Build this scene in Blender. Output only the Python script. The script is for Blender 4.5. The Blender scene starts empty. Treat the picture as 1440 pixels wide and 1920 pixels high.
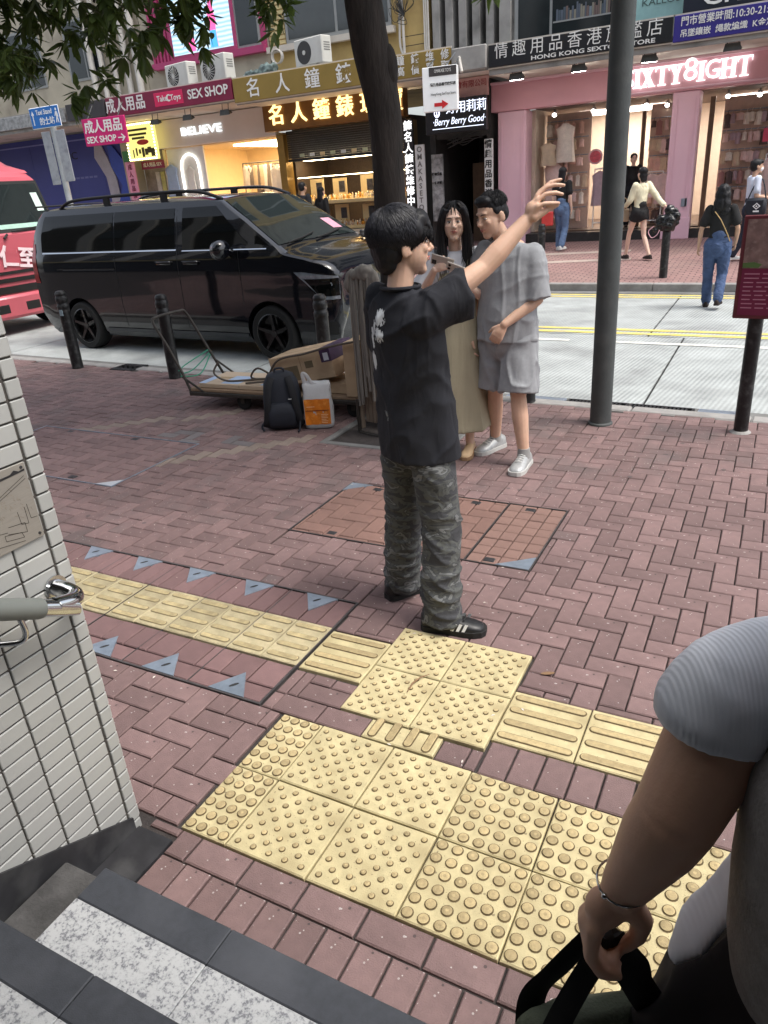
import bpy, bmesh, math, random
from mathutils import Vector, Matrix, Quaternion, noise
R = math.radians
random.seed(7)
SC = bpy.context.scene
COL = SC.collection

# ------------------------------------------------------------------ camera
cam_d = bpy.data.cameras.new('camera'); cam = bpy.data.objects.new('camera', cam_d); COL.objects.link(cam)
cam_d.sensor_fit = 'VERTICAL'; cam_d.sensor_height = 36.0; cam_d.lens = 1361.1/1920*36
cam_d.clip_start = 0.05; cam_d.clip_end = 500
CAM_H, CAM_PITCH, CAM_ROLL, CAM_YAW = 1.859, 0.422904, -0.0742115, -0.503426
_f = Vector((math.sin(CAM_YAW)*math.cos(CAM_PITCH), math.cos(CAM_YAW)*math.cos(CAM_PITCH), -math.sin(CAM_PITCH)))
_r = Vector((math.cos(CAM_YAW), -math.sin(CAM_YAW), 0)); _u = _r.cross(_f)
_r2 = _r*math.cos(CAM_ROLL)+_u*math.sin(CAM_ROLL); _u2 = _u*math.cos(CAM_ROLL)-_r*math.sin(CAM_ROLL)
_m = Matrix((_r2, _u2, -_f)).transposed().to_4x4(); _m.translation = Vector((0, 0, CAM_H))
cam.matrix_world = _m
SC.camera = cam

# ------------------------------------------------------------------ sky, sun, exposure
W = bpy.data.worlds.new('World'); SC.world = W; W.use_nodes = True
nt = W.node_tree; bg = nt.nodes['Background']
sky = nt.nodes.new('ShaderNodeTexSky'); sky.sky_type = 'NISHITA'; sky.sun_disc = False
SUN_EL, SUN_AZ = R(64), R(88)          # azimuth measured from +Y towards +X
sky.sun_elevation = SUN_EL; sky.sun_rotation = SUN_AZ
sky.air_density = 1.0; sky.dust_density = 4.0; sky.ozone_density = 1.0
hs = nt.nodes.new('ShaderNodeHueSaturation'); hs.inputs['Saturation'].default_value = 0.45
nt.links.new(sky.outputs[0], hs.inputs['Color']); nt.links.new(hs.outputs[0], bg.inputs[0])
bg.inputs[1].default_value = 0.15
sd = bpy.data.lights.new('sun', 'SUN'); sd.energy = 1.2; sd.angle = R(20); sd.color = (1.0, 0.95, 0.88)
sun = bpy.data.objects.new('sun', sd); COL.objects.link(sun)
_d = Vector((math.sin(SUN_AZ)*math.cos(SUN_EL), math.cos(SUN_AZ)*math.cos(SUN_EL), math.sin(SUN_EL)))
sun.rotation_euler = _d.to_track_quat('Z', 'Y').to_euler(); sun.location = (0, 10, 30)
vs = SC.view_settings; vs.view_transform = 'Standard'; vs.look = 'None'; vs.gamma = 1; vs.use_curve_mapping = False
vs.exposure = 0.95

# ------------------------------------------------------------------ materials
def srgb(r, g, b):
    def f(c):
        c /= 255.0
        return c/12.92 if c <= 0.04045 else ((c+0.055)/1.055)**2.4
    return (f(r), f(g), f(b))
MATS = {}
def M(name, col, rough=0.6, metal=0.0, var=0.12, scale=6.0, bump=0.0, bscale=80.0, coat=0.0, emit=None, estr=0.0,
      stretch=None, trans=0.0, ior=1.45, rand=0.0, detail=4.0, stain=None, stain_scale=3.0, stain_amt=0.4, sub=0.0, spec=0.5, alpha=1.0):
    if name in MATS: return MATS[name]
    m = bpy.data.materials.new(name); MATS[name] = m; m.use_nodes = True
    t = m.node_tree; N = t.nodes; L = t.links; b = N['Principled BSDF']
    b.inputs['Roughness'].default_value = rough; b.inputs['Metallic'].default_value = metal
    b.inputs['Coat Weight'].default_value = coat; b.inputs['IOR'].default_value = ior
    b.inputs['Transmission Weight'].default_value = trans; b.inputs['Specular IOR Level'].default_value = spec
    b.inputs['Alpha'].default_value = alpha
    if sub: b.inputs['Subsurface Weight'].default_value = sub; b.inputs['Subsurface Radius'].default_value = (0.012, 0.004, 0.002)
    if emit: b.inputs['Emission Color'].default_value = (*emit, 1); b.inputs['Emission Strength'].default_value = estr
    c = tuple(col)
    if var > 0 or rand > 0 or stain:
        tc = N.new('ShaderNodeTexCoord'); co = tc.outputs['Object']
        if stretch:
            mp = N.new('ShaderNodeMapping'); mp.inputs['Scale'].default_value = stretch; L.new(co, mp.inputs['Vector']); co = mp.outputs[0]
        n = N.new('ShaderNodeTexNoise'); n.inputs['Scale'].default_value = scale; n.inputs['Detail'].default_value = detail; n.inputs['Roughness'].default_value = 0.65
        L.new(co, n.inputs['Vector'])
        r = N.new('ShaderNodeValToRGB')
        r.color_ramp.elements[0].position = 0.3; r.color_ramp.elements[1].position = 0.7
        r.color_ramp.elements[0].color = (*[max(0, x*(1-var)) for x in c], 1); r.color_ramp.elements[1].color = (*[min(1, x*(1+var)) for x in c], 1)
        L.new(n.outputs['Fac'], r.inputs[0]); out = r.outputs[0]
        if stain:
            n2 = N.new('ShaderNodeTexNoise'); n2.inputs['Scale'].default_value = stain_scale; n2.inputs['Detail'].default_value = 8; L.new(tc.outputs['Object'], n2.inputs['Vector'])
            r2 = N.new('ShaderNodeValToRGB'); r2.color_ramp.elements[0].position = 0.5; r2.color_ramp.elements[1].position = 0.72
            r2.color_ramp.elements[0].color = (0, 0, 0, 1); r2.color_ramp.elements[1].color = (stain_amt, stain_amt, stain_amt, 1)
            L.new(n2.outputs['Fac'], r2.inputs[0])
            mx = N.new('ShaderNodeMix'); mx.data_type = 'RGBA'; L.new(r2.outputs[0], mx.inputs['Factor']); L.new(out, mx.inputs['A']); mx.inputs['B'].default_value = (*stain, 1); out = mx.outputs['Result']
        if rand > 0:
            oi = N.new('ShaderNodeObjectInfo'); gi = N.new('ShaderNodeNewGeometry')
            ad = N.new('ShaderNodeMath'); ad.operation = 'ADD'; L.new(oi.outputs['Random'], ad.inputs[0]); L.new(gi.outputs['Random Per Island'], ad.inputs[1])
            fr = N.new('ShaderNodeMath'); fr.operation = 'FRACT'; L.new(ad.outputs[0], fr.inputs[0])
            mr = N.new('ShaderNodeMapRange'); mr.inputs['To Min'].default_value = 1-rand; mr.inputs['To Max'].default_value = 1+rand; L.new(fr.outputs[0], mr.inputs['Value'])
            h = N.new('ShaderNodeHueSaturation'); L.new(mr.outputs[0], h.inputs['Value']); L.new(out, h.inputs['Color']); out = h.outputs[0]
        L.new(out, b.inputs['Base Color'])
        rr = N.new('ShaderNodeMapRange'); rr.inputs['To Min'].default_value = max(0.02, rough*0.85); rr.inputs['To Max'].default_value = min(1, rough*1.15)
        L.new(n.outputs['Fac'], rr.inputs['Value']); L.new(rr.outputs[0], b.inputs['Roughness'])
    else:
        b.inputs['Base Color'].default_value = (*c, 1)
    if bump > 0:
        tc2 = N.new('ShaderNodeTexCoord'); nb = N.new('ShaderNodeTexNoise'); nb.inputs['Scale'].default_value = bscale; nb.inputs['Detail'].default_value = 5
        co2 = tc2.outputs['Object']
        if stretch:
            mp2 = N.new('ShaderNodeMapping'); mp2.inputs['Scale'].default_value = stretch; L.new(co2, mp2.inputs['Vector']); co2 = mp2.outputs[0]
        L.new(co2, nb.inputs['Vector'])
        bp = N.new('ShaderNodeBump'); bp.inputs['Strength'].default_value = bump; bp.inputs['Distance'].default_value = 0.01
        L.new(nb.outputs['Fac'], bp.inputs['Height']); L.new(bp.outputs[0], b.inputs['Normal'])
    return m
def nodes(m): return m.node_tree.nodes, m.node_tree.links, m.node_tree.nodes['Principled BSDF']
def add_specks(m, col, scale=90.0, thr=0.93, amt=0.8, coord='Object'):
    """scattered small spots of another colour (grit, paint flecks)"""
    N, L, b = nodes(m); tc = N.new('ShaderNodeTexCoord'); v = N.new('ShaderNodeTexVoronoi'); v.inputs['Scale'].default_value = scale
    n = N.new('ShaderNodeTexNoise'); n.inputs['Scale'].default_value = scale*0.35; n.inputs['Detail'].default_value = 1
    L.new(tc.outputs[coord], v.inputs['Vector']); L.new(tc.outputs[coord], n.inputs['Vector'])
    a = N.new('ShaderNodeMath'); a.operation = 'LESS_THAN'; a.inputs[1].default_value = 0.22; L.new(v.outputs['Distance'], a.inputs[0])
    s = N.new('ShaderNodeSeparateColor'); L.new(v.outputs['Color'], s.inputs[0])
    g = N.new('ShaderNodeMath'); g.operation = 'GREATER_THAN'; g.inputs[1].default_value = thr; L.new(s.outputs[0], g.inputs[0])
    mu = N.new('ShaderNodeMath'); mu.operation = 'MULTIPLY'; L.new(a.outputs[0], mu.inputs[0]); L.new(g.outputs[0], mu.inputs[1])
    m2 = N.new('ShaderNodeMath'); m2.operation = 'MULTIPLY'; m2.inputs[1].default_value = amt; L.new(mu.outputs[0], m2.inputs[0])
    mx = N.new('ShaderNodeMix'); mx.data_type = 'RGBA'; L.new(m2.outputs[0], mx.inputs['Factor']); mx.inputs['B'].default_value = (*col, 1)
    src = b.inputs['Base Color'].links[0].from_socket if b.inputs['Base Color'].links else None
    if src: L.new(src, mx.inputs['A'])
    else: mx.inputs['A'].default_value = b.inputs['Base Color'].default_value
    L.new(mx.outputs['Result'], b.inputs['Base Color'])
    return m

def add_creases(m, scale=(14, 14, 7), strength=0.6, dist=0.02, rot=(0, 0.35, 0)):
    """soft cloth creases as relief on top of the modelled folds"""
    N, L, b = nodes(m); tc = N.new('ShaderNodeTexCoord'); mp = N.new('ShaderNodeMapping'); mp.inputs['Scale'].default_value = scale; mp.inputs['Rotation'].default_value = rot
    L.new(tc.outputs['Object'], mp.inputs[0]); n = N.new('ShaderNodeTexNoise'); n.inputs['Scale'].default_value = 1.0; n.inputs['Detail'].default_value = 2.0; n.inputs['Distortion'].default_value = 0.6; L.new(mp.outputs[0], n.inputs['Vector'])
    a = N.new('ShaderNodeMath'); a.operation = 'SUBTRACT'; a.inputs[1].default_value = 0.5; L.new(n.outputs['Fac'], a.inputs[0]); ab = N.new('ShaderNodeMath'); ab.operation = 'ABSOLUTE'; L.new(a.outputs[0], ab.inputs[0])
    pw = N.new('ShaderNodeMath'); pw.operation = 'POWER'; pw.inputs[1].default_value = 1.15; L.new(ab.outputs[0], pw.inputs[0])
    bp = N.new('ShaderNodeBump'); bp.inputs['Strength'].default_value = strength; bp.inputs['Distance'].default_value = dist; bp.invert = True; L.new(pw.outputs[0], bp.inputs['Height'])
    if b.inputs['Normal'].links: L.new(b.inputs['Normal'].links[0].from_socket, bp.inputs['Normal'])
    L.new(bp.outputs[0], b.inputs['Normal']); return m

# ------------------------------------------------------------------ mesh building
class MB:
    def __init__(s): s.v = []; s.f = []; s.mi = []; s.cur = 0; s.X = Matrix.Identity(4)
    def add(s, vs, fs):
        o = len(s.v); s.v += [s.X @ Vector(p) for p in vs]; s.f += [tuple(i+o for i in f) for f in fs]; s.mi += [s.cur]*len(fs); return s
    def box(s, x0, x1, y0, y1, z0, z1):
        return s.add([(x0,y0,z0),(x1,y0,z0),(x1,y1,z0),(x0,y1,z0),(x0,y0,z1),(x1,y0,z1),(x1,y1,z1),(x0,y1,z1)],
                     [(0,3,2,1),(4,5,6,7),(0,1,5,4),(1,2,6,5),(2,3,7,6),(3,0,4,7)])
    def bbox(s, x0, x1, y0, y1, z0, z1, b=0.01):
        """box with chamfered edges"""
        b = min(b, (x1-x0)/2.01, (y1-y0)/2.01, (z1-z0)/2.01)
        bm = bmesh.new(); bmesh.ops.create_cube(bm, size=1)
        for v in bm.verts: v.co = Vector(((x0+x1)/2+v.co.x*(x1-x0), (y0+y1)/2+v.co.y*(y1-y0), (z0+z1)/2+v.co.z*(z1-z0)))
        bmesh.ops.bevel(bm, geom=list(bm.edges), offset=b, segments=1, affect='EDGES'); bm.verts.index_update()
        s.add([v.co.copy() for v in bm.verts], [tuple(v.index for v in f.verts) for f in bm.faces]); bm.free(); return s
    def tube(s, pts, rad, n=10, caps=True, sq=1.0, up=None):
        """round tube through pts; rad a number or a list (a value or an (rx, ry) pair for each point)"""
        pts = [Vector(p) for p in pts]; k = len(pts)
        rr = rad if isinstance(rad, (list, tuple)) else [rad]*k
        vs = []; prev = Vector(up) if up else None
        for i, p in enumerate(pts):
            t = (pts[min(i+1, k-1)]-pts[max(i-1, 0)])
            if t.length < 1e-9: t = Vector((0, 0, 1))
            t.normalize()
            if prev is None: prev = Vector((0, 0, 1)) if abs(t.z) < 0.9 else Vector((1, 0, 0))
            a = prev - t*prev.dot(t)
            if a.length < 1e-6: a = t.orthogonal()
            a.normalize(); c = t.cross(a); prev = a
            r = rr[i]; ra, rb = (r if isinstance(r, (list, tuple)) else (r, r))
            for j in range(n):
                th = 2*math.pi*j/n; vs.append(p+a*(ra*math.cos(th))+c*(rb*math.sin(th)))
        fs = []
        for i in range(k-1):
            for j in range(n):
                j2 = (j+1) % n; fs.append((i*n+j, i*n+j2, (i+1)*n+j2, (i+1)*n+j))
        if caps: fs.append(tuple(range(n-1, -1, -1))); fs.append(tuple((k-1)*n+j for j in range(n)))
        return s.add(vs, fs)
    def cyl(s, x, y, z0, z1, r, n=20, r2=None): return s.tube([(x,y,z0),(x,y,z1)], [r, r if r2 is None else r2], n)
    def lathe(s, prof, n=24, c=(0,0,0), caps=True):
        """profile of (radius, z) turned round the z axis"""
        vs = []; fs = []; k = len(prof)
        for (r, z) in prof:
            for j in range(n): th = 2*math.pi*j/n; vs.append((c[0]+r*math.cos(th), c[1]+r*math.sin(th), c[2]+z))
        for i in range(k-1):
            for j in range(n): j2 = (j+1) % n; fs.append((i*n+j, i*n+j2, (i+1)*n+j2, (i+1)*n+j))
        if caps: fs.append(tuple(range(n-1, -1, -1))); fs.append(tuple((k-1)*n+j for j in range(n)))
        return s.add(vs, fs)
    def ell(s, c, r, nu=16, nv=10, rot=None):
        c = Vector(c); vs = []; fs = []; q = rot if rot is not None else Matrix.Identity(3)
        for i in range(1, nv):
            ph = math.pi*i/nv
            for j in range(nu):
                th = 2*math.pi*j/nu; vs.append(c+q @ Vector((r[0]*math.sin(ph)*math.cos(th), r[1]*math.sin(ph)*math.sin(th), r[2]*math.cos(ph))))
        vs.append(c+q @ Vector((0,0,r[2]))); vs.append(c+q @ Vector((0,0,-r[2]))); T = len(vs)-2; Bt = len(vs)-1
        for i in range(nv-2):
            for j in range(nu): j2 = (j+1) % nu; fs.append((i*nu+j, (i+1)*nu+j, (i+1)*nu+j2, i*nu+j2))
        for j in range(nu): j2 = (j+1) % nu; fs.append((T, j, j2)); fs.append((Bt, (nv-2)*nu+j2, (nv-2)*nu+j))
        return s.add(vs, fs)
    def loft(s, rings, caps=True, closed=True):
        n = len(rings[0]); vs = [p for r in rings for p in r]; fs = []
        for i in range(len(rings)-1):
            for j in range(n if closed else n-1): j2 = (j+1) % n; fs.append((i*n+j, i*n+j2, (i+1)*n+j2, (i+1)*n+j))
        if caps: fs.append(tuple(range(n-1, -1, -1))); fs.append(tuple((len(rings)-1)*n+j for j in range(n)))
        return s.add(vs, fs)
    def prism(s, poly, d0, d1, ax='y'):
        """flat outline (a, b) pushed through from d0 to d1 along an axis"""
        def P(a, b, d): return {'y': (a, d, b), 'z': (a, b, d), 'x': (d, a, b)}[ax]
        n = len(poly); vs = [P(a, b, d0) for a, b in poly]+[P(a, b, d1) for a, b in poly]
        fs = [tuple(range(n)), tuple(range(2*n-1, n-1, -1))]+[(i, i+n, (i+1) % n+n, (i+1) % n) for i in range(n)]
        return s.add(vs, fs)
    def quad(s, a, b, c, d): return s.add([a, b, c, d], [(0,1,2,3)])
    def mesh(s, name, mats, smooth=False):
        me = bpy.data.meshes.new(name); me.from_pydata([tuple(v) for v in s.v], [], s.f)
        for m in (mats if isinstance(mats, (list, tuple)) else [mats]): me.materials.append(m)
        if any(s.mi): me.polygons.foreach_set('material_index', s.mi)
        bm = bmesh.new(); bm.from_mesh(me); bmesh.ops.recalc_face_normals(bm, faces=bm.faces); bm.to_mesh(me); bm.free()
        if smooth:
            me.polygons.foreach_set('use_smooth', [True]*len(me.polygons))
            if smooth != 'all': me.set_sharp_from_angle(angle=R(38))
        me.update(); return me
    def build(s, name, mats, parent=None, smooth=False, loc=None):
        return link(name, s.mesh(name, mats, smooth), parent, loc)
def link(name, me, parent=None, loc=None, rz=None):
    o = bpy.data.objects.new(name, me); COL.objects.link(o)
    if parent is not None: o.parent = parent
    if loc is not None: o.location = loc
    if rz is not None: o.rotation_euler = (0, 0, rz)
    return o
def tag(o, label, cat, group=None):
    o['label'] = label; o['category'] = cat
    if group: o['group'] = group
    return o
def thing(name, label, cat, loc=(0,0,0), rz=0.0, group=None):
    o = bpy.data.objects.new(name, None); COL.objects.link(o); o.location = loc; o.rotation_euler = (0, 0, rz)
    o.empty_display_size = 0.1
    return tag(o, label, cat, group)
def struct(o, kind='structure'): o['kind'] = kind; return o
def copy_tree(o, parent=None):
    c = o.copy(); COL.objects.link(c); c.parent = parent
    for ch in list(o.children): copy_tree(ch, c)
    return c
TMP = bpy.data.scenes.new('workbench')          # small side scene, so that shaping one mesh does not re-evaluate everything
def evaluated_mesh(o):
    TMP.collection.objects.link(o); vl = TMP.view_layers[0]; vl.update(); dg = vl.depsgraph
    me = bpy.data.meshes.new_from_object(o.evaluated_get(dg), depsgraph=dg); TMP.collection.objects.unlink(o); return me
def apply_mods(o):
    par = o.parent; o.parent = None
    me = evaluated_mesh(o); o.modifiers.clear(); o.data = me; o.parent = par; return o
def text(name, body, size, mat, parent, loc, rot=(math.pi/2, 0, 0), depth=0.004, bold=0.0, sx=1.0, shear=0.0, spacing=1.0, align='CENTER', line=1.0, width=None):
    """raised lettering as a mesh; faces -Y by default. width: stretch to that width"""
    if len(body) > 1 and all(ord(c) > 0x3000 for c in body):          # ideographs: one piece for each
        st = (width or size*len(body))/len(body); rm = Matrix.Rotation(rot[2], 3, 'Z') @ Matrix.Rotation(rot[1], 3, 'Y') @ Matrix.Rotation(rot[0], 3, 'X')
        for i, c in enumerate(body): ob = text('character', c, min(size, st*1.02), mat, parent, Vector(loc)+rm @ Vector(((i-(len(body)-1)/2)*st, 0, 0)), rot, depth, bold, 1.0, shear)
        return ob
    cu = bpy.data.curves.new(name, 'FONT'); cu.body = body; cu.size = size; cu.extrude = depth/2; cu.offset = bold
    cu.align_x = align; cu.align_y = 'CENTER'; cu.shear = shear; cu.space_character = spacing; cu.space_line = line; cu.resolution_u = 3
    o = bpy.data.objects.new(name, cu); me = evaluated_mesh(o)
    bpy.data.objects.remove(o)
    me.materials.clear(); me.materials.append(mat)
    if width and len(me.vertices):
        xs = [v.co.x for v in me.vertices]; sx = width/(max(xs)-min(xs))
    if sx != 1.0:
        for v in me.vertices: v.co.x *= sx
    ob = link(name, me, parent, loc); ob.rotation_euler = rot
    return ob
# ================================================================== GROUND
def sh(x, y): return y-0.055*(x+1.0)          # the carriageway runs at a slight angle to the paving grid
KERB = 6.22; FARK = 13.42; ROADZ = -0.10
def farz(y): return 0.02+max(0.0, y-13.4)*0.047
m_mortar = M('joint sand', (0.045,0.038,0.036), 0.95, var=0.35, scale=20, bump=0.4, bscale=150)
m_brick = M('red paving brick', srgb(120,98,96), 0.75, var=0.2, scale=9, bump=0.35, bscale=220, rand=0.17, stain=(0.10,0.088,0.085), stain_scale=2.4, stain_amt=0.65)
add_specks(m_brick, (0.55,0.52,0.50), 85, 0.93, 0.8); add_specks(m_brick, (0.5,0.46,0.44), 48, 0.975, 0.7); add_specks(m_brick, (0.035,0.03,0.03), 40, 0.96, 0.7); add_specks(m_brick, (0.07,0.06,0.06), 13, 0.95, 0.7)
m_brick_pale = M('pale worn brick', srgb(136,122,112), 0.8, var=0.14, scale=12, bump=0.35, bscale=220, rand=0.10)
m_brick_grey = M('grey worn brick', srgb(112,106,106), 0.8, var=0.14, scale=12, bump=0.35, bscale=220, rand=0.10)
m_brick_or = M('orange infill brick', srgb(124,96,87), 0.7, var=0.14, scale=9, bump=0.3, bscale=200, rand=0.10, stain=(0.10,0.07,0.06), stain_scale=4, stain_amt=0.45)
m_brick_or2 = M('dull red infill brick', srgb(120,94,93), 0.75, var=0.14, scale=9, bump=0.3, bscale=200, rand=0.14)
m_yel = M('yellow tactile concrete', srgb(192,179,138), 0.7, var=0.18, scale=14, bump=0.25, bscale=260, rand=0.05, stain=srgb(140,124,90), stain_scale=7, stain_amt=0.85)
add_specks(m_yel, srgb(110,96,74), 130, 0.85, 0.6); add_specks(m_yel, (0.07,0.065,0.06), 14, 0.97, 0.75); add_specks(m_yel, srgb(96,84,64), 45, 0.93, 0.6)
m_yeldome = M('worn tactile dome', srgb(172,154,114), 0.75, var=0.2, scale=60, bump=0.3, bscale=300, rand=0.2)
m_yelring = M('dirt round tactile dome', srgb(98,84,58), 0.9, var=0.3, scale=30)
m_yelworn = M('dirty worn tactile concrete', srgb(182,170,136), 0.85, var=0.24, scale=14, bump=0.7, bscale=200, rand=0.2, stain=srgb(132,122,100), stain_scale=5, stain_amt=0.6)
m_conc = M('kerb granite', srgb(150,148,145), 0.8, var=0.16, scale=8, bump=0.3, bscale=160, rand=0.08, stain=(0.12,0.115,0.11), stain_scale=3, stain_amt=0.5)
m_gut = M('gutter concrete', srgb(118,118,116), 0.8, var=0.2, scale=5, bump=0.3, bscale=140, stain=(0.06,0.06,0.06), stain_scale=2.5, stain_amt=0.6)
m_steel = M('galvanised steel plate', srgb(150,162,176), 0.38, metal=0.55, var=0.2, scale=10, bump=0.08, bscale=120)
m_dsteel = M('dark cast iron', srgb(62,62,64), 0.55, metal=0.5, var=0.25, scale=14, bump=0.3, bscale=160)
m_road = M('grooved concrete', srgb(172,177,176), 0.8, var=0.15, scale=3.0, bump=0.25, bscale=120, rand=0.05, stain=srgb(118,120,120), stain_scale=1.3, stain_amt=0.6)
add_specks(m_road, (0.14,0.14,0.14), 30, 0.93, 0.5)
def grooves(m, deg, sc, amt):
    N, L, b = nodes(m); tc = N.new('ShaderNodeTexCoord'); mp = N.new('ShaderNodeMapping'); mp.inputs['Rotation'].default_value = (0, 0, R(deg))
    w = N.new('ShaderNodeTexWave'); w.inputs['Scale'].default_value = sc; w.inputs['Distortion'].default_value = 1.2; w.inputs['Detail'].default_value = 2; w.inputs['Detail Scale'].default_value = 3
    L.new(tc.outputs['Object'], mp.inputs[0]); L.new(mp.outputs[0], w.inputs['Vector'])
    n = N.new('ShaderNodeTexNoise'); n.inputs['Scale'].default_value = 1.2; L.new(tc.outputs['Object'], n.inputs['Vector'])
    mu = N.new('ShaderNodeMath'); mu.operation = 'MULTIPLY'; L.new(w.outputs['Fac'], mu.inputs[0]); L.new(n.outputs['Fac'], mu.inputs[1])
    src = b.inputs['Base Color'].links[0].from_socket; mx = N.new('ShaderNodeMix'); mx.data_type = 'RGBA'; mx.blend_type = 'MULTIPLY'
    mr = N.new('ShaderNodeMapRange'); mr.inputs['To Max'].default_value = amt; L.new(mu.outputs[0], mr.inputs['Value']); L.new(mr.outputs[0], mx.inputs['Factor'])
    L.new(src, mx.inputs['A']); mx.inputs['B'].default_value = (0.45, 0.46, 0.46, 1); L.new(mx.outputs['Result'], b.inputs['Base Color'])
grooves(m_road, 8, 7.0, 1.0)
m_joint = M('road joint tar', (0.03,0.03,0.03), 0.9, var=0.3)
m_ypaint = M('yellow road paint', srgb(214,196,110), 0.7, var=0.12, scale=12, stain=srgb(168,166,150), stain_scale=7, stain_amt=0.8)
m_wpaint = M('white road paint', srgb(214,214,208), 0.7, var=0.08, scale=12, stain=srgb(168,168,160), stain_scale=7, stain_amt=0.7)
m_soil = M('tree pit soil', (0.035,0.028,0.022), 0.95, var=0.5, scale=25, bump=1.0, bscale=60)

# base sheet under everything, reaching far out
mb = MB(); mb.quad((-120,-60,-0.35), (80,-60,-0.35), (80,90,-0.35), (-120,90,-0.35)); struct(mb.build('ground', M('packed ground', (0.10,0.095,0.09), 0.9, var=0.2, scale=0.5)))
# near pavement: bed of dark joint sand
mb = MB(); XA, XB = -30.0, 14.0
mb.add([(XA,-6,-0.30),(XB,-6,-0.30),(XB,sh(XB,KERB-0.115),-0.30),(XA,sh(XA,KERB-0.115),-0.30),(XA,-6,-0.014),(XB,-6,-0.014),(XB,sh(XB,KERB-0.115),-0.014),(XA,sh(XA,KERB-0.115),-0.014)],
       [(0,3,2,1),(4,5,6,7),(0,1,5,4),(1,2,6,5),(2,3,7,6),(3,0,4,7)])
pave = struct(mb.build('pavement', m_mortar))
# kerb of separate granite stones
kerb = bpy.data.objects.new('kerb', None); COL.objects.link(kerb); struct(kerb)
def kerb_row(y0, w, z0, z1, parent, xa, xb, L=0.915, m=m_conc, zf=None):
    n = int((xb-xa)/L); me = MB().bbox(0, L-0.008, 0, w, z0, z1, 0.012).mesh('kerb_stone', m)
    for i in range(n):
        x = xa+i*L; o = link('kerb_stone', me, parent, (x, sh(x, y0), 0)); o.rotation_euler = (0, 0, -math.atan(0.055))
kerb_row(KERB-0.11, 0.15, -0.2, 0.0, kerb, -22, 5)
# carriageway slabs, each its own piece, with tar joints between
road = struct(MB().add([(-60,sh(-60,KERB+0.03),-0.115),(40,sh(40,KERB+0.03),-0.115),(40,sh(40,FARK),-0.115),(-60,sh(-60,FARK),-0.115)], [(0,1,2,3)]).build('road', m_joint))
def slab(x0, x1, y0, y1, skew=0.0):
    g = 0.012; mb = MB(); z = ROADZ
    a = [(x0+g+skew*(y0-8), sh(x0,y0)+g), (x1-g+skew*(y0-8), sh(x1,y0)+g), (x1-g+skew*(y1-8), sh(x1,y1)-g), (x0+g+skew*(y1-8), sh(x0,y1)-g)]
    mb.prism(a, z-0.1, z, 'z'); return mb.build('concrete_slab', m_road, road)
for lo, hi, xs in ((6.66, 9.62, [-24.5,-19.8,-15.1,-10.3,-5.6,-0.93,3.7,8.4]), (9.62, 13.02, [-24.9,-20.2,-15.4,-10.7,-6.0,-1.36,3.3,8.0])):
    for a, b in zip(xs, xs[1:]): slab(a, b, lo, hi)
def strip(name, x0, x1, y0, y1, z, m, parent=None, wob=0.0):
    n = max(2, int((x1-x0)/0.5)); mb = MB(); vs = []; fs = []
    for i in range(n+1):
        x = x0+(x1-x0)*i/n; e = wob*random.uniform(-1, 1)
        vs += [(x, sh(x,y0)+e, z), (x, sh(x,y1)+wob*random.uniform(-1,1), z)]
    for i in range(n): fs.append((2*i, 2*i+2, 2*i+3, 2*i+1))
    mb.add(vs, fs); return mb.build(name, m, parent)
strip('gutter', -22, 8, KERB+0.045, 6.655, ROADZ+0.004, m_gut, road)
strip('gutter', -22, 8, 13.03, 13.29, ROADZ+0.004, m_gut, road)
for y in (9.70, 9.93): strip('yellow_line', -22, 8, y, y+0.12, ROADZ+0.006, m_ypaint, road, 0.006)
for y in (12.62, 12.84): strip('yellow_line', -22, 8, y, y+0.11, ROADZ+0.006, m_ypaint, road, 0.006)
for x in (-20.3,-16.3,-12.3,-8.3,-4.2,-1.75,2.3): strip('white_dash', x, x+1.95, 9.16, 9.27, ROADZ+0.006, m_wpaint, road, 0.005)
# drain along the near gutter: gratings and steel plates
def drain(x0, x1, plate):
    y = sh((x0+x1)/2, 6.36); ang = -math.atan(0.055)
    if plate:
        t = thing('drain_plate', 'pale steel drain cover plate in the gutter, ' + ('beside the grey man' if x0 < -1.7 else 'beside the map post'), 'drain cover', (x0, y, ROADZ+0.006), ang)
        MB().bbox(0, x1-x0, 0, 0.24, 0, 0.02, 0.004).build('plate', m_steel, t)
    else:
        t = thing('drain_grate', 'dark slotted iron drain grating in the gutter behind the lamp post, ' + ('left one' if x0 < -1.2 else 'right one'), 'drain grate', (x0, y, ROADZ+0.006), ang, 'gratings in the near gutter')
        L = x1-x0; mb = MB(); mb.box(0, L, 0, 0.02, 0, 0.02).box(0, L, 0.22, 0.24, 0, 0.02).box(0, 0.02, 0.02, 0.22, 0, 0.02).box(L-0.02, L, 0.02, 0.22, 0, 0.02); mb.build('frame', m_dsteel, t)
        bar = MB().add([(0,0.021,0),(0.014,0.021,0),(0.034,0.219,0),(0.02,0.219,0),(0,0.021,0.017),(0.014,0.021,0.017),(0.034,0.219,0.017),(0.02,0.219,0.017)], [(0,3,2,1),(4,5,6,7),(0,1,5,4),(1,2,6,5),(2,3,7,6),(3,0,4,7)]).mesh('bar', m_dsteel)
        for i in range(int((L-0.06)/0.033)): link('bar', bar, t, (0.022+i*0.033, 0, 0))
        MB().box(0.02, L-0.02, 0.02, 0.22, 0, 0.001).build('pit', m_joint, t)
drain(-2.2, -1.62, True); drain(-1.60, -1.05, False); drain(-1.04, -0.50, False); drain(-0.47, -0.08, True)

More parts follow.
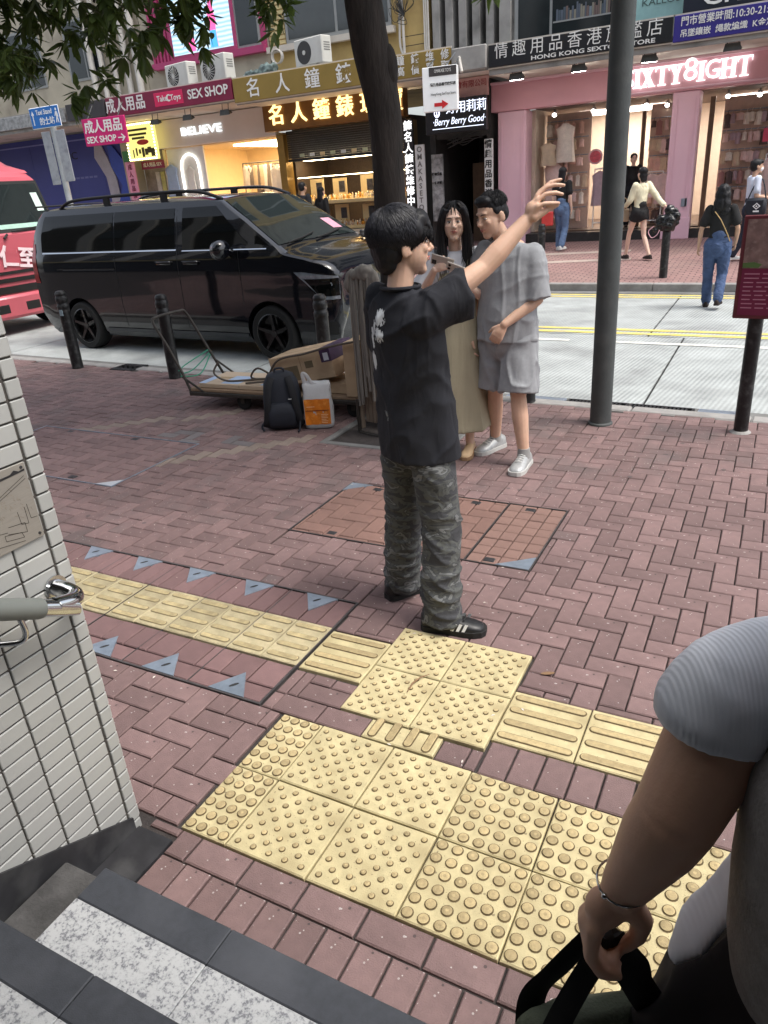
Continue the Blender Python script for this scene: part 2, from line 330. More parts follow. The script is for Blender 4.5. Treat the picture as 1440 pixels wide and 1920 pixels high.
# far kerb and far pavement (rising gently towards the shops)
fk = bpy.data.objects.new('far_kerb', None); COL.objects.link(fk); struct(fk); kerb_row(13.3, 0.15, -0.2, 0.03, fk, -22, 6)
m_farpave = M('far red paving', srgb(160,128,124), 0.75, var=0.12, scale=3, stain=srgb(150,132,124), stain_scale=0.8, stain_amt=0.5)
def brick_rel(m, bw, bh):
    N, L, b = nodes(m); tc = N.new('ShaderNodeTexCoord'); br = N.new('ShaderNodeTexBrick'); br.inputs['Scale'].default_value = 1.0
    br.inputs['Brick Width'].default_value = bw; br.inputs['Row Height'].default_value = bh; br.inputs['Mortar Size'].default_value = 0.012
    br.inputs['Color1'].default_value = (1,1,1,1); br.inputs['Color2'].default_value = (0.8,0.8,0.8,1); br.inputs['Mortar'].default_value = (0.35,0.32,0.32,1)
    L.new(tc.outputs['Object'], br.inputs['Vector']); src = b.inputs['Base Color'].links[0].from_socket
    mx = N.new('ShaderNodeMix'); mx.data_type = 'RGBA'; mx.blend_type = 'MULTIPLY'; mx.inputs['Factor'].default_value = 1; L.new(src, mx.inputs['A']); L.new(br.outputs['Color'], mx.inputs['B']); L.new(mx.outputs['Result'], b.inputs['Base Color'])
brick_rel(m_farpave, 0.2, 0.1)
mb = MB(); vs = []; fs = []; ys = [13.45, 14.5, 16, 18, 22]
xs = [-40+i*4 for i in range(16)]
for x in xs:
    for k, y in enumerate(ys): yy = sh(x, y) if k == 0 else y; vs.append((x, yy, farz(y)))
n = len(ys)
for i in range(len(xs)-1):
    for k in range(n-1): fs.append((i*n+k, (i+1)*n+k, (i+1)*n+k+1, i*n+k+1))
fp = struct(mb.add(vs, fs).build('far_pavement', m_farpave))
for y0, x0, x1 in ((15.5, -5.6, -2.7), (16.6, -5.9, -2.9)):      # pale bands set into the far paving
    mb = MB(); mb.add([(x0, y0+0.25, farz(y0+0.25)+0.004), (x0+0.02, y0, farz(y0)+0.004), (x1, y0+0.45, farz(y0+0.45)+0.004), (x1-0.02, y0+0.7, farz(y0+0.7)+0.004)], [(0,1,2,3)]); mb.build('pale_band', M('pale paving band', srgb(172,158,148), 0.8, var=0.15), fp)

# ---------------------------------------------------------------- near paving bricks
GAP = 0.006
pieces = []       # (x0, x1, y0, y1, kind)
excl = []         # rectangles kept free
TX0, TY0 = -1.311, 1.183
def EX(*r): excl.append(r)
EX(-1.491, 1.7, 1.183, 1.783)                    # lower tactile field
EX(-1.308, -0.708, 1.895, 2.498)                 # upper tactile field
EX(-1.61, -1.308, 2.05, 2.37)                    # strip tile beside it
EX(-0.708, 1.4, 1.955, 2.257)                    # strip to the right
EX(-3.92, -1.618, 1.79, 2.612)                   # access cover with tactile strip
EX(-2.432, -0.937, 3.20, 3.99)                   # orange access cover
EX(-5.96, -4.095, 3.375, 4.35)                   # dull access cover by the trolley
EX(-3.12, -2.05, 4.66, 5.70)                     # tree pit
EX(-7.24, -6.88, 6.36, 6.66)                     # small iron cover
EX(-20, -1.48, -6, 1.15)                         # stair wall
def sub(rects, e):
    out = []
    for (a, b, c, d, k) in rects:
        if e[1] <= a or e[0] >= b or e[3] <= c or e[2] >= d: out.append((a, b, c, d, k)); continue
        if a < e[0]: out.append((a, e[0], c, d, k))
        if b > e[1]: out.append((e[1], b, c, d, k))
        x0, x1 = max(a, e[0]), min(b, e[1])
        if c < e[2]: out.append((x0, x1, c, e[2], k))
        if d > e[3]: out.append((x0, x1, e[3], d, k))
    return out
def put(a, b, c, d, k, ex=excl):
    rs = [(a, b, c, d, k)]
    for e in ex: rs = sub(rs, e)
    for r in rs:
        if r[1]-r[0] > 0.022 and r[3]-r[2] > 0.022: pieces.append(r)
W1 = 0.1012
# rows by the steps and beside the tactile field
x = -1.48
while x < 2.4: put(x, x+0.1, 0.87, 1.083, 'r'); x += W1
x = -1.60
while x < 2.4: put(x, x+0.2, 1.084, 1.183, 'r'); x += 0.2024
x = -1.36-0.2024
BARS = (-1.158, -0.862, 1.788, 1.891)
while x < -0.72: put(x, min(x+0.2024, -0.708), 1.787, 1.892, 'r', excl+[BARS]); x += 0.2024
x = -0.7
while x < 2.4: put(x, x+0.1, 1.784, 1.955, 'r', excl+[BARS, (-1.6,-0.70,1.7,1.895)]); x += W1
zone_rows = [(-1.7, 2.5, -6, 1.186), (-1.56, 2.5, 1.783, 1.895), (-0.708, 2.5, 1.7, 1.957)]
# herringbone everywhere else
ox, oy = -1.309, 2.498
for i in range(-118, 46):
    for j in range(-16, 62):
        d = (i-j) % 4
        if d == 0: r = (ox+i*W1, ox+(i+2)*W1, oy+j*W1, oy+(j+1)*W1)
        elif d == 3: r = (ox+i*W1, ox+(i+1)*W1, oy+j*W1, oy+(j+2)*W1)
        else: continue
        if r[0] < -13 or r[1] > 3.2 or r[3] > sh(r[0], KERB-0.105)+0.1: continue
        e = excl+zone_rows; lim = sh((r[0]+r[1])/2, KERB-0.112)
        if r[3] > lim: r = (r[0], r[1], r[2], lim)
        if r[3]-r[2] < 0.03: continue
        k = 'r'; cx, cy = (r[0]+r[1])/2, (r[2]+r[3])/2
        # rows of paler replacement bricks across the paving
        t1 = cy-(4.30+(cx+5.45)*0.86); t2 = cy-(3.60+(cx+4.45)*0.95)
        if -0.02 < t1 < 0.16 and -5.6 < cx < -4.3: k = 'p'
        if -0.10 < t2 < 0.15 and -4.45 < cx < -3.2 and random.random() < 0.8: k = 'p'
        if 4.36 < cy < 4.62 and -4.6 < cx < -3.7 and random.random() < 0.5: k = 'g'
        put(*r, k, e)
# rotate order: largest in the picture first
def share(p):
    c = Vector(((p[0]+p[1])/2, (p[2]+p[3])/2, 0))-Vector((0,0,CAM_H)); z = c.dot(_f)
    if z < 0.4: return 0
    u, v = c.dot(_r2)/z, c.dot(_u2)/z
    inside = abs(u) < 0.56 and abs(v) < 0.74
    return ((p[1]-p[0])*(p[3]-p[2])*CAM_H/z**3) if inside else 0
pieces.sort(key=share, reverse=True)
bm_cache = {}
def brick_geo(mb, a, b, c, d, z=0.0):
    g = GAP/2; h = 0.0045; a += g; b -= g; c += g; d -= g
    mb.add([(a,c,z-0.05),(b,c,z-0.05),(b,d,z-0.05),(a,d,z-0.05),(a,c,z-h),(b,c,z-h),(b,d,z-h),(a,d,z-h),(a+h,c+h,z),(b-h,c+h,z),(b-h,d-h,z),(a+h,d-h,z)],
           [(0,1,5,4),(1,2,6,5),(2,3,7,6),(3,0,4,7),(4,5,9,8),(5,6,10,9),(6,7,11,10),(7,4,8,11),(8,9,10,11)])
KM = {'r': m_brick, 'p': m_brick_pale, 'g': m_brick_grey}
for p in pieces[:300]:
    a, b, c, d, k = p; key = (round(b-a, 3), round(d-c, 3), k)
    if key not in bm_cache:
        mb = MB(); brick_geo(mb, 0, b-a, 0, d-c); bm_cache[key] = mb.mesh('brick', KM[k])
    o = link('brick', bm_cache[key], pave, (a, c, random.uniform(-0.0025, 0.0015)))
    o.rotation_euler = (random.uniform(-0.006, 0.006), random.uniform(-0.006, 0.006), random.uniform(-0.006, 0.006))
rest = {'r': MB(), 'p': MB(), 'g': MB()}
for p in pieces[300:]:
    mbk = rest[p[4]]; c = Vector(((p[0]+p[1])/2, (p[2]+p[3])/2, 0))
    mbk.X = Matrix.Translation(c+Vector((0,0,random.uniform(-0.0035, 0.002)))) @ Matrix.Rotation(random.uniform(-0.009,0.009), 4, 'Z') @ Matrix.Rotation(random.uniform(-0.007,0.007), 4, 'X') @ Matrix.Translation(-c)
    brick_geo(mbk, *p[:4])
allrest = MB()
for i, k in enumerate('rpg'): allrest.cur = i; allrest.add(rest[k].v, rest[k].f)
br = allrest.build('bricks', [m_brick, m_brick_pale, m_brick_grey], pave); br['kind'] = 'stuff'

# ---------------------------------------------------------------- tactile tiles
def tile_mesh(w, h, kind, nx=5, ny=5, r=0.0115, worn=False):
    mb = MB(); z0, z1 = -0.05, 0.001; b = 0.004; g = 0.0015
    mb.add([(g,g,z0),(w-g,g,z0),(w-g,h-g,z0),(g,h-g,z0),(g,g,z1-b),(w-g,g,z1-b),(w-g,h-g,z1-b),(g,h-g,z1-b),(g+b,g+b,z1),(w-g-b,g+b,z1),(w-g-b,h-g-b,z1),(g+b,h-g-b,z1)],
           [(0,1,5,4),(1,2,6,5),(2,3,7,6),(3,0,4,7),(4,5,9,8),(5,6,10,9),(6,7,11,10),(7,4,8,11),(8,9,10,11)])
    def dome(cx, cy, r, hgt):
        n = 14; rings = []
        for rr, zz in ((r*1.16, z1+0.0006), (r*1.0, z1+0.0008), (r*0.93, z1+hgt*0.75), (r*0.72, z1+hgt), (r*0.3, z1+hgt*1.06)):
            rings.append([(cx+rr*math.cos(2*math.pi*i/n), cy+rr*math.sin(2*math.pi*i/n), zz) for i in range(n)])
        mb.cur = 2; mb.loft(rings[:3], caps=False); mb.cur = 1; mb.loft(rings[2:], caps=False); mb.add(rings[-1], [tuple(range(n))]); mb.cur = 0
    def bar(x0, x1, cy, r, hgt, ax='x'):
        n = 8
        def outline(rr):
            p = [(x0+rr0+rr*-math.sin(math.pi*i/n)*1, cy+rr*math.cos(math.pi*i/n)) for i in range(n+1)]+[(x1-rr0+rr*math.sin(math.pi*i/n), cy-rr*math.cos(math.pi*i/n)) for i in range(n+1)]
            return p
        rr0 = r; rings = []
        for rr, zz in ((r*1.2, z1+0.0006), (r, z1+0.0008), (r*0.9, z1+hgt*0.8), (r*0.72, z1+hgt)):
            o = outline(rr); rings.append([((a, b_, zz) if ax == 'x' else (b_, a, zz)) for a, b_ in o])
        mb.cur = 2; mb.loft(rings[:3], caps=False); mb.cur = 1; mb.loft(rings[2:], caps=False); mb.add(rings[-1], [tuple(range(len(rings[-1])))]); mb.cur = 0
    if kind == 'large':
        for i in range(nx):
            for j in range(ny): dome((i+0.5)*w/nx, (j+0.5)*h/ny, r, 0.005)
    elif kind == 'bars':
        for j in range(4): bar(0.014, w-0.014, (j+0.5)*h/4, 0.0155, 0.0045)
    elif kind == 'vbars':
        for j in range(4): bar(0.008, h+0.012, (j+0.5)*w/4, 0.0155, 0.0045, 'y')
    ms = [m_yelworn, M('worn tactile bar', srgb(178,162,122), 0.85, var=0.3, scale=18, bump=0.6, bscale=200, rand=0.15), M('dirt beside worn bar', srgb(128,116,88), 0.9, var=0.2)] if worn else [m_yel, m_yeldome, m_yelring]
    return mb.mesh('tactile_tile', ms, smooth=True)
def tile_small_mesh(w):
    mb = MB()
    pts = [((i+0.5)*w/5, (j+0.5)*w/5) for i in range(5) for j in range(5)]+[((i+1)*w/5, (j+1)*w/5) for i in range(4) for j in range(4)]
    g = 0.0015; b = 0.004; z0, z1 = -0.05, 0.001
    mb.add([(g,g,z0),(w-g,g,z0),(w-g,w-g,z0),(g,w-g,z0),(g,g,z1-b),(w-g,g,z1-b),(w-g,w-g,z1-b),(g,w-g,z1-b),(g+b,g+b,z1),(w-g-b,g+b,z1),(w-g-b,w-g-b,z1),(g+b,w-g-b,z1)],
           [(0,1,5,4),(1,2,6,5),(2,3,7,6),(3,0,4,7),(4,5,9,8),(5,6,10,9),(6,7,11,10),(7,4,8,11),(8,9,10,11)])
    for cx, cy in pts:
        n = 12; r = 0.0092; rings = []
        for rr, zz in ((r*1.22, z1+0.0006), (r, z1+0.0008), (r*0.93, z1+0.0038), (r*0.7, z1+0.005), (r*0.3, z1+0.0053)):
            rings.append([(cx+rr*math.cos(2*math.pi*i/n), cy+rr*math.sin(2*math.pi*i/n), zz) for i in range(n)])
        mb.cur = 2; mb.loft(rings[:3], caps=False); mb.cur = 1; mb.loft(rings[2:], caps=False); mb.add(rings[-1], [tuple(range(n))]); mb.cur = 0
    return mb.mesh('tactile_tile', [m_yel, m_yeldome, m_yelring], smooth=True)
T_small = tile_small_mesh(0.298); T_large = tile_mesh(0.298, 0.298, 'large', 6, 6, 0.0165); T_part = tile_mesh(0.178, 0.298, 'large', 4, 6, 0.0165)
T_bars = tile_mesh(0.298, 0.298, 'bars'); T_worn = tile_mesh(0.19, 0.31, 'bars', worn=True); T_half = tile_mesh(0.292, 0.10, 'vbars')
def put_tile(me, x, y, z=0.003): 
    o = link('tactile_tile', me, pave, (x, y, z+random.uniform(-0.002, 0.002))); o.rotation_euler = (random.uniform(-0.006,0.006), random.uniform(-0.006,0.006), random.uniform(-0.008,0.008)); return o
for j in range(2):
    put_tile(T_part, -1.491, 1.183+0.3*j)
    for i in range(10): put_tile(T_small if i < 2 else T_large, -1.311+0.3*i, 1.183+0.3*j)
    for i in range(2): put_tile(T_small, -1.308+0.3*i, 1.898+0.3*j)
put_tile(T_bars, -1.608, 2.058)
for i in range(7): put_tile(T_bars, -0.706+0.3*i, 1.956)
put_tile(T_half, -1.156, 1.7895)

# ---------------------------------------------------------------- access covers let into the paving
m_frame = M('steel cover frame', srgb(84,80,80), 0.5, metal=0.4, var=0.25, scale=12)
def tri_plate(t, pts, slot=None, m=m_steel, z=0.0035):
    mb = MB(); mb.prism(pts, -0.02, z, 'z'); o = mb.build('corner_plate', m, t)
    if slot:
        mb = MB(); cx, cy, a = slot; n = 10; L, w = 0.022, 0.007
        p = [(L*math.cos(math.pi*2*i/n)*1.0, w*math.sin(math.pi*2*i/n)) for i in range(n)]
        mb.prism([(cx+u*math.cos(a)-v*math.sin(a), cy+u*math.sin(a)+v*math.cos(a)) for u, v in p], z-0.004, z+0.0012, 'z'); mb.build('key_slot', m_joint, o)
    return o
def infill(t, rects, m, z=0.0):
    cache = {}
    for (a, b, c, d) in rects:
        if b-a < 0.012 or d-c < 0.012: continue
        key = (round(b-a, 3), round(d-c, 3))
        if key not in cache:
            mb = MB(); brick_geo(mb, 0, b-a, 0, d-c); cache[key] = mb.mesh('brick', m)
        o = link('brick', cache[key], t, (a, c, z+random.uniform(-0.002, 0.0015))); o.rotation_euler = (random.uniform(-0.005,0.005), random.uniform(-0.005,0.005), 0)
def frame_rect(t, x0, x1, y0, y1, w=0.009, z=0.002, m=m_frame, name='frame'):
    mb = MB(); mb.box(x0, x1, y0, y0+w, -0.06, z).box(x0, x1, y1-w, y1, -0.06, z).box(x0, x0+w, y0+w, y1-w, -0.06, z).box(x1-w, x1, y0+w, y1-w, -0.06, z); return mb.build(name, m, t)
# 1: long cover carrying the worn tactile strip
c1x, c1y = -3.92, 1.79
cv = thing('access_cover', 'long paved access cover with steel corner plates and worn tactile strip across it', 'access cover', (c1x, c1y, 0))
LX, LY = 2.302, 0.822; frame_rect(cv, 0, LX, 0, LY)
for i in range(12): link('tactile_tile', T_worn, cv, (0.012+i*0.1905, 0.272, 0.003+random.uniform(-0.002,0.002)))
tris_t = [[(2.01-0.385*k, LY-0.010), (2.19-0.385*k, LY-0.010), (2.105-0.385*k, LY-0.15)] for k in range(0, 5)]
tris_b = [[(2.03-0.375*k, 0.010), (2.215-0.375*k, 0.010), (2.122-0.375*k, 0.15)] for k in range(0, 5)]
rects = []
for i in range(23): rects.append((0.01+i*0.0993, 0.01+(i+1)*0.0993, 0.588, 0.812))
for i in range(16): rects.append((0.01+i*0.1427, 0.01+(i+1)*0.1427, 0.11, 0.268))
for i in range(12): rects.append((0.01+i*0.1902, 0.01+(i+1)*0.1902, 0.011, 0.109))
infill(cv, rects, m_brick_or2)
for p in tris_t: tri_plate(cv, p, ((p[0][0]+p[1][0])/2-0.005, LY-0.055, 0.9))
for p in tris_b: tri_plate(cv, p, ((p[0][0]+p[1][0])/2+0.005, 0.06, 0.9))
for k in range(5):
    x = 0.383*(k+1)+0.0; MB().box(x, x+0.004, 0.01, LY-0.01, -0.05, 0.0015).build('leaf_joint', m_frame, cv)
# 2: orange cover behind the young man
def herring(x0, x1, y0, y1, sx=0.0, sy=0.0):
    out = []
    n = int((x1-x0)/W1)+4; mth = int((y1-y0)/W1)+4
    for i in range(-3, n):
        for j in range(-3, mth):
            d = (i-j) % 4
            if d == 0: r = [x0+sx+i*W1, x0+sx+(i+2)*W1, y0+sy+j*W1, y0+sy+(j+1)*W1]
            elif d == 3: r = [x0+sx+i*W1, x0+sx+(i+1)*W1, y0+sy+j*W1, y0+sy+(j+2)*W1]
            else: continue
            r = [max(r[0], x0), min(r[1], x1), max(r[2], y0), min(r[3], y1)]
            if r[1]-r[0] > 0.015 and r[3]-r[2] > 0.015: out.append(tuple(r))
    return out
cv = thing('access_cover', 'orange brick filled access cover in two leaves behind the young man', 'access cover', (-2.432, 3.20, 0))
LX, LY = 1.495, 0.79; frame_rect(cv, 0, LX, 0, LY, 0.007)
MB().box(1.128, 1.134, 0.007, LY-0.007, -0.05, 0.002).build('leaf_joint', m_frame, cv)
infill(cv, herring(0.008, 1.127, 0.008, LY-0.008, 0.02, 0.03), m_brick_or)
rects = []
for i in range(4):
    for j in range(8): rects.append((1.136+i*0.088, 1.136+(i+1)*0.088, 0.008+j*0.0968, 0.008+(j+1)*0.0968))
infill(cv, rects, M('plain orange infill', srgb(128,101,92), 0.75, var=0.14, scale=9, bump=0.25, bscale=200, rand=0.05, stain=(0.13,0.09,0.075), stain_scale=4, stain_amt=0.4))
tri_plate(cv, [(LX-0.008, 0.008), (LX-0.19, 0.008), (LX-0.008, 0.15)]); tri_plate(cv, [(0.008, LY-0.008), (0.008, LY-0.14), (0.17, LY-0.008)])
for (u, v) in ((0.23, LY-0.06), (0.93, LY-0.06), (1.28, LY-0.06), (0.28, 0.05), (0.72, 0.05), (1.26, 0.05)): MB().bbox(u-0.03, u+0.03, v-0.022, v+0.022, -0.02, 0.003, 0.004).build('lifting_key', m_dsteel, cv)
# 3: dull cover near the trolley
cv = thing('access_cover', 'dull brick filled access cover with pale steel corner near the trolley', 'access cover', (-5.96, 3.375, 0))
LX, LY = 1.865, 0.975; frame_rect(cv, 0, LX, 0, LY, 0.008, 0.003, m_steel)
infill(cv, herring(0.009, LX-0.009, 0.009, LY-0.009, 0.05, 0.0), M('greyed infill brick', srgb(122,100,98), 0.8, var=0.16, scale=9, bump=0.3, bscale=200, rand=0.16, stain=srgb(122,124,124), stain_scale=2.2, stain_amt=0.75))
tri_plate(cv, [(LX-0.008, 0.008), (LX-0.16, 0.008), (LX-0.008, 0.13)], m=M('bright worn steel', srgb(196,200,206), 0.35, metal=0.3, var=0.1), z=0.004)
for (u, v) in ((1.4, 0.06), (0.6, 0.06), (1.2, LY-0.06), (0.4, LY-0.06)): MB().bbox(u-0.035, u+0.035, v-0.025, v+0.025, -0.02, 0.003, 0.004).build('lifting_key', m_dsteel, cv)
# small iron cover by the bollards
cv = thing('iron_cover', 'small square chequered iron cover beside the bollards', 'manhole cover', (-7.24, 6.36, 0)); frame_rect(cv, 0, 0.36, 0, 0.30, 0.012, 0.003, m_dsteel)
MB().box(0.012, 0.348, 0.012, 0.288, -0.03, 0.0).build('plate', m_dsteel, cv)
st = MB().bbox(0, 0.028, 0, 0.010, 0, 0.004, 0.002).mesh('stud', m_dsteel)
for i in range(8):
    for j in range(7): o = link('stud', st, cv, (0.025+i*0.04, 0.025+j*0.038, 0)); o.rotation_euler = (0, 0, R(45 if (i+j) % 2 else -45))
# tree pit
tp = struct(MB().box(-3.06, -2.11, 4.72, 5.64, -0.3, -0.03).build('tree_pit', m_soil))
for (a, b, c, d) in ((-3.12,-2.05,4.66,4.718), (-3.12,-2.05,5.642,5.70), (-3.12,-3.062,4.718,5.642), (-2.108,-2.05,4.718,5.642)): MB().bbox(a, b, c, d, -0.2, 0.004, 0.006).build('edging', m_gut, tp)
bm = MB()
for i in range(420):
    x, y = random.uniform(-3.05,-2.12), random.uniform(4.73,5.63); s = random.uniform(0.006, 0.02); bm.ell((x, y, -0.03+s*0.2), (s, s*random.uniform(.6,1), s*0.6), 6, 4)
bm.build('clods', m_soil, tp)['kind'] = 'stuff'
# litter: leaf scraps and grit
lt = MB()
for i in range(46):
    x, y = random.uniform(-3.5, 0.8), random.uniform(1.2, 5.2); a = random.uniform(0, 6.3); l = random.uniform(0.004, 0.011)
    lt.add([(x-l*math.cos(a), y-l*math.sin(a), 0.008), (x+l*.4*math.sin(a), y-l*.4*math.cos(a), 0.010), (x+l*math.cos(a), y+l*math.sin(a), 0.008), (x-l*.4*math.sin(a), y+l*.4*math.cos(a), 0.009)], [(0,1,2,3)])
struct(lt.build('litter', M('paper scraps', srgb(214,206,196), 0.8, var=0.1)), 'stuff')
for (x, y, a, nm) in ((-0.62, 2.40, 0.5, 'ochre fallen leaf on the bricks right of the tactile tiles'), (-1.08, 2.14, 1.2, 'thin brown twig lying on the raised tactile domes')):
    mb = MB()
    if 'leaf' in nm:
        ps = [(0.028*math.cos(t)*1.0, 0.009*math.sin(t)) for t in [2*math.pi*i/12 for i in range(12)]]; mb.prism(ps, 0.004, 0.006, 'z')
    else: mb.tube([(-0.07,-0.01,0.01),(-0.02,0.012,0.012),(0.03,0.016,0.012),(0.07,0.005,0.011)], [0.002,0.004,0.003,0.0015], 6)
    o = tag(mb.build('fallen_leaf' if 'leaf' in nm else 'twig', M('dry leaf', srgb(132,104,76), 0.8, var=0.2)), nm, 'leaf' if 'leaf' in nm else 'twig'); o.location = (x, y, 0.003); o.rotation_euler = (0, 0, a)
# ================================================================== STATION EXIT: tiled wall, steps, handrail, roof
m_tile = M('white glazed wall tile', srgb(166,167,164), 0.30, var=0.05, scale=5, rand=0.07, stain=srgb(140,136,126), stain_scale=5, stain_amt=0.5, bump=0.03, bscale=40)
add_specks(m_tile, srgb(96,90,82), 22, 0.95, 0.5)
m_grout = M('dark grout', srgb(74,70,66), 0.95, var=0.25, scale=30)
m_blackst = M('black stone skirting', (0.022,0.022,0.025), 0.6, var=0.35, scale=10, stain=(0.10,0.10,0.10), stain_scale=6, stain_amt=0.6)
m_dusty = M('dusty black strip', (0.085,0.083,0.082), 0.9, var=0.35, scale=12, stain=(0.03,0.03,0.03), stain_scale=5, stain_amt=0.8, bump=0.4, bscale=120)
m_dark = M('dark granite nosing', srgb(60,63,69), 0.6, var=0.16, scale=40, bump=0.1, bscale=300, stain=srgb(84,86,92), stain_scale=3, stain_amt=0.6)
m_gran = M('speckled white granite', srgb(206,206,204), 0.55, var=0.05, scale=10, bump=0.15, bscale=300)
N, L, b = nodes(m_gran)
tc = N.new('ShaderNodeTexCoord'); n1 = N.new('ShaderNodeTexNoise'); n1.inputs['Scale'].default_value = 95; n1.inputs['Detail'].default_value = 3; n1.inputs['Roughness'].default_value = 0.7
L.new(tc.outputs['Object'], n1.inputs['Vector']); cr = N.new('ShaderNodeValToRGB'); e = cr.color_ramp.elements
e[0].position = 0.36; e[0].color = (*srgb(118,120,125), 1); e[1].position = 0.56; e[1].color = (*srgb(182,184,185), 1); e2 = cr.color_ramp.elements.new(0.45); e2.color = (*srgb(166,168,170), 1)
n2 = N.new('ShaderNodeTexNoise'); n2.inputs['Scale'].default_value = 28; n2.inputs['Detail'].default_value = 2; L.new(tc.outputs['Object'], n2.inputs['Vector'])
mr = N.new('ShaderNodeMapRange'); mr.inputs['From Min'].default_value = 0.35; mr.inputs['From Max'].default_value = 0.65; mr.inputs['To Min'].default_value = -0.09; mr.inputs['To Max'].default_value = 0.09
L.new(n2.outputs['Fac'], mr.inputs['Value']); ad = N.new('ShaderNodeMath'); L.new(n1.outputs['Fac'], ad.inputs[0]); L.new(mr.outputs[0], ad.inputs[1]); L.new(ad.outputs[0], cr.inputs[0]); L.new(cr.outputs[0], b.inputs['Base Color'])
WX = -1.63; WY = 1.148
ex = thing('stair_wall', 'white tiled stair wall with dark joints and black skirting at the exit', 'wall', (WX, WY, 0))
MB().box(-0.28, -0.006, -5.0, 0.0, -0.3, 2.75).build('wall_core', m_grout, ex)
# tiles in straight stacks, one piece each
jz, pz, py = 0.0246, 0.0505, 0.1035; g = 0.0055
def tile_m(w): return MB().bbox(-0.02, 0.0, 0, w-g, 0, pz-g, 0.002).mesh('tile', m_tile)
t_full, t_edge = tile_m(py), tile_m(0.0435)
def zline(y): return 0.033+max(0.0, (-0.0-y))*0.512           # top of the sloping skirting, y measured from the wall end
extra = MB()
for r in range(-1, 54):
    z = jz+r*pz+g/2
    for c in range(0, 46):
        y0 = -0.0435+g if c == 0 else -0.0435-c*py+g/2
        w = 0.0435 if c == 0 else py
        if z+pz < zline(y0+w/2) - 0.03: continue
        if c < 7 and r < 34:
            o = link('tile', t_edge if c == 0 else t_full, ex, (random.uniform(-0.0006, 0.0006), y0, z)); o.rotation_euler = (random.uniform(-0.004,0.004), random.uniform(-0.006,0.006), random.uniform(-0.006,0.006))
        else:
            extra.bbox(-0.02, 0, y0, y0+w-g, z, z+pz-g, 0.002)
extra.build('tiles', m_tile, ex)['kind'] = 'stuff'
# end face of the wall, tiled towards the street
te = MB()
for r in range(0, 54):
    for c in range(3): te.bbox(-0.28+c*0.0935, -0.28+(c+1)*0.0935-g, -0.006, 0.006, jz+r*pz+g/2, jz+(r+1)*pz-g/2, 0.002)
te.build('end_tiles', m_tile, ex)['kind'] = 'stuff'
sk = MB(); sk.prism([(-0.03, -0.02), (-0.03, zline(-0.03)), (-1.3, zline(-1.3)), (-1.3, -0.02)], -0.002, 0.007, 'x'); sk.build('skirting', m_blackst, ex)
# steps climbing towards the viewer
st = thing('exit_steps', 'granite exit steps with dark nosings and speckled white treads', 'steps', (0, 0.889, 0))
def tread(k, depth_d, joints, x1=2.3):
    z = 0.15*(k+1); y1 = -0.295*k; x0 = -1.477; xs = [x0]+joints+[x1]
    for a, b_ in zip(xs, xs[1:]):
        MB().bbox(a+0.001, b_-0.001, y1-depth_d, y1, z-0.06, z, 0.003).build('nosing', m_dark, st)
        MB().bbox(a+0.001, b_-0.001, y1-0.33, y1-depth_d-0.001, z-0.06, z-0.0015, 0.002).build('tread', m_gran, st)
    MB().box(x0+0.004, x1, y1-0.33, y1-0.012, z-0.15-(0.02 if k == 0 else 0), z-0.061).build('riser', m_dark, st)
    MB().bbox(WX+0.008, x0-0.002, y1-0.31, y1-0.02, z-0.2, z-0.022, 0.006).build('side_strip', m_dusty, st)
tread(0, 0.103, [-1.024, -0.42, 0.18, 0.78, 1.38]); tread(1, 0.10, [-1.15, -0.55, 0.05, 0.65, 1.25]); 
tread(2, 0.10, [-1.0, -0.4, 0.2, 0.8, 1.4])
MB().box(WX+0.008, 2.3, -5.8, -0.92, 0.30, 0.447).build('landing', m_gran, st)
MB().box(WX+0.008, -1.479, 0.0, 0.24, -0.05, 0.004).build('base_strip', m_blackst, st)
# handrail
m_ss = M('polished stainless steel', srgb(200,202,204), 0.12, metal=1.0, var=0.05, scale=6)
m_sleeve = M('grey plastic rail sleeve', srgb(108,112,108), 0.5, var=0.08, scale=10)
hr = thing('handrail', 'stainless handrail with grey sleeve curling back into the tiled wall', 'handrail', (WX, 0.98, 0.94))
def arc(pts, n=8):
    P = [Vector(p) for p in pts]; out = []
    for i in range(len(P)-1):
        p0 = P[max(i-1, 0)]; p1 = P[i]; p2 = P[i+1]; p3 = P[min(i+2, len(P)-1)]
        for k in range(n):
            t = k/n; out.append(0.5*((2*p1)+(p2-p0)*t+(2*p0-5*p1+4*p2-p3)*t*t+(3*p1-p0-3*p2+p3)*t**3))
    out.append(P[-1]); return out
MB().tube(arc([(0.085,-1.3,0.72),(0.085,-0.02,0.012),(0.085,0.035,-0.012),(0.080,0.085,-0.028),(0.055,0.118,-0.034),(0.028,0.115,-0.022),(0.0,0.105,-0.012)]), 0.0235, 20, caps=True).build('rail', m_ss, hr, smooth=True)
MB().tube([(0.085,-1.25,0.69),(0.085,-0.012,0.007),(0.085,-0.004,0.0035)], [0.0275,0.0275,0.026], 24).build('sleeve', m_sleeve, hr, smooth=True)
MB().tube([(0.002,0.105,-0.012),(0.008,0.105,-0.012)], 0.034, 20).build('flange', m_ss, hr, smooth=True)
MB().tube(arc([(0.085,-0.065,0.008),(0.085,-0.062,-0.035),(0.075,-0.075,-0.055),(0.04,-0.11,-0.05),(0.0,-0.14,-0.045)]), 0.0075, 12).build('bracket', m_ss, hr, smooth=True)
MB().tube(arc([(0.085,-0.9,0.48),(0.085,-0.9,0.44),(0.07,-0.91,0.43),(0.0,-0.93,0.43)]), 0.0075, 12).build('bracket', m_ss, hr, smooth=True)
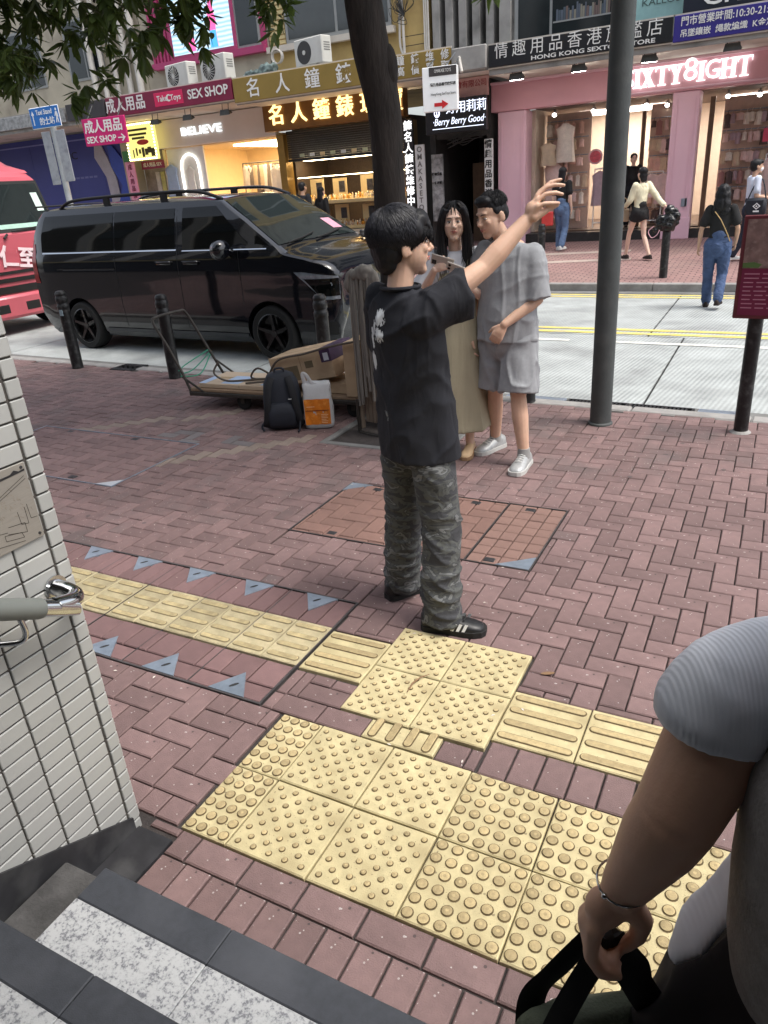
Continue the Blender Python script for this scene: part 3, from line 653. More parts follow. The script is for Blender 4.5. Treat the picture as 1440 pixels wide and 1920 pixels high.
# engraved plate screwed to the tiles
m_plq = M('brushed bronze plate', srgb(150,146,138), 0.4, metal=0.3, var=0.06, scale=20, stretch=(1,1,12))
m_ink = M('engraved dark line', srgb(70,64,58), 0.6, var=0.1)
m_inkl = M('engraved hill shading', srgb(138,128,116), 0.5, var=0.3, scale=60)
pq = thing('map_plaque', 'bronze engraved map plaque screwed to the white tiled wall', 'plaque', (WX+0.0015, 0.80, 1.081))
MB().bbox(0, 0.004, 0, 0.296, 0, 0.206, 0.0015).build('plate', m_plq, pq)
def ink(pts, w=0.0008, m=m_ink, nm='engraving'):
    mb = MB()
    for (a, b_), (c, d) in zip(pts, pts[1:]):
        v = Vector((c-a, d-b_)); n = Vector((-v.y, v.x)); n = n.normalized()*w if n.length else n
        mb.add([(0.0046,a-n.x,b_-n.y),(0.0046,c-n.x,d-n.y),(0.0046,c+n.x,d+n.y),(0.0046,a+n.x,b_+n.y)], [(0,1,2,3)])
    return mb.build(nm, m, pq)
MB().prism([(0.0,0.168),(0.291,0.184),(0.291,0.189),(0.275,0.187),(0.262,0.194),(0.25,0.187),(0.225,0.186),(0.2,0.188),(0.0,0.186)], 0.0042, 0.0050, 'x').build('title_band', M('black title band', (0.02,0.02,0.022), 0.4), pq)
for pts in ([(0.14,0.12),(0.20,0.14),(0.285,0.172)], [(0.13,0.114),(0.20,0.133),(0.287,0.164)], [(0.24,0.09),(0.242,0.055),(0.262,0.05),(0.262,0.095)], [(0.205,0.062),(0.252,0.056),(0.252,0.03),(0.2,0.045)], [(0.19,0.045),(0.236,0.035),(0.24,0.02),(0.19,0.03),(0.19,0.045)], [(0.27,0.1),(0.272,0.06),(0.29,0.058)], [(0.15,0.06),(0.2,0.05)], [(0.12,0.03),(0.24,0.01)]): ink(pts)
sh_ = MB()
for i in range(90):
    u, v = random.gauss(0.2, 0.05), random.gauss(0.115, 0.022)
    if 0.1 < u < 0.285 and 0.07 < v < 0.165:
        a = random.gauss(-1.0, 0.4); l = random.uniform(0.004, 0.012); w = 0.0009
        sh_.add([(0.0043,u,v),(0.0043,u+w,v+w),(0.0043,u+l*math.cos(a)+w,v+l*math.sin(a)+w),(0.0043,u+l*math.cos(a),v+l*math.sin(a))], [(0,1,2,3)])
sh_.build('hill_shading', m_inkl, pq)['kind'] = 'stuff'
for (u, v) in ((0.284,0.195),(0.284,0.012),(0.012,0.195),(0.012,0.012)): MB().tube([(0.004,u,v),(0.0062,u,v)], [0.0042,0.0034], 12).build('screw', m_dsteel, pq)
# unseen roof and walls of the exit, added to shade the nearest woman
rf = thing('exit_shelter', 'unseen flat roofed shelter shading the steps', 'shelter', (0, 0, 0))
m_soff = M('dark shelter soffit', (0.10,0.10,0.10), 0.7, var=0.1)
MB().bbox(-2.2, 2.9, -6.0, 0.48, 2.78, 3.1, 0.03).build('roof_slab', m_soff, rf)
MB().box(2.3, 2.55, -6.0, 0.9, 0.0, 2.775).build('side_wall', M('brown stone cladding', (0.12,0.10,0.09), 0.5, var=0.15, scale=3), rf)
MB().box(-1.6, 2.29, -5.6, -5.4, 0.45, 2.775).build('back_wall', M('grey cladding', (0.15,0.15,0.15), 0.5, var=0.1), rf)
# ================================================================== STREET FURNITURE
m_blk = M('black gloss post paint', (0.012,0.012,0.013), 0.38, var=0.4, scale=14, bump=0.35, bscale=60, stain=(0.10,0.10,0.10), stain_scale=16, stain_amt=0.5)
m_dgrey = M('dark grey pole paint', srgb(70,74,74), 0.6, var=0.12, scale=7, bump=0.2, bscale=60, stain=srgb(92,94,92), stain_scale=5, stain_amt=0.5)
def bollard(label, loc, h=0.93, group='black bollards'):
    t = thing('bollard', label, 'bollard', loc, random.uniform(0, 6), group)
    MB().lathe([(0.073,0),(0.070,0.02),(0.068,h-0.22)], 20).build('shaft', m_blk, t, True)
    MB().lathe([(0.066,h-0.225),(0.072,h-0.215),(0.073,h-0.175),(0.067,h-0.165),(0.064,h-0.145),(0.071,h-0.135),(0.073,h-0.09),(0.067,h-0.075),(0.062,h-0.06),(0.066,h-0.05),(0.064,h-0.03),(0.05,h-0.008),(0.02,h),(0.004,h+0.001)], 20).build('cap', m_blk, t, True)
    return t
b = bollard('leftmost black bollard in front of the van rear wheel', (-7.76, 6.33, 0), 0.95)
MB().box(0.03, 0.075, -0.02, 0.02, 0.66, 0.73).build('sticker', M('pale sticker', srgb(150,170,180), 0.5, var=0.1), b).rotation_euler = (0, 0, R(-75)-b.rotation_euler.z)
bollard('black bollard beside the loop handle of the flat trolley', (-6.01, 6.19, 0))
bollard('black bollard before the van front wheel behind the cartons', (-3.97, 6.22, 0))
bollard('black bollard mostly hidden behind the man in grey', (-1.86, 6.20, 0))
bollard('black bollard on the far pavement at the edge of the pink shop', (-4.06, 14.30, 0.05), 0.94, 'far bollards')
b5 = bollard('far bollard with a black plastic bag wrapped over its top', (-1.80, 14.0, 0.04), 0.98, 'far bollards')
bollard('far bollard showing just above the van bonnet', (-7.95, 14.4, 0.05), 0.98, 'far bollards')

def remesh(mb, name, mat, voxel=0.012, smooth=6, parent=None, loc=None, disp=None):
    """one continuous skin grown over overlapping volumes"""
    me = mb.mesh(name, mat); o = link(name, me, parent, loc)
    md = o.modifiers.new('r', 'REMESH'); md.mode = 'VOXEL'; md.voxel_size = voxel; md.use_smooth_shade = True
    if smooth: ms = o.modifiers.new('s', 'SMOOTH'); ms.factor = 0.5; ms.iterations = smooth
    apply_mods(o)
    if not o.data.materials: o.data.materials.append(mat)
    if disp: disp(o.data)
    o.data.polygons.foreach_set('use_smooth', [True]*len(o.data.polygons)); o.data.update()
    return o
def noise_disp(amp, scale, seed=0.0, stretch=(1,1,1), z0=None):
    def f(me):
        me.calc_loop_triangles() if False else None
        ns = [v.normal.copy() for v in me.vertices]
        for v, n in zip(me.vertices, ns):
            p = Vector((v.co.x*stretch[0], v.co.y*stretch[1], v.co.z*stretch[2]))*scale+Vector((seed, seed*1.7, seed*0.3))
            k = noise.noise(p)+0.5*noise.noise(p*2.1)
            v.co += n*(amp*k)
    return f
m_bin = M('black plastic bag', (0.01,0.01,0.011), 0.22, var=0.3, scale=10)
mb = MB(); mb.ell((0,0,0.90), (0.16,0.13,0.15)); mb.ell((0.11,0.02,0.98), (0.10,0.09,0.13)); mb.ell((-0.10,-0.02,0.94), (0.09,0.08,0.10)); mb.ell((0.02,0,1.09), (0.08,0.07,0.09)); mb.tube([(-0.12,-0.05,0.9),(-0.22,-0.08,0.72)], [0.05,0.015], 8)
bgo = tag(remesh(mb, 'plastic_bag', m_bin, 0.015, 2, None, (-1.80, 13.98, 0.04), noise_disp(0.03, 14, 3)), 'crumpled black plastic bag hung over a far bollard by the pink pillar', 'bag')
mb = MB(); mb.tube(arc([(-0.20,-0.10,0.86),(-0.28,-0.12,0.78),(-0.22,-0.13,0.68),(-0.14,-0.13,0.72),(-0.1,-0.12,0.80)]), 0.008, 6).build('pink_strap', M('pink strap', srgb(206,160,170), 0.6), bgo)

t = thing('lamp_post', 'tall dark grey steel lamp post on the near pavement', 'lamp post', (-1.116, 5.72, 0))
MB().tube([(0,0,0),(0,0,2.0),(0,0,4.5),(0,0,8.2)], [0.082,0.079,0.075,0.066], 28).build('shaft', m_dgrey, t, True)
MB().lathe([(0.097,0),(0.095,0.012),(0.083,0.02)], 28).build('base_collar', m_dgrey, t, True)
MB().bbox(-0.03, 0.03, -0.088, -0.07, 0.55, 0.95, 0.006).build('hatch', m_dgrey, t).rotation_euler = (0, 0, R(150))
MB().tube(arc([(0,0,8.15),(0,0.3,8.7),(0,1.4,8.95)]), 0.04, 12).build('arm', m_dgrey, t, True)
MB().bbox(-0.15, 0.15, 1.2, 1.9, 8.88, 9.0, 0.04).build('lantern', m_dgrey, t)

m_maroon = M('maroon sign frame', srgb(98,42,50), 0.45, var=0.1, scale=6)
t = thing('map_sign', 'maroon framed street map sign on a black post at the right edge', 'sign', (-0.101, 5.77, 0), R(-6))
MB().tube([(0,0,0),(0,0,1.5)], 0.05, 20).build('post', m_blk, t, True)
MB().bbox(-0.145, 0.50, -0.075, -0.052, 0.84, 1.51, 0.006).build('frame', m_maroon, t)
MB().box(-0.118, 0.473, -0.0775, -0.0755, 0.865, 1.485).build('text_panel', M('maroon text panel', srgb(112,36,66), 0.35, var=0.06), t)
mp = MB().box(-0.118, 0.473, -0.0795, -0.0778, 1.175, 1.485).build('map', M('printed map', srgb(122,98,94), 0.4, var=0.3, scale=14, detail=6, stain=srgb(160,140,132), stain_scale=30, stain_amt=0.6), t)
MB().prism([(-0.118,1.18),(-0.02,1.178),(0.0,1.2),(-0.05,1.215),(-0.118,1.21)], -0.0806, -0.0797, 'y').build('park', M('map green', srgb(84,110,62), 0.5, var=0.15), mp)
m_tline = M('pale sign lettering', srgb(176,120,140), 0.5)
for r in range(9):
    x = -0.10
    while x < 0.44:
        w = random.uniform(0.03, 0.10); MB().box(x, min(x+w, 0.46), -0.0787, -0.0776, 1.135-r*0.028, 1.142-r*0.028).build('text_line', m_tline, t); x += w+0.02
MB().lathe([(0.075,0),(0.06,0.012),(0.05,0.016)], 14, (0,0,0)).build('mortar_collar', m_conc, t)

m_galv = M('galvanised post', srgb(166,172,176), 0.5, metal=0.3, var=0.12, scale=6)
m_blue = M('blue sign face', srgb(38,112,190), 0.4, var=0.05)
m_white = M('white lettering', srgb(235,237,238), 0.5, var=0.03)
t = thing('taxi_stand_sign', 'blue taxi stand direction sign on a tall galvanised post', 'sign', (-16.35, 14.3, 0.06))
MB().tube([(0,0,0),(0,0,3.95)], 0.075, 16).build('post', m_galv, t, True)
MB().bbox(-0.60, 0.44, -0.105, -0.085, 3.62, 4.08, 0.02).build('panel_edge', m_white, t)
pn = MB().bbox(-0.585, 0.425, -0.109, -0.104, 3.635, 4.065, 0.02).build('panel', m_blue, t)
text('lettering', 'Taxi Stand', 0.15, m_white, t, (-0.08, -0.112, 3.96), bold=0.002, width=0.56)
text('lettering', '的士站', 0.19, m_white, t, (-0.02, -0.112, 3.755), bold=0.003, width=0.52)
MB().prism([(-0.50,3.70),(-0.47,3.70),(-0.47,3.92),(-0.435,3.92),(-0.485,4.01),(-0.535,3.92),(-0.50,3.92)], -0.113, -0.110, 'y').build('arrow', m_white, t)
mbp = MB(); mbp.ell((0.345,-0.111,3.985), (0.028,0.002,0.032), 10, 6); mbp.prism([(0.315,3.94),(0.375,3.94),(0.40,3.82),(0.375,3.82),(0.365,3.86),(0.39,3.70),(0.36,3.70),(0.345,3.79),(0.31,3.70),(0.285,3.71),(0.325,3.83),(0.32,3.88),(0.29,3.84),(0.275,3.85)], -0.113, -0.110, 'y'); mbp.build('walking_figure', m_white, t)
m_fad = M('faded notice board', srgb(160,164,170), 0.6, var=0.15, scale=6, stain=srgb(110,112,120), stain_scale=6, stain_amt=0.7)
MB().bbox(-0.40, -0.09, -0.06, -0.04, 2.35, 3.55, 0.01).build('notice_board', m_fad, t); MB().bbox(0.09, 0.42, -0.06, -0.04, 2.40, 3.55, 0.01).build('notice_board', m_fad, t)

# ------------------------------------------------------------------ tree
m_bark = M('dark tree bark', (0.030,0.024,0.021), 0.9, var=0.5, scale=14, stretch=(1,1,0.25), bump=1.0, bscale=45)
m_leaf = M('dark green leaf', (0.082,0.118,0.040), 0.42, var=0.35, scale=3, rand=0.45)
N, L, bs = nodes(m_leaf); tr = N.new('ShaderNodeBsdfTranslucent'); tr.inputs[0].default_value = (0.14,0.22,0.04,1); mxs = N.new('ShaderNodeMixShader'); mxs.inputs[0].default_value = 0.35
L.new(bs.outputs[0], mxs.inputs[1]); L.new(tr.outputs[0], mxs.inputs[2]); L.new(mxs.outputs[0], N['Material Output'].inputs[0])
tree = thing('street_tree', 'dark trunked street tree with long drooping leaves beside the van', 'tree', (-2.655, 5.29, -0.03))
def bark_tube(mb, pts, rad, n=18, seed=0, amp=0.12):
    P = arc(pts, 6); K = len(P); R_ = []
    k = len(rad)-1
    for i in range(K):
        t_ = i/(K-1)*k; a = min(int(t_), k-1); R_.append(rad[a]+(rad[a+1]-rad[a])*(t_-a))
    o = len(mb.v); mb.tube(P, R_, n)
    for i in range(o, len(mb.v)):
        c = P[min((i-o)//n, K-1)]; v = mb.v[i]; d = v-c
        mb.v[i] = c+d*(1+amp*(noise.noise(Vector((v.x*9+seed, v.y*9, v.z*2.2)))+0.4*noise.noise(v*17)))
mb = MB()
bark_tube(mb, [(0.06,0.0,-0.25),(0.03,0,0.05),(0.0,0,0.6),(0.0,0,1.2),(-0.01,0,1.75),(-0.01,0.0,2.3),(-0.06,-0.03,2.72),(-0.10,-0.05,3.1),(-0.12,-0.05,3.6)], [0.24,0.155,0.128,0.120,0.118,0.119,0.128,0.130,0.135], 22, 1)
mb.ell((0.035,0.0,2.62), (0.075,0.07,0.16), 10, 8)
mb.build('trunk', m_bark, tree, 'all')
limbs = [[(-0.12,-0.05,3.45),(-0.7,-0.35,3.95),(-1.5,-0.6,4.3),(-2.4,-0.8,4.4)], [(-0.12,-0.05,3.5),(0.5,0.2,4.2),(1.3,0.1,4.9),(2.0,-0.3,5.3)], [(-0.12,-0.05,3.5),(-0.2,-0.9,4.3),(0.1,-1.8,5.0)], [(-0.12,-0.05,3.5),(-0.3,0.7,4.4),(-0.6,1.5,5.0)], [(-0.12,-0.05,3.5),(-0.1,0.0,4.6),(-0.3,0.1,6.0)],
         [(-1.3,-0.55,4.2),(-1.7,-0.9,3.7),(-2.1,-0.9,3.3)], [(-0.7,-0.35,3.95),(-0.95,-0.3,3.5),(-1.15,-0.1,3.2)], [(-1.5,-0.6,4.3),(-2.1,-0.1,3.9),(-2.6,0.0,3.4)]]
for i, l in enumerate(limbs):
    mb = MB(); r0 = 0.10 if i < 5 else 0.035; bark_tube(mb, l, [r0, r0*0.6, r0*0.3], 10, i*5, 0.08); mb.build('limb', m_bark, tree, 'all')
cr = MB(); rng = random.Random(11)
def rosette(mb, c, s):
    d = Vector((rng.uniform(-1,1), rng.uniform(-1,1), rng.uniform(-1.1,0.7))).normalized()
    a = d.orthogonal().normalized(); b_ = d.cross(a); n = rng.randint(6, 9)
    for i in range(n):
        th = 2*math.pi*(i+rng.random()*0.6)/n; sp = rng.uniform(0.45, 1.05)
        ax = (d*math.cos(sp)+(a*math.cos(th)+b_*math.sin(th))*math.sin(sp)).normalized()
        ax = (ax+Vector((0,0,-0.25))).normalized(); sd_ = ax.cross(Vector((rng.uniform(-.5,.5),rng.uniform(-.5,.5),1))).normalized(); nn = sd_.cross(ax)
        l = s*rng.uniform(0.75, 1.2); w = l*0.15
        p0 = c+ax*0.01; p1 = c+ax*l*0.35; p2 = c+ax*l*0.7-nn*l*0.03+Vector((0,0,-l*0.04)); p3 = c+ax*l+Vector((0,0,-l*0.14))
        mb.add([p0, p1+sd_*w-nn*w*0.3, p2+sd_*w*0.8-nn*w*0.25, p3, p2-sd_*w*0.8-nn*w*0.25, p1-sd_*w-nn*w*0.3, p1, p2], [(0,6,5),(0,1,6),(1,2,7,6),(6,7,4,5),(2,3,7),(7,3,4)])
def inside(p, E): return any(((p.x-c[0])/r[0])**2+((p.y-c[1])/r[1])**2+((p.z-c[2])/r[2])**2 < 1 for c, r in E)
LOW = [((-2.55,-0.75,3.75),(0.95,0.9,1.18)), ((-1.75,-0.5,3.80),(0.62,0.6,0.98)), ((-3.3,-1.2,3.95),(0.9,1.0,1.28)), ((-0.98,0.12,3.62),(0.26,0.28,0.66)), ((-1.4,-0.2,3.75),(0.20,0.22,0.85))]
BIG = [((-0.3,-0.1,5.9),(3.0,2.9,1.9)), ((-2.2,-0.6,5.0),(1.9,1.8,1.2)), ((1.2,-0.6,5.4),(1.7,1.8,1.2))]
cnt = 0
while cnt < 1500:
    p = Vector((rng.uniform(-4.3,-0.5), rng.uniform(-2.3,0.8), rng.uniform(2.5,5.0)))
    if inside(p, LOW) and noise.noise(p*2.1+Vector((5,3,1))) > -0.12: rosette(cr, p, 0.15); cnt += 1
cnt = 0
while cnt < 2300:
    p = Vector((rng.uniform(-4.2,3.2), rng.uniform(-3.1,3), rng.uniform(3.7,7.8)))
    if inside(p, BIG) and noise.noise(p*0.9) > -0.25: rosette(cr, p, 0.20); cnt += 1
for E1 in (LOW[3], LOW[4]):
    cnt = 0
    while cnt < 75:
        p = Vector([E1[0][i]+rng.uniform(-1,1)*E1[1][i] for i in range(3)])
        if inside(p, [E1]): rosette(cr, p, 0.14); cnt += 1
for k in range(7): rosette(cr, Vector((rng.uniform(0.34,0.62), rng.uniform(0.5,0.9), rng.uniform(3.16,3.3))), 0.16)
cr.build('crown', m_leaf, tree)
# ================================================================== VEHICLES
m_paint = M('black car paint', (0.004,0.005,0.008), 0.12, var=0.0, coat=1.0, spec=0.35)
m_glassd = M('tinted car glass', (0.003,0.004,0.004), 0.03, var=0.0, spec=0.45)
m_ws = M('windscreen glass', (0.016,0.022,0.022), 0.02, var=0.0, spec=1.0)
m_chrome = M('chrome trim', srgb(215,218,222), 0.12, metal=1.0, var=0.0)
m_tyre = M('tyre rubber', (0.014,0.014,0.014), 0.8, var=0.2, scale=20)
m_rim = M('black alloy rim', (0.012,0.012,0.013), 0.25, metal=0.4, var=0.0, coat=0.6)
m_trim = M('matt black trim', (0.012,0.012,0.012), 0.6, var=0.2)
m_redl = M('red lamp lens', (0.30,0.01,0.012), 0.15, var=0.1, coat=0.6)
m_lens = M('clear lamp lens', srgb(150,160,170), 0.08, metal=0.5, var=0.3, scale=20)
def interp(t, T):
    if t <= T[0][0]: return T[0][1]
    for (a, b), (c, d) in zip(T, T[1:]):
        if t <= c: return b+(d-b)*(t-a)/(c-a)
    return T[-1][1]
van = thing('parked_van', 'black people carrier van with tinted windows parked at the kerb', 'van', (-10.05, 7.77, ROADZ), R(-3))
VC = 0.98
HW = [(0.18,0.86),(0.30,0.935),(0.50,0.968),(0.75,0.98),(0.95,0.972),(1.02,0.982),(1.25,0.972),(1.345,0.955),(1.37,0.935),(1.6,0.885),(1.8,0.83),(1.9,0.78),(2.0,0.70)]
TP = [(0.0,0.955),(0.25,0.99),(0.5,1.0),(4.6,1.0),(5.0,0.985),(5.25,0.955),(5.40,0.90),(5.5,0.80)]
TOP = [(0.0,1.90),(0.3,1.975),(1.0,2.0),(2.5,2.005),(3.5,1.985),(3.75,1.955),(4.2,1.70),(4.72,1.37),(4.80,1.335),(5.1,1.275),(5.3,1.215),(5.42,1.15),(5.5,1.05)]
REAR = [(0.18,0.16),(0.34,0.07),(0.5,0.0),(0.9,0.0),(1.3,0.03),(1.6,0.10),(1.85,0.24),(1.93,0.33),(2.0,0.42)]
FRONT = [(0.18,5.30),(0.30,5.42),(0.55,5.47),(0.85,5.48),(1.0,5.47),(1.1,5.44),(1.18,5.37),(1.24,5.2),(1.31,4.92),(1.345,4.80),(1.4,4.9),(2.0,4.9)]
def hwid(u, w): return interp(w, HW)*interp(u, TP)
def clampu(u, w): return max(interp(w, REAR), min(interp(w, FRONT), u))
def shoulder(u):
    T = interp(u, TOP); return min(1.90, T-0.035) if u < 4.75 else T-0.06
SF = [0,0.04,0.1,0.18,0.27,0.36,0.45,0.5,0.55,0.6,0.66,0.7,0.73,0.78,0.84,0.9,0.95,1.0]
def ring(u):
    zb = 0.20; Hs = shoulder(u); T = interp(u, TOP); side = []
    for f in SF: w = zb+(Hs-zb)*f; side.append((hwid(u, w), w))
    e = side[-1][0]
    for k in range(1, 7): a = k/6; side.append((e*math.cos(a*math.pi/2)**0.8 if k < 6 else 0.0, Hs+(T-Hs)*math.sin(a*math.pi/2)**0.7))
    pts = [(clampu(u, w), VC-h, w) for h, w in side]+[(clampu(u, w), VC+h, w) for h, w in reversed(side[:-1])]
    return pts
us = [-0.02,0.04,0.1,0.18,0.26,0.34,0.45,0.6]+[0.8+0.2*i for i in range(14)]+[3.55,3.68,3.78,3.9,4.05,4.2,4.35,4.5,4.62,4.70,4.76,4.82,4.95,5.08,5.2,5.3,5.38,5.44,5.49]
mb = MB(); mb.loft([ring(u) for u in us]); body = mb.build('body', m_paint, van, True)
# wheel openings cut through the sides
cutm = MB(); WU = (0.95, 4.50)
for u in WU: cutm.tube([(u,-0.3,0.34),(u,0.42,0.34)], 0.405, 36); cutm.tube([(u,1.54,0.34),(u,2.3,0.34)], 0.405, 36)
cut = cutm.build('cutter', m_trim, van); md = body.modifiers.new('b', 'BOOLEAN'); md.object = cut; md.operation = 'DIFFERENCE'; md.solver = 'EXACT'
cut.parent = None; TMP.collection.objects.link(cut); apply_mods(body); bpy.data.objects.remove(cut)
body.data.polygons.foreach_set('use_smooth', [True]*len(body.data.polygons)); body.data.set_sharp_from_angle(angle=R(30))
def side_patch(name, m, u0, u1, w0, w1, off=0.004, nu=12, nw=8, far=False, top=None, left=None, right=None, parent=van):
    mb = MB(); vs = []; fs = []
    for i in range(nu+1):
        for j in range(nw+1):
            w = w0+(w1-w0)*j/nw
            a = u0 if left is None else left(w); b_ = u1 if right is None else right(w)
            u = a+(b_-a)*i/nu; ww = w if top is None else min(w, top(u))
            h = hwid(u, ww)+off; vs.append((clampu(u, ww), VC+h if far else VC-h, ww))
    for i in range(nu):
        for j in range(nw): q = i*(nw+1)+j; fs.append((q, q+nw+1, q+nw+2, q+1))
    return mb.add(vs, fs).build(name, m, parent, True)
for far in (False, True):
    side_patch('rear_window', m_glassd, 0.32, 1.86, 1.385, 1.86, far=far, left=lambda w: 0.30+max(0, w-1.6)*0.35)
    side_patch('middle_window', m_glassd, 1.885, 3.02, 1.385, 1.86, far=far)
    side_patch('front_window', m_glassd, 3.16, 4.32, 1.37, 1.86, far=far, right=lambda w: 4.30-(w-1.37)*1.18)
    side_patch('quarter_glass', m_glassd, 4.36, 4.62, 1.37, 1.50, far=far, right=lambda w: 4.60-(w-1.37)*1.5, nu=4, nw=4)
    side_patch('belt_trim', m_chrome, 0.32, 3.05, 1.358, 1.374, 0.008, far=far, nw=2); side_patch('belt_trim', m_chrome, 3.16, 4.55, 1.348, 1.360, 0.008, far=far, nw=2)
    side_patch('slide_rail', m_trim, 0.62, 1.85, 1.135, 1.150, 0.004, far=far, nw=2); side_patch('rail_trim', m_chrome, 0.75, 1.85, 1.128, 1.134, 0.006, far=far, nw=1)
    side_patch('sill_trim', M('grey sill trim', srgb(70,72,76), 0.35, metal=0.3, var=0.1), 1.40, 4.08, 0.275, 0.325, 0.006, far=far, nw=2)
    for u, w0, w1 in ((1.87,0.36,1.36),(3.06,0.36,1.84),(3.10,0.36,0.37),(4.10,0.70,1.34)): side_patch('door_gap', m_trim, u, u+0.008, w0, w1, 0.0015, nu=1, nw=14, far=far)
    side_patch('arch_lip', m_trim, 1.3, 1.31, 0.3, 0.31, 0.001, nu=1, nw=1, far=far)
    side_patch('tail_light', m_redl, 0.0, 0.14, 0.95, 1.50, 0.006, nu=4, far=far)
    side_patch('headlight', m_lens, 4.92, 5.47, 0.76, 1.08, 0.006, nu=10, far=far, left=lambda w: 5.30-(w-0.76)*1.15, top=lambda u: 1.10-(u-4.92)*0.14)
    side_patch('headlight_mask', m_glassd, 5.06, 5.47, 0.80, 1.00, 0.010, nu=8, far=far, left=lambda w: 5.30-(w-0.76)*1.0)
    side_patch('bumper_vent', m_trim, 5.16, 5.42, 0.34, 0.50, 0.003, nu=6, far=far)
    for u in (2.72, 3.20):
        s = 1 if far else -1; w = 1.215; v = VC+s*(hwid(u, w))
        MB().bbox(u-0.02, u+0.24, min(v, v+s*0.05)+0.012*(s < 0), max(v, v+s*0.05), w-0.028, w+0.022, 0.014).build('door_handle', m_paint, van, True)
        side_patch('handle_trim', m_chrome, u-0.01, u+0.23, w+0.012, w+0.024, 0.052, nu=2, nw=1, far=far)
# windscreen across the nose, wipers, permit, interior mirror
def nose(u, a, off=0.004):
    T = interp(u, TOP); Hs = shoulder(u); e = hwid(u, Hs); c = abs(a)
    k = math.acos(min(1, c**(1/0.8)))/(math.pi/2); w = Hs+(T-Hs)*math.sin(k*math.pi/2)**0.7
    return (u+off*0.5, VC+e*a, w+off)
mb = MB(); vs = []; fs = []; nu, na = 10, 20
for i in range(nu+1):
    u = 3.80+(4.68-3.80)*i/nu
    for j in range(na+1): vs.append(nose(u, (-1+2*j/na)*(0.925-0.03*(1-i/nu)), 0.006))
for i in range(nu):
    for j in range(na): q = i*(na+1)+j; fs.append((q, q+na+1, q+na+2, q+1))
mb.add(vs, fs).build('windscreen', m_ws, van, True)
for a0, a1, ue in ((-0.75,-0.05,4.60),(-0.1,0.62,4.60)):
    MB().tube([nose(4.70,a0,0.02), nose(4.66,(a0+a1)/2,0.02), nose(ue,a1,0.02)], 0.010, 6).build('wiper', m_trim, van)
p = [nose(4.36,0.55,0.01), nose(4.56,0.55,0.01), nose(4.56,0.78,0.01), nose(4.36,0.78,0.01)]; MB().quad(*p).build('permit', M('pink permit card', srgb(206,150,168), 0.5, var=0.15, scale=30), van)
# roof rails
for s in (-1, 1):
    v = VC+s*0.70
    MB().tube(arc([(0.62,v,1.93),(0.9,v,2.035),(1.6,v,2.06),(2.6,v,2.06),(3.35,v,2.035),(3.75,v,1.93)]), 0.021, 10).build('roof_rail', m_trim if s < 0 else m_paint, van, True)
    for u in (1.65, 2.75): MB().bbox(u-0.06, u+0.06, v-0.02, v+0.02, 1.94, 2.06, 0.01).build('rail_foot', m_trim, van)
# door mirrors
for s in (-1, 1):
    v = VC+s*1.05; mb = MB(); mb.ell((3.99, v+s*0.08, 1.37), (0.10,0.14,0.115)); mb.ell((3.93, v+s*0.07, 1.36), (0.06,0.135,0.115)); mb.tube([(4.02,VC+s*0.93,1.33),(3.99,v+s*0.02,1.33)], 0.035, 8)
    mr_ = remesh(mb, 'door_mirror', m_paint, 0.012, 3, van)
    MB().box(3.90, 4.03, v+s*0.02-0.005, v+s*0.02+0.005, 1.29, 1.30).build('mirror_trim', m_chrome, mr_)
# wheels: tyre and five-spoke rim
def wheel(parent, u, v, w, r, s, rim=m_rim):
    wh = bpy.data.objects.new('wheel', None); COL.objects.link(wh); wh.parent = parent; wh.location = (u, v, w)
    d = s
    pr = [(0.235,0.10),(0.25,0.12),(r-0.03,0.125),(r-0.008,0.105),(r,0.07),(r,-0.07),(r-0.02,-0.11),(0.25,-0.12)]
    mb = MB(); mb.X = Matrix.Rotation(R(90)*d, 4, 'X'); mb.lathe(pr, 40, caps=False); mb.build('tyre', m_tyre, wh, True)
    mb = MB(); mb.X = Matrix.Rotation(R(90)*d, 4, 'X')
    mb.lathe([(0.25,0.119),(0.240,0.123),(0.232,0.10),(0.222,0.03),(0.05,0.0)], 40, caps=False); rm = mb.build('rim', rim, wh, True)
    mb = MB(); mb.X = Matrix.Rotation(R(90)*d, 4, 'X')
    mb.tube([(0,0,0.06),(0,0,0.10)], [0.06,0.045], 16); mb.build('hub', rim, wh, True)
    for k in range(5):
        mb = MB(); mb.X = Matrix.Rotation(R(90)*d, 4, 'X') @ Matrix.Rotation(2*math.pi*k/5+0.35, 4, 'Z')
        mb.add([(0.03,-0.036,0.05),(0.03,0.036,0.05),(0.236,0.026,0.075),(0.236,-0.026,0.075),(0.03,-0.026,0.092),(0.03,0.026,0.092),(0.236,0.017,0.112),(0.236,-0.017,0.112)], [(0,3,2,1),(4,5,6,7),(0,1,5,4),(1,2,6,5),(2,3,7,6),(3,0,4,7)]); mb.build('spoke', rim, wh)
    return wh
for u in WU:
    wheel(van, u, 0.13, 0.34, 0.345, 1); wheel(van, u, 1.83, 0.34, 0.345, -1)
MB().box(0.3, 5.2, 0.45, 1.5, 0.16, 0.45).build('underbody', m_trim, van)
MB().bbox(0.02, 0.10, 0.3, 1.66, 1.985, 2.01, 0.008).build('rear_spoiler', m_trim, van); 
for s in (0, 1):   # wheel-house lining
    for u in WU: MB().box(u-0.45, u+0.45, 0.26 if s == 0 else 1.66, 0.30 if s == 0 else 1.70, 0.2, 0.8).build('wheel_house', m_trim, van)

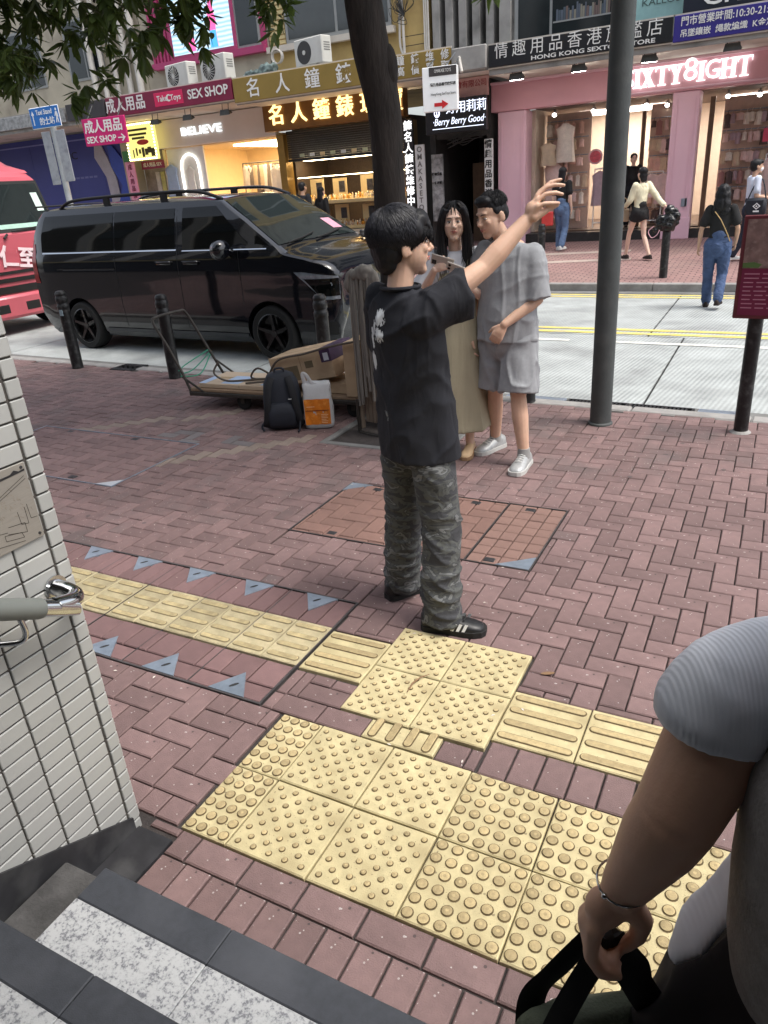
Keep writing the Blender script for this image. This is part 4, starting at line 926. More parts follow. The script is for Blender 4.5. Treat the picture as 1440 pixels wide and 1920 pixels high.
# ------------------------------------------------------------------ red lorry behind the van
m_red = M('faded red lorry paint', srgb(192,92,104), 0.35, var=0.06, scale=2, coat=0.3)
tk = thing('red_lorry', 'red lorry with white lettering on its cab front parked behind the van', 'lorry', (-11.73, 8.9, ROADZ))
mb = MB(); prof = [(-1.9,0.5),(0.0,0.52),(0.02,0.95),(0.0,1.60),(-0.06,1.66),(-0.36,2.50),(-0.52,2.60),(-1.9,2.62)]
rings = []
for y, s in ((-1.06,0.94),(-1.03,0.985),(-0.95,1.0),(-0.5,1.008),(0,1.01),(0.5,1.008),(0.95,1.0),(1.03,0.985),(1.06,0.94)): rings.append([(a-(0 if abs(y) < 0.9 else (abs(y)-0.9)*0.5), y, 0.5+(z-0.5)*s) for a, z in prof])
mb.loft(rings); mb.build('cab', m_red, tk, True)
def face(yy, z): return interp(z, [(0.52,0.0),(0.95,0.02),(1.60,0.0),(1.66,-0.06),(2.50,-0.36)])
def cabpatch(name, m, y0, y1, z0, z1, off=0.006, n=10, par=tk):
    vs = []; fs = []
    for i in range(n+1):
        for j in range(n+1):
            y = y0+(y1-y0)*i/n; z = z0+(z1-z0)*j/n; vs.append((face(y, z)+off+0.004*(1-abs(y)), y, z))
    for i in range(n):
        for j in range(n): q = i*(n+1)+j; fs.append((q, q+n+1, q+n+2, q+1))
    return MB().add(vs, fs).build(name, m, par, True)
cabpatch('screen_seal', m_trim, -0.99, 0.99, 1.64, 2.45, 0.010); 
cabpatch('windscreen', m_ws, -0.94, 0.94, 1.69, 2.40, 0.016)
cabpatch('dashboard_papers', M('pale papers', srgb(170,205,190), 0.6, var=0.2), -0.75, 0.8, 1.70, 1.77, 0.020); cabpatch('licence_disc', M('white disc', srgb(200,220,210), 0.6), 0.74, 0.88, 1.95, 2.25, 0.020)
MB().bbox(-0.30, 0.08, -1.06, 1.06, 0.27, 0.66, 0.05).build('bumper', m_red, tk, True)
for y0, y1, z0, z1 in ((-0.9,0.92,0.68,0.80),(-0.9,0.92,0.86,0.93),(-0.9,0.92,0.99,1.04)): cabpatch('grille_slot', m_trim, y0, y1, z0, z1, 0.012, 4)
for y in (-0.62, 0.0, 0.35): MB().bbox(0.078, 0.086, y-0.14, y+0.14, 0.38, 0.52, 0.004).build('bumper_opening', m_trim, tk)
for y in (-0.8, 0.82): MB().bbox(0.0, 0.03, y-0.16, y+0.16, 0.70, 0.92, 0.02).build('headlight', m_lens, tk)
text('lettering', '仁至', 0.36, M('white brush lettering', srgb(236,214,218), 0.5), tk, (0.036, 0.02-0.05, 1.22), rot=(math.pi/2, R(8), math.pi/2), bold=0.012)
MB().tube([(0.03,-0.2,1.56),(0.02,-0.12,1.62)], 0.02, 8).build('washer_jet', m_trim, tk)
for y0 in (-0.8, 0.0): MB().tube([(0.0,y0,1.655),(-0.02,y0+0.6,1.70)], 0.012, 6).build('wiper', m_trim, tk)
mb = MB(); rings = []
for y, k in ((-1.0,0.75),(-0.8,0.98),(0,1.0),(0.35,0.9),(0.62,0.45),(0.92,0.18),(1.0,0.05)): rings.append([(-0.50,y,2.58),(-0.56,y,2.62+0.12*k),(-0.9,y,2.62+0.62*k),(-1.5,y,2.62+0.80*k),(-1.5,y,2.55)])
mb.loft(rings); mb.build('wind_deflector', m_red, tk, True)
MB().bbox(-7.0, -2.0, -1.1, 1.1, 0.75, 2.9, 0.03).build('cargo_box', M('grey lorry box', (0.3,0.3,0.3), 0.5), tk)
MB().box(-6.8, -0.4, -0.5, 0.5, 0.35, 0.74).build('chassis', m_trim, tk)
for u in (-0.75, -5.4):
    for v, s in ((-0.92, 1), (0.92, -1)): wheel(tk, u, v, 0.42, 0.42, s, m_dgrey)
MB().box(-1.25, -0.25, -1.0, 1.0, 0.3, 0.9).build('wheel_well', m_trim, tk)
# ================================================================== FAR SIDE OF THE STREET
def WB(t):
    mb = MB(); mb.X = Matrix.Translation(-Vector(t.location)); return mb
def wtext(t, nm, body, size, m, x, y, z, **k): return text(nm, body, size, m, t, Vector((x, y, z))-Vector(t.location), **k)
def box(t, nm, m, x0, x1, y0, y1, z0, z1, b=0.0, par=None, smooth=False):
    mb = WB(t); mb.bbox(x0, x1, y0, y1, z0, z1, b) if b else mb.box(x0, x1, y0, y1, z0, z1); return mb.build(nm, m, par or t, smooth)
FY = 19.0; CY = 17.25; GZ = 0.27
def EM(name, col, s, base=None): return M(name, base or col, 0.5, var=0.0, emit=col, estr=s)
m_cream = M('stained cream render', srgb(176,168,150), 0.85, var=0.12, scale=1.2, stain=srgb(120,112,100), stain_scale=0.9, stain_amt=0.7, bump=0.2, bscale=30)
m_yell = M('yellow cream render', srgb(190,164,108), 0.85, var=0.10, scale=1.5, stain=srgb(140,116,76), stain_scale=1.2, stain_amt=0.6, bump=0.2, bscale=30)
m_greyw = M('grey stained concrete', srgb(150,148,144), 0.85, var=0.15, scale=2, stain=srgb(84,82,80), stain_scale=1.8, stain_amt=0.7, bump=0.3, bscale=30)
m_mag = M('magenta cladding', srgb(170,64,108), 0.5, var=0.08, scale=1.5)
m_soffit = M('canopy soffit paint', srgb(206,198,186), 0.8, var=0.10, scale=1.5, stain=srgb(150,140,128), stain_scale=1.5, stain_amt=0.6)
m_alu = M('grey window frame', srgb(150,152,150), 0.5, metal=0.3, var=0.08)
m_win = M('grey window glass', srgb(62,66,66), 0.08, var=0.15, scale=1.2, spec=0.8)
m_dwin = M('dark window glass', srgb(36,42,44), 0.08, var=0.2, scale=1.2, spec=0.7)
m_glass = M('clear shop glass', (1,1,1), 0.0, var=0.0, trans=1.0, ior=1.12, alpha=1.0)
m_blkp = M('black sign panel', (0.012,0.012,0.014), 0.4, var=0.2, scale=3)
m_pipe = M('white drain pipe', srgb(196,192,184), 0.6, var=0.15, scale=3)
m_wire = M('cable', (0.03,0.03,0.03), 0.6, var=0.1)
def canopy(t, x0, x1, z0=3.97, z1=4.5):
    box(t, 'canopy_slab', m_soffit, x0, x1, CY+0.03, FY-0.0, z0, z0+0.10); box(t, 'canopy_front', m_greyw, x0, x1, CY, CY+0.028, z0-0.02, z1)
    box(t, 'canopy_top', m_greyw, x0, x1, CY+0.03, FY-0.0, z1-0.12, z1-0.02)
def upper(t, m, x0, x1, z0=4.3, z1=12.8, y=FY): return box(t, 'upper_wall', m, x0, x1, y, y+8, z0, z1)
def winrow(t, xs, zs, w, h, y=FY):
    for x in xs:
        for z in zs:
            f = box(t, 'window', m_alu, x, x+w, y-0.03, y+0.02, z, z+h); box(t, 'pane', m_dwin, x+0.07, x+w/2-0.03, y-0.036, y-0.031, z+0.07, z+h-0.07, par=f); box(t, 'pane', m_dwin, x+w/2+0.03, x+w-0.07, y-0.036, y-0.031, z+0.07, z+h-0.07, par=f)

# ---- building with the bookshop above the pink shop
b1 = thing('bookshop_building', 'grey building with dark bookshelf window above the pink shop', 'building', (-1.5, FY, GZ))
upper(b1, m_greyw, -6.2, 6.0); canopy(b1, -6.12, 6.0, 3.86, 4.0)
winrow(b1, [-5.8, -2.8, 0.2, 3.0], [7.6, 10.4], 2.2, 1.7)
fr = box(b1, 'shelf_window', m_alu, -6.36+0.25, -3.5, FY-0.05, FY+0.03, 4.55, 6.9)
for x0, x1 in ((-6.02,-5.30),(-5.24,-3.58)): box(b1, 'pane', m_dwin, x0, x1, FY-0.058, FY-0.052, 4.66, 6.8, par=fr)
m_book = [M('book %d' % i, srgb(*c), 0.6, var=0.1) for i, c in enumerate(((110,120,128),(84,92,104),(128,124,112),(70,82,92),(104,88,84)))]
for z in (4.9, 5.35, 5.8):
    box(b1, 'shelf_board', m_alu, -5.22, -3.6, FY-0.066, FY-0.06, z-0.03, z, par=fr)
    bk = WB(b1); x = -5.15
    while x < -3.75:
        w = random.uniform(0.03, 0.07); h = random.uniform(0.16, 0.3); bk.cur = random.randrange(5); bk.box(x, x+w-0.006, FY-0.065, FY-0.060, z, z+h); x += w
        if random.random() < 0.1: x += 0.12
    bk.build('books', m_book, fr)['kind'] = 'stuff'
# ---- stair building with concrete fins
b2 = thing('finned_stair_building', 'narrow stained building with upright concrete fins over the alley', 'building', (-7.2, FY, GZ))
upper(b2, m_greyw, -8.25, -6.2, 4.3, 12.8, FY+0.35); canopy(b2, -8.2, -6.1, 3.97, 4.42)
box(b2, 'dark_void', m_blkp, -8.2, -6.25, FY+0.33, FY+0.349, 4.5, 7.5)
for i in range(5): box(b2, 'fin', m_greyw, -8.12+i*0.335, -7.93+i*0.335, FY-0.1, FY+0.32, 4.45, 7.6, 0.01)
box(b2, 'pier', m_greyw, -6.44, -6.18, FY-0.15, FY+0.34, 4.45, 8.0)
for x in (-8.32, -8.27, -8.22): mb = WB(b2); mb.tube([(x, FY-0.12, 4.45), (x+0.02, FY-0.12, 7.5)], 0.022, 8); mb.build('drain_pipe', m_pipe, b2, True)
# alley mouth below
m_alley = M('near black alley wall', (0.045,0.042,0.040), 0.8, var=0.4, scale=3)  # near-black tone used throughout the alley recess
box(b2, 'alley_side', m_alley, -8.20, -8.05, 18.7, 22, GZ, 3.96); box(b2, 'alley_side', m_alley, -6.72, -6.64, 18.75, 22, GZ, 3.96); box(b2, 'alley_back', m_alley, -8.05, -6.72, 21.8, 22, GZ, 3.96)
box(b2, 'alley_lintel', m_alley, -8.05, -6.72, 18.75, 19.0, 2.78, 3.96)
for x0, x1, z0, z1 in ((-7.42,-7.05,1.0,2.2),(-7.02,-6.8,0.6,1.5)): box(b2, 'stacked_stock', M('brown stock cartons', srgb(92,74,58), 0.8, var=0.25, scale=6), x0, x1, 19.6, 20.0, GZ, z1)
mb = WB(b2)
for i in range(10): mb.tube(arc([(-8.0+random.uniform(0,1.2), 18.7, 2.85+random.uniform(-.05,.1)), (-7.6+random.uniform(-.3,.3), 18.66, 2.66+random.uniform(-.1,.1)), (-7.0+random.uniform(-.2,.3), 18.7, 2.82+random.uniform(-.1,.1))]), 0.008, 5)
mb.build('cables', m_wire, b2)['kind'] = 'stuff'
# ---- yellow tenement with the watch shop
b3 = thing('yellow_tenement', 'yellow cream tenement above the watch shop', 'building', (-10.5, FY, GZ))
upper(b3, m_yell, -12.86, -8.26); canopy(b3, -12.9, -8.2, 3.97, 4.45)
fr = box(b3, 'window', m_alu, -12.30, -9.22, FY-0.06, FY+0.02, 5.38, 7.4)
for x0, x1 in ((-12.22,-10.8),(-10.72,-9.3)): box(b3, 'pane', m_win, x0, x1, FY-0.068, FY-0.062, 5.47, 7.3, par=fr)
box(b3, 'sill', m_soffit, -12.86, -9.1, FY-0.22, FY-0.062, 5.22, 5.36); winrow(b3, [-12.2, -10.2], [8.0, 10.6], 1.6, 1.7)
for z in (4.9, 5.1, 6.0, 6.9): box(b3, 'render_joint', m_alley, -9.0, -8.3, FY-0.003, FY-0.001, z, z+0.015)
for i in range(14): box(b3, 'shutter_slat', M('cream shutter slat', srgb(196,180,132), 0.7, var=0.1), -12.85, -12.34, FY-0.03, FY-0.004, 5.42+i*0.11, 5.50+i*0.11)
for k, pts in enumerate(([(-9.15,FY-0.1,7.4),(-9.12,FY-0.1,6.4),(-8.95,FY-0.12,5.9),(-8.98,FY-0.1,4.9),(-8.75,FY-0.1,4.6)], [(-8.9,FY-0.1,7.4),(-8.88,FY-0.1,4.5)])):
    mb = WB(b3); mb.tube(arc(pts), 0.035 if k else 0.03, 8); mb.build('drain_pipe', m_pipe, b3, True)
mb = WB(b3)
for i in range(16):
    c = Vector((-8.85, FY-0.15, 5.55)); a = random.uniform(0, 6.28); r = random.uniform(0.12, 0.38)
    mb.tube(arc([c, c+Vector((r*math.cos(a), -0.05, r*math.sin(a)+0.15)), c+Vector((r*0.9*math.cos(a+0.8), -0.05, r*math.sin(a+0.8)+0.1)), c+Vector((0.03,0,-0.04))]), 0.007, 5)
mb.build('cable_tangle', m_wire, b3)['kind'] = 'stuff'
# ---- magenta fronted building
b4 = thing('magenta_building', 'building with magenta cladding above the fashion shop', 'building', (-15, FY, GZ))
upper(b4, m_cream, -17.3, -12.9); canopy(b4, -17.3, -12.95, 4.06, 4.5)
box(b4, 'cladding', m_mag, -16.9, -12.95, FY-0.06, FY-0.001, 5.30, 9.0)
box(b4, 'ledge', m_mag, -16.9, -12.95, FY-0.2, FY-0.062, 5.30, 5.46)
for i in range(6): box(b4, 'pilaster', m_mag, -16.88+i*0.13, -16.82+i*0.13, FY-0.12, FY-0.061, 5.47, 9.0)
fr = box(b4, 'window', m_alu, -13.86, -13.1, FY-0.10, FY-0.062, 5.47, 8.0); box(b4, 'pane', m_dwin, -13.80, -13.16, FY-0.108, FY-0.102, 5.53, 7.95, par=fr)
# ---- cream tenement at the left
b5 = thing('cream_tenement', 'stained cream tenement behind the leaves at the left', 'building', (-22, FY, GZ))
upper(b5, m_cream, -30, -17.32); canopy(b5, -30, -17.35, 4.06, 4.52); winrow(b5, [-29,-26,-23,-20.4], [5.4, 8.0, 10.6], 1.5, 1.6)
for x in (-19.3, -18.9, -18.4, -17.9, -17.5):
    mb = WB(b5); mb.tube([(x, FY-0.15, 4.5), (x, FY-0.15, 9)], random.uniform(0.06, 0.12), 10); mb.build('drain_pipe', m_pipe, b5, True)
# frame posts between shops
for x0, x1, m, nm, lb in ((-18.9,-18.5,m_cream,'shop_pier','narrow cream shop pier beside the blue hoarding'),): tag(MB().bbox(x0, x1, FY-0.05, FY+0.4, GZ-0.1, 4.05, 0.01).build(nm, m), lb, 'pier')

# ------------------------------------------------------------------ fascia and band signs
def sign(nm, label, x0, x1, y, z0, z1, m, d=0.08, cat='sign', edge=None):
    t = thing(nm, label, cat, ((x0+x1)/2, y, z0)); box(t, 'panel', m, x0, x1, y-d, y, z0, z1, 0.008)
    if edge: box(t, 'edge', edge, x0-0.02, x1+0.02, y-d*0.6, y-0.01, z0-0.025, z0-0.001); box(t, 'edge', edge, x0-0.02, x1+0.02, y-d*0.6, y-0.01, z1+0.001, z1+0.03)
    return t
m_wlet = M('white sign lettering', srgb(224,224,220), 0.5, var=0.04)
m_maro = M('maroon sign panel', srgb(120,32,62), 0.4, var=0.08, scale=2)
s = sign('band_sign', 'maroon sex shop band sign above the taupe shop front', -17.35, -12.95, CY-0.005, 4.09, 4.56, m_maro, edge=m_soffit)
wtext(s, 'lettering', '成人用品', 0.36, m_wlet, -16.62, CY-0.095, 4.33, bold=0.008, width=1.5)
wtext(s, 'lettering', 'SEX SHOP', 0.30, m_wlet, -13.72, CY-0.095, 4.33, bold=0.006, width=1.33)
lg = box(s, 'badge', M('crimson badge', srgb(206,40,90), 0.4, var=0.05), -15.55, -14.55, CY-0.095, CY-0.087, 4.17, 4.49, 0.02)
wtext(s, 'lettering', 'Take', 0.19, m_wlet, -15.27, CY-0.10, 4.34, bold=0.003, width=0.36); wtext(s, 'lettering', 'Toys', 0.19, m_wlet, -14.80, CY-0.10, 4.33, bold=0.003, width=0.36)
cg = [(-15.035+0.085*math.cos(a), 4.34+0.085*math.sin(a)) for a in [0.8+4.7*i/14 for i in range(15)]]+[(-15.02+0.05*math.cos(a), 4.34+0.05*math.sin(a)) for a in [5.5-4.7*i/14 for i in range(15)]]
mb = WB(s); mb.prism(cg, CY-0.102, CY-0.097, 'y'); mb.build('crescent', m_wlet, s)
m_goldp = M('olive gold sign panel', srgb(138,116,56), 0.45, var=0.08, scale=2)
s = sign('band_sign', 'olive gold band sign with pale watch shop characters', -12.90, -8.62, CY-0.005, 4.0, 4.53, m_goldp, edge=m_soffit)
for i, c in enumerate('名人鐘錶珠'): wtext(s, 'character', c, 0.44, m_wlet, -12.27+i*0.87, CY-0.095, 4.25, bold=0.004)
s = sign('band_sign', 'short olive gold band sign with two rows of characters', -8.50, -6.98, CY-0.005, 4.0, 4.46, m_goldp, edge=m_soffit)
for r, row in enumerate(('鐘錶維修', '高價買取')):
    for i, c in enumerate(row): wtext(s, 'character', c, 0.20, m_wlet, -8.18+i*0.36, CY-0.095, 4.34-r*0.21, bold=0.003)
tag(MB().bbox(-6.93, -6.14, CY-0.15, CY-0.02, 3.97, 4.42, 0.02).build('concrete_block', m_greyw), 'bare stained concrete canopy end between the signs', 'canopy end')
s = sign('band_sign', 'long black band sign with thin white characters above the pink shop', -6.10, -2.42, CY-0.005, 3.97, 4.38, m_blkp, edge=m_soffit)
for i, c in enumerate('情趣用品香港旗艦店'): wtext(s, 'character', c, 0.31, m_wlet, -5.82+i*0.385, CY-0.092, 4.235, bold=-0.001)
wtext(s, 'lettering', 'HONG KONG SEXTOYS STORE', 0.105, m_wlet, -3.95, CY-0.092, 4.035, bold=0.002, width=2.45)
s = sign('band_sign', 'purple band sign with opening hours beside the black one', -2.40, 1.2, CY-0.005, 3.95, 4.38, M('purple sign panel', srgb(52,44,124), 0.4, var=0.06), edge=m_soffit)
wtext(s, 'lettering', '門市營業時間:10:30-21:30', 0.165, m_wlet, -2.28, CY-0.092, 4.265, bold=0.0015, align='LEFT', width=1.62)
wtext(s, 'lettering', '吊墜鑲嵌  繩款編織  K金定製', 0.135, m_wlet, -2.28, CY-0.092, 4.07, bold=0.0015, align='LEFT', width=1.72)
s = sign('upper_sign', 'dark navy sign with large white letters at the top right', -2.28, 1.5, CY+0.1, 4.42, 5.3, M('navy sign panel', srgb(24,28,42), 0.4, var=0.06))
wtext(s, 'lettering', 'CRYSTAL', 0.42, m_wlet, -1.95, CY+0.005, 4.62, bold=0.004, align='LEFT', width=2.1)
s = sign('teal_poster', 'pale teal window poster behind the lamp post', -3.28, -2.32, CY+0.45, 4.42, 5.6, M('teal poster', srgb(150,190,188), 0.5, var=0.08))
wtext(s, 'lettering', 'KALLOS', 0.16, M('grey poster lettering', srgb(70,90,90), 0.5), -3.1, CY+0.36, 4.74, align='LEFT', width=0.7)
s = sign('tatty_band', 'tatty silver film wrapped canopy band at the far left', -26, -19.05, CY-0.005, 4.14, 4.48, M('crumpled silver film', srgb(150,150,150), 0.35, metal=0.4, var=0.5, scale=9, detail=8))
s = sign('dark_panel', 'blank dark band panel left of the maroon sign', -18.95, -17.42, CY-0.005, 4.14, 4.56, M('blank dark panel', srgb(60,58,60), 0.5, var=0.15))

# taupe fashion shop
m_taupe = M('taupe fascia', srgb(216,207,200), 0.6, var=0.05, scale=1)
m_warm = M('warm cream shop wall', srgb(226,206,168), 0.8, var=0.04)
m_wl = EM('warm shop lamp', (1.0,0.80,0.50), 9.0); m_cl = EM('cool shop lamp', (1.0,0.95,0.9), 10.0)
m_pol = M('pale shop floor', srgb(176,164,150), 0.4, var=0.08)
def room(t, x0, x1, z0, z1, yb, wall, floor, ceil=None, y0=FY+0.05):
    box(t, 'back_wall', wall, x0, x1, yb, yb+0.1, z0, z1); box(t, 'side_wall', wall, x0-0.1, x0-0.001, y0, yb, z0, z1); box(t, 'side_wall', wall, x1+0.001, x1+0.1, y0, yb, z0, z1)
    box(t, 'floor', floor, x0, x1, y0, yb, z0-0.1, z0-0.001); box(t, 'ceiling', ceil or wall, x0, x1, y0, yb, z1, z1+0.1)
def lamp_strip(t, m, x0, x1, y0, y1, z): return box(t, 'ceiling_light', m, x0, x1, y0, y1, z-0.04, z-0.005)
def garment(t, x, y, z, m, w=0.42, h=0.7, d=0.06, par=None):
    mb = WB(t); mb.X = mb.X @ Matrix.Translation((x, y, z)) @ Matrix.Rotation(random.uniform(-0.25, 0.25), 4, 'Z')
    rings = []
    for f, ww in ((0,0.18),(0.05,0.42),(0.12,0.8),(0.2,0.74),(0.35,0.66),(0.6,0.70),(1,0.80)):
        rings.append([(ww*w/2*math.cos(a)*(1+0.06*math.sin(5*a+x*9)*f), d*(0.5+f)*math.sin(a)*(1+0.2*math.sin(7*a+x*5)*f), -f*h) for a in [2*math.pi*i/14 for i in range(14)]])
    mb.loft(rings); mb.tube([(0,0,0.0),(0,0,0.05),(0.02,0,0.07)], 0.006, 5)
    return mb.build('garment', m, par or t, True)
cl = [M('cloth %d' % i, srgb(*c), 0.85, var=0.1, scale=8) for i, c in enumerate(((222,214,200),(196,172,140),(168,150,128),(232,228,220),(206,178,166),(120,108,98),(150,166,190)))]
t = thing('fashion_shop', 'taupe fronted fashion shop with lit white lettering and warm interior', 'shop', (-15.2, FY, GZ))
box(t, 'fascia', m_taupe, -17.80, -12.92, FY-0.12, FY+0.04, 3.30, 4.04, 0.01)
wtext(t, 'lettering', 'BELIEVE', 0.30, EM('white lit lettering', (0.85,0.95,1.0), 0.85), -15.52, FY-0.15, 3.66, bold=0.0, width=1.50, depth=0.03)
room(t, -17.2, -12.95, GZ+0.02, 3.28, 23.2, m_warm, m_pol)
lamp_strip(t, m_wl, -15.3, -13.3, 20.0, 22.5, 3.27)
box(t, 'white_panel', M('white shop panel', srgb(216,214,210), 0.6, var=0.04), -17.15, -15.72, FY+0.06, FY+0.12, GZ+0.02, 3.27)
mb = WB(t); mb.tube(arc([(-16.62,FY+0.02,2.0),(-16.62,FY+0.02,2.75),(-16.5,FY+0.02,3.0),(-16.28,FY+0.02,3.09),(-16.06,FY+0.02,3.0),(-15.95,FY+0.02,2.75),(-15.95,FY+0.02,2.0)]), 0.025, 8); mb.build('neon_arch', EM('white neon', (1,0.97,0.9), 1.6), t, True)
garment(t, -16.28, FY-0.02, 2.75, cl[3], 0.45, 0.9); garment(t, -16.98, FY-0.04, 2.85, cl[6], 0.55, 0.9)
for (x0, x1, y, z) in ((-15.5,-14.0,20.6,2.75),(-14.1,-13.1,20.2,2.65),(-15.2,-13.4,22.4,2.9)):
    mb = WB(t); mb.tube([(x0,y,z),(x1,y,z)], 0.015, 8); mb.tube([(x0,y,z),(x0,y,0.3)], 0.015, 8); mb.tube([(x1,y,z),(x1,y,0.3)], 0.015, 8); mb.build('clothes_rail', m_dgrey, t, True)
    n = int((x1-x0)/0.13)
    for i in range(n): garment(t, x0+0.08+i*0.13, y, z-0.07, random.choice(cl[:6]), 0.40, random.uniform(0.6, 0.9)).rotation_euler = (0, 0, 0)
box(t, 'side_post', m_taupe, -12.94, -12.86, FY-0.1, FY+0.2, GZ-0.05, 3.30)
# watch shop
t = thing('watch_shop', 'gold watch shop with half lowered roller shutter and lit display', 'shop', (-10.8, FY, GZ))
m_brass = M('brushed brass post', srgb(150,118,60), 0.35, metal=0.5, var=0.1)
box(t, 'post', m_brass, -12.84, -12.62, FY-0.25, FY+0.1, GZ-0.05, 3.30); box(t, 'post', m_brass, -8.92, -8.72, FY-0.25, FY+0.1, GZ-0.05, 3.30)
for i in range(13): box(t, 'shutter_slat', M('dark shutter slat', srgb(74,74,72), 0.3, metal=0.6, var=0.1), -12.60, -8.95, FY-0.12+0.004*(i % 2), FY-0.06, 2.68+i*0.053, 2.68+i*0.053+0.048, 0.008)
box(t, 'shutter_bar', m_blkp, -12.60, -8.95, FY-0.14, FY-0.05, 2.60, 2.67, 0.01)
room(t, -12.6, -8.95, GZ+0.05, 3.35, 21.0, M('dark shop wall', srgb(70,56,44), 0.6, var=0.2), m_pol, y0=FY+0.2)
lamp_strip(t, m_wl, -12.4, -9.2, 19.3, 19.7, 2.65); 
m_disp = M('pale display board', srgb(214,190,140), 0.6, var=0.06)
for z, zb in ((1.57, 1.47), (0.88, 0.80)):
    box(t, 'display_shelf', m_disp, -12.55, -9.0, FY+0.02, FY+0.55, zb, z, 0.01)
    box(t, 'shelf_light', m_wl, -12.5, -9.05, FY+0.10, FY+0.14, z+0.60, z+0.615)
    mb = WB(t)
    for i in range(230):
        x = random.uniform(-12.5, -9.05); y = FY+random.uniform(0.06, 0.42); h = random.uniform(0.04, 0.13)*(0.6+1.2*(y-FY)); mb.cur = random.randrange(3)
        mb.tube([(x,y,z),(x+random.uniform(-.01,.01),y,z+h),(x+random.uniform(-.02,.02),y-0.01,z+h+0.03)], [0.012,0.02,0.013], 6)
    mb.build('watches', [M('gold watch', srgb(220,170,80), 0.25, metal=0.8, var=0.1), M('steel watch', srgb(210,206,198), 0.2, metal=0.8, var=0.1), M('ivory cushion', srgb(232,220,190), 0.6)], t)['kind'] = 'stuff'
    for x in (-12.1, -11.35, -10.45, -9.75):
        f = box(t, 'picture_stand', m_disp, x-0.22, x+0.22, FY+0.44, FY+0.48, z, z+random.uniform(0.48, 0.6)); box(t, 'picture', M('dark advert photo', srgb(60,58,62), 0.4, var=0.6, scale=9), x-0.02, x+0.17, FY+0.428, FY+0.438, z+0.18, z+0.46, par=f)
box(t, 'window_base', M('pale stone stall riser', srgb(190,180,160), 0.6, var=0.08), -12.6, -9.45, FY-0.10, FY+0.1, GZ-0.05, 0.78)
box(t, 'glass', m_glass, -12.6, -9.42, FY-0.03, FY-0.022, 0.80, 2.6)
box(t, 'door_frame', m_brass, -9.44, -9.36, FY-0.05, FY+0.02, GZ, 2.6); box(t, 'counter', m_disp, -9.3, -9.0, FY+0.25, FY+0.8, GZ, 1.75)
for i in range(8): box(t, 'price_card', M('price card %d' % (i % 3), srgb(*((170,180,150),(190,196,200),(200,180,140))[i % 3]), 0.5), -12.2+i*0.33, -12.05+i*0.33, FY-0.15, FY-0.142, 2.70, 2.78)
s = sign('watch_shop_sign', 'brown gold shop sign with glowing yellow characters', -12.90, -8.72, 18.62, 3.36, 4.0, M('brown gold panel', srgb(122,84,40), 0.4, metal=0.3, var=0.08), d=0.3)
m_glow = EM('yellow glowing characters', (1.0,0.74,0.30), 1.1)
for i, c in enumerate('名人鐘錶珠寶'): wtext(s, 'character', c, 0.52, m_glow, -12.44+i*0.70, 18.29, 3.70, bold=0.003, depth=0.05)
# blue hoarding at the far left
t = thing('hoarding', 'violet blue shop hoarding with a flowing pale ribbon graphic', 'hoarding', (-22, 19.5, GZ))
m_hb = M('violet blue board', srgb(66,72,140), 0.5, var=0.08, scale=0.8)
for i in range(5): box(t, 'board', m_hb, -26.9+i*1.64, -25.27+i*1.64, 19.45, 19.5, GZ, 4.06)
box(t, 'rail', M('pale blue line', srgb(130,136,190), 0.5), -26.9, -18.9, 19.44, 19.448, 3.86, 3.90)
wtext(t, 'lettering', 'NIC', 0.32, M('dark lettering', srgb(34,32,50), 0.5), -21.75, 19.44, 3.42, width=0.72)
for i in range(9): box(t, 'faint_print', M('pale print line', srgb(110,116,170), 0.5), -22.5+i*0.21, -22.34+i*0.21, 19.44, 19.448, 2.72, 2.78)
mb = WB(t)
def rib(pts, w): 
    return [(a-w[i]/2, b) for i, (a, b) in enumerate(pts)]+[(a+w[i]/2, b) for i, (a, b) in reversed(list(enumerate(pts)))]
mb.prism(rib([(-20.35,3.72),(-20.3,3.3),(-20.0,2.7),(-19.95,2.0),(-20.15,0.3)], [0.25,0.55,0.42,0.42,0.5]), 19.40, 19.44, 'y'); mb.build('pale_ribbon', M('pale grey ribbon', srgb(176,172,180), 0.5, var=0.1), t)
mb = WB(t); mb.prism(rib([(-19.8,3.6),(-19.55,3.0),(-19.2,2.4),(-19.5,1.8),(-19.3,0.3)], [0.2,0.7,0.7,0.8,0.8]), 19.39, 19.43, 'y'); mb.build('blue_ribbon', M('strong blue ribbon', srgb(62,84,176), 0.5, var=0.1), t)
# adult shop doorway between
t = thing('adult_shop_doorway', 'narrow shop doorway with pink strip signs and shelves', 'shop', (-17.9, FY, GZ))
box(t, 'back', M('cluttered pale wall', srgb(150,140,130), 0.7, var=0.35, scale=4), -18.5, -17.2, 19.4, 19.5, GZ, 4.0)
box(t, 'header', m_maro, -18.0, -17.1, 18.80, 18.84, 2.78, 3.0); wtext(t, 'lettering', '成人用品 SEX', 0.13, m_wlet, -17.55, 18.79, 2.89, width=0.75)
st_ = box(t, 'pink_strip', M('pink strip sign', srgb(226,150,176), 0.5, var=0.05), -18.46, -18.10, 18.58, 18.62, 1.2, 3.02)
for i, c in enumerate('成人用品情趣'): wtext(t, 'character', c, 0.17, m_maro, -18.28, 18.57, 2.86-i*0.2, bold=0.003)
for i in range(4): box(t, 'poster', M('doorway poster %d' % i, srgb(*((206,200,190),(196,190,120),(190,180,176),(130,50,70))[i]), 0.6, var=0.2, scale=5), -18.0+i*0.2, -17.83+i*0.2, 19.34, 19.38, 1.7, 2.7)
s = sign('yellow_light_box', 'yellow lit notice board edged with bulbs beside the doorway', -18.1, -16.95, 18.55, 3.02, 4.02, EM('yellow light box', (0.85,0.78,0.25), 0.55, base=srgb(220,208,110)), d=0.1)
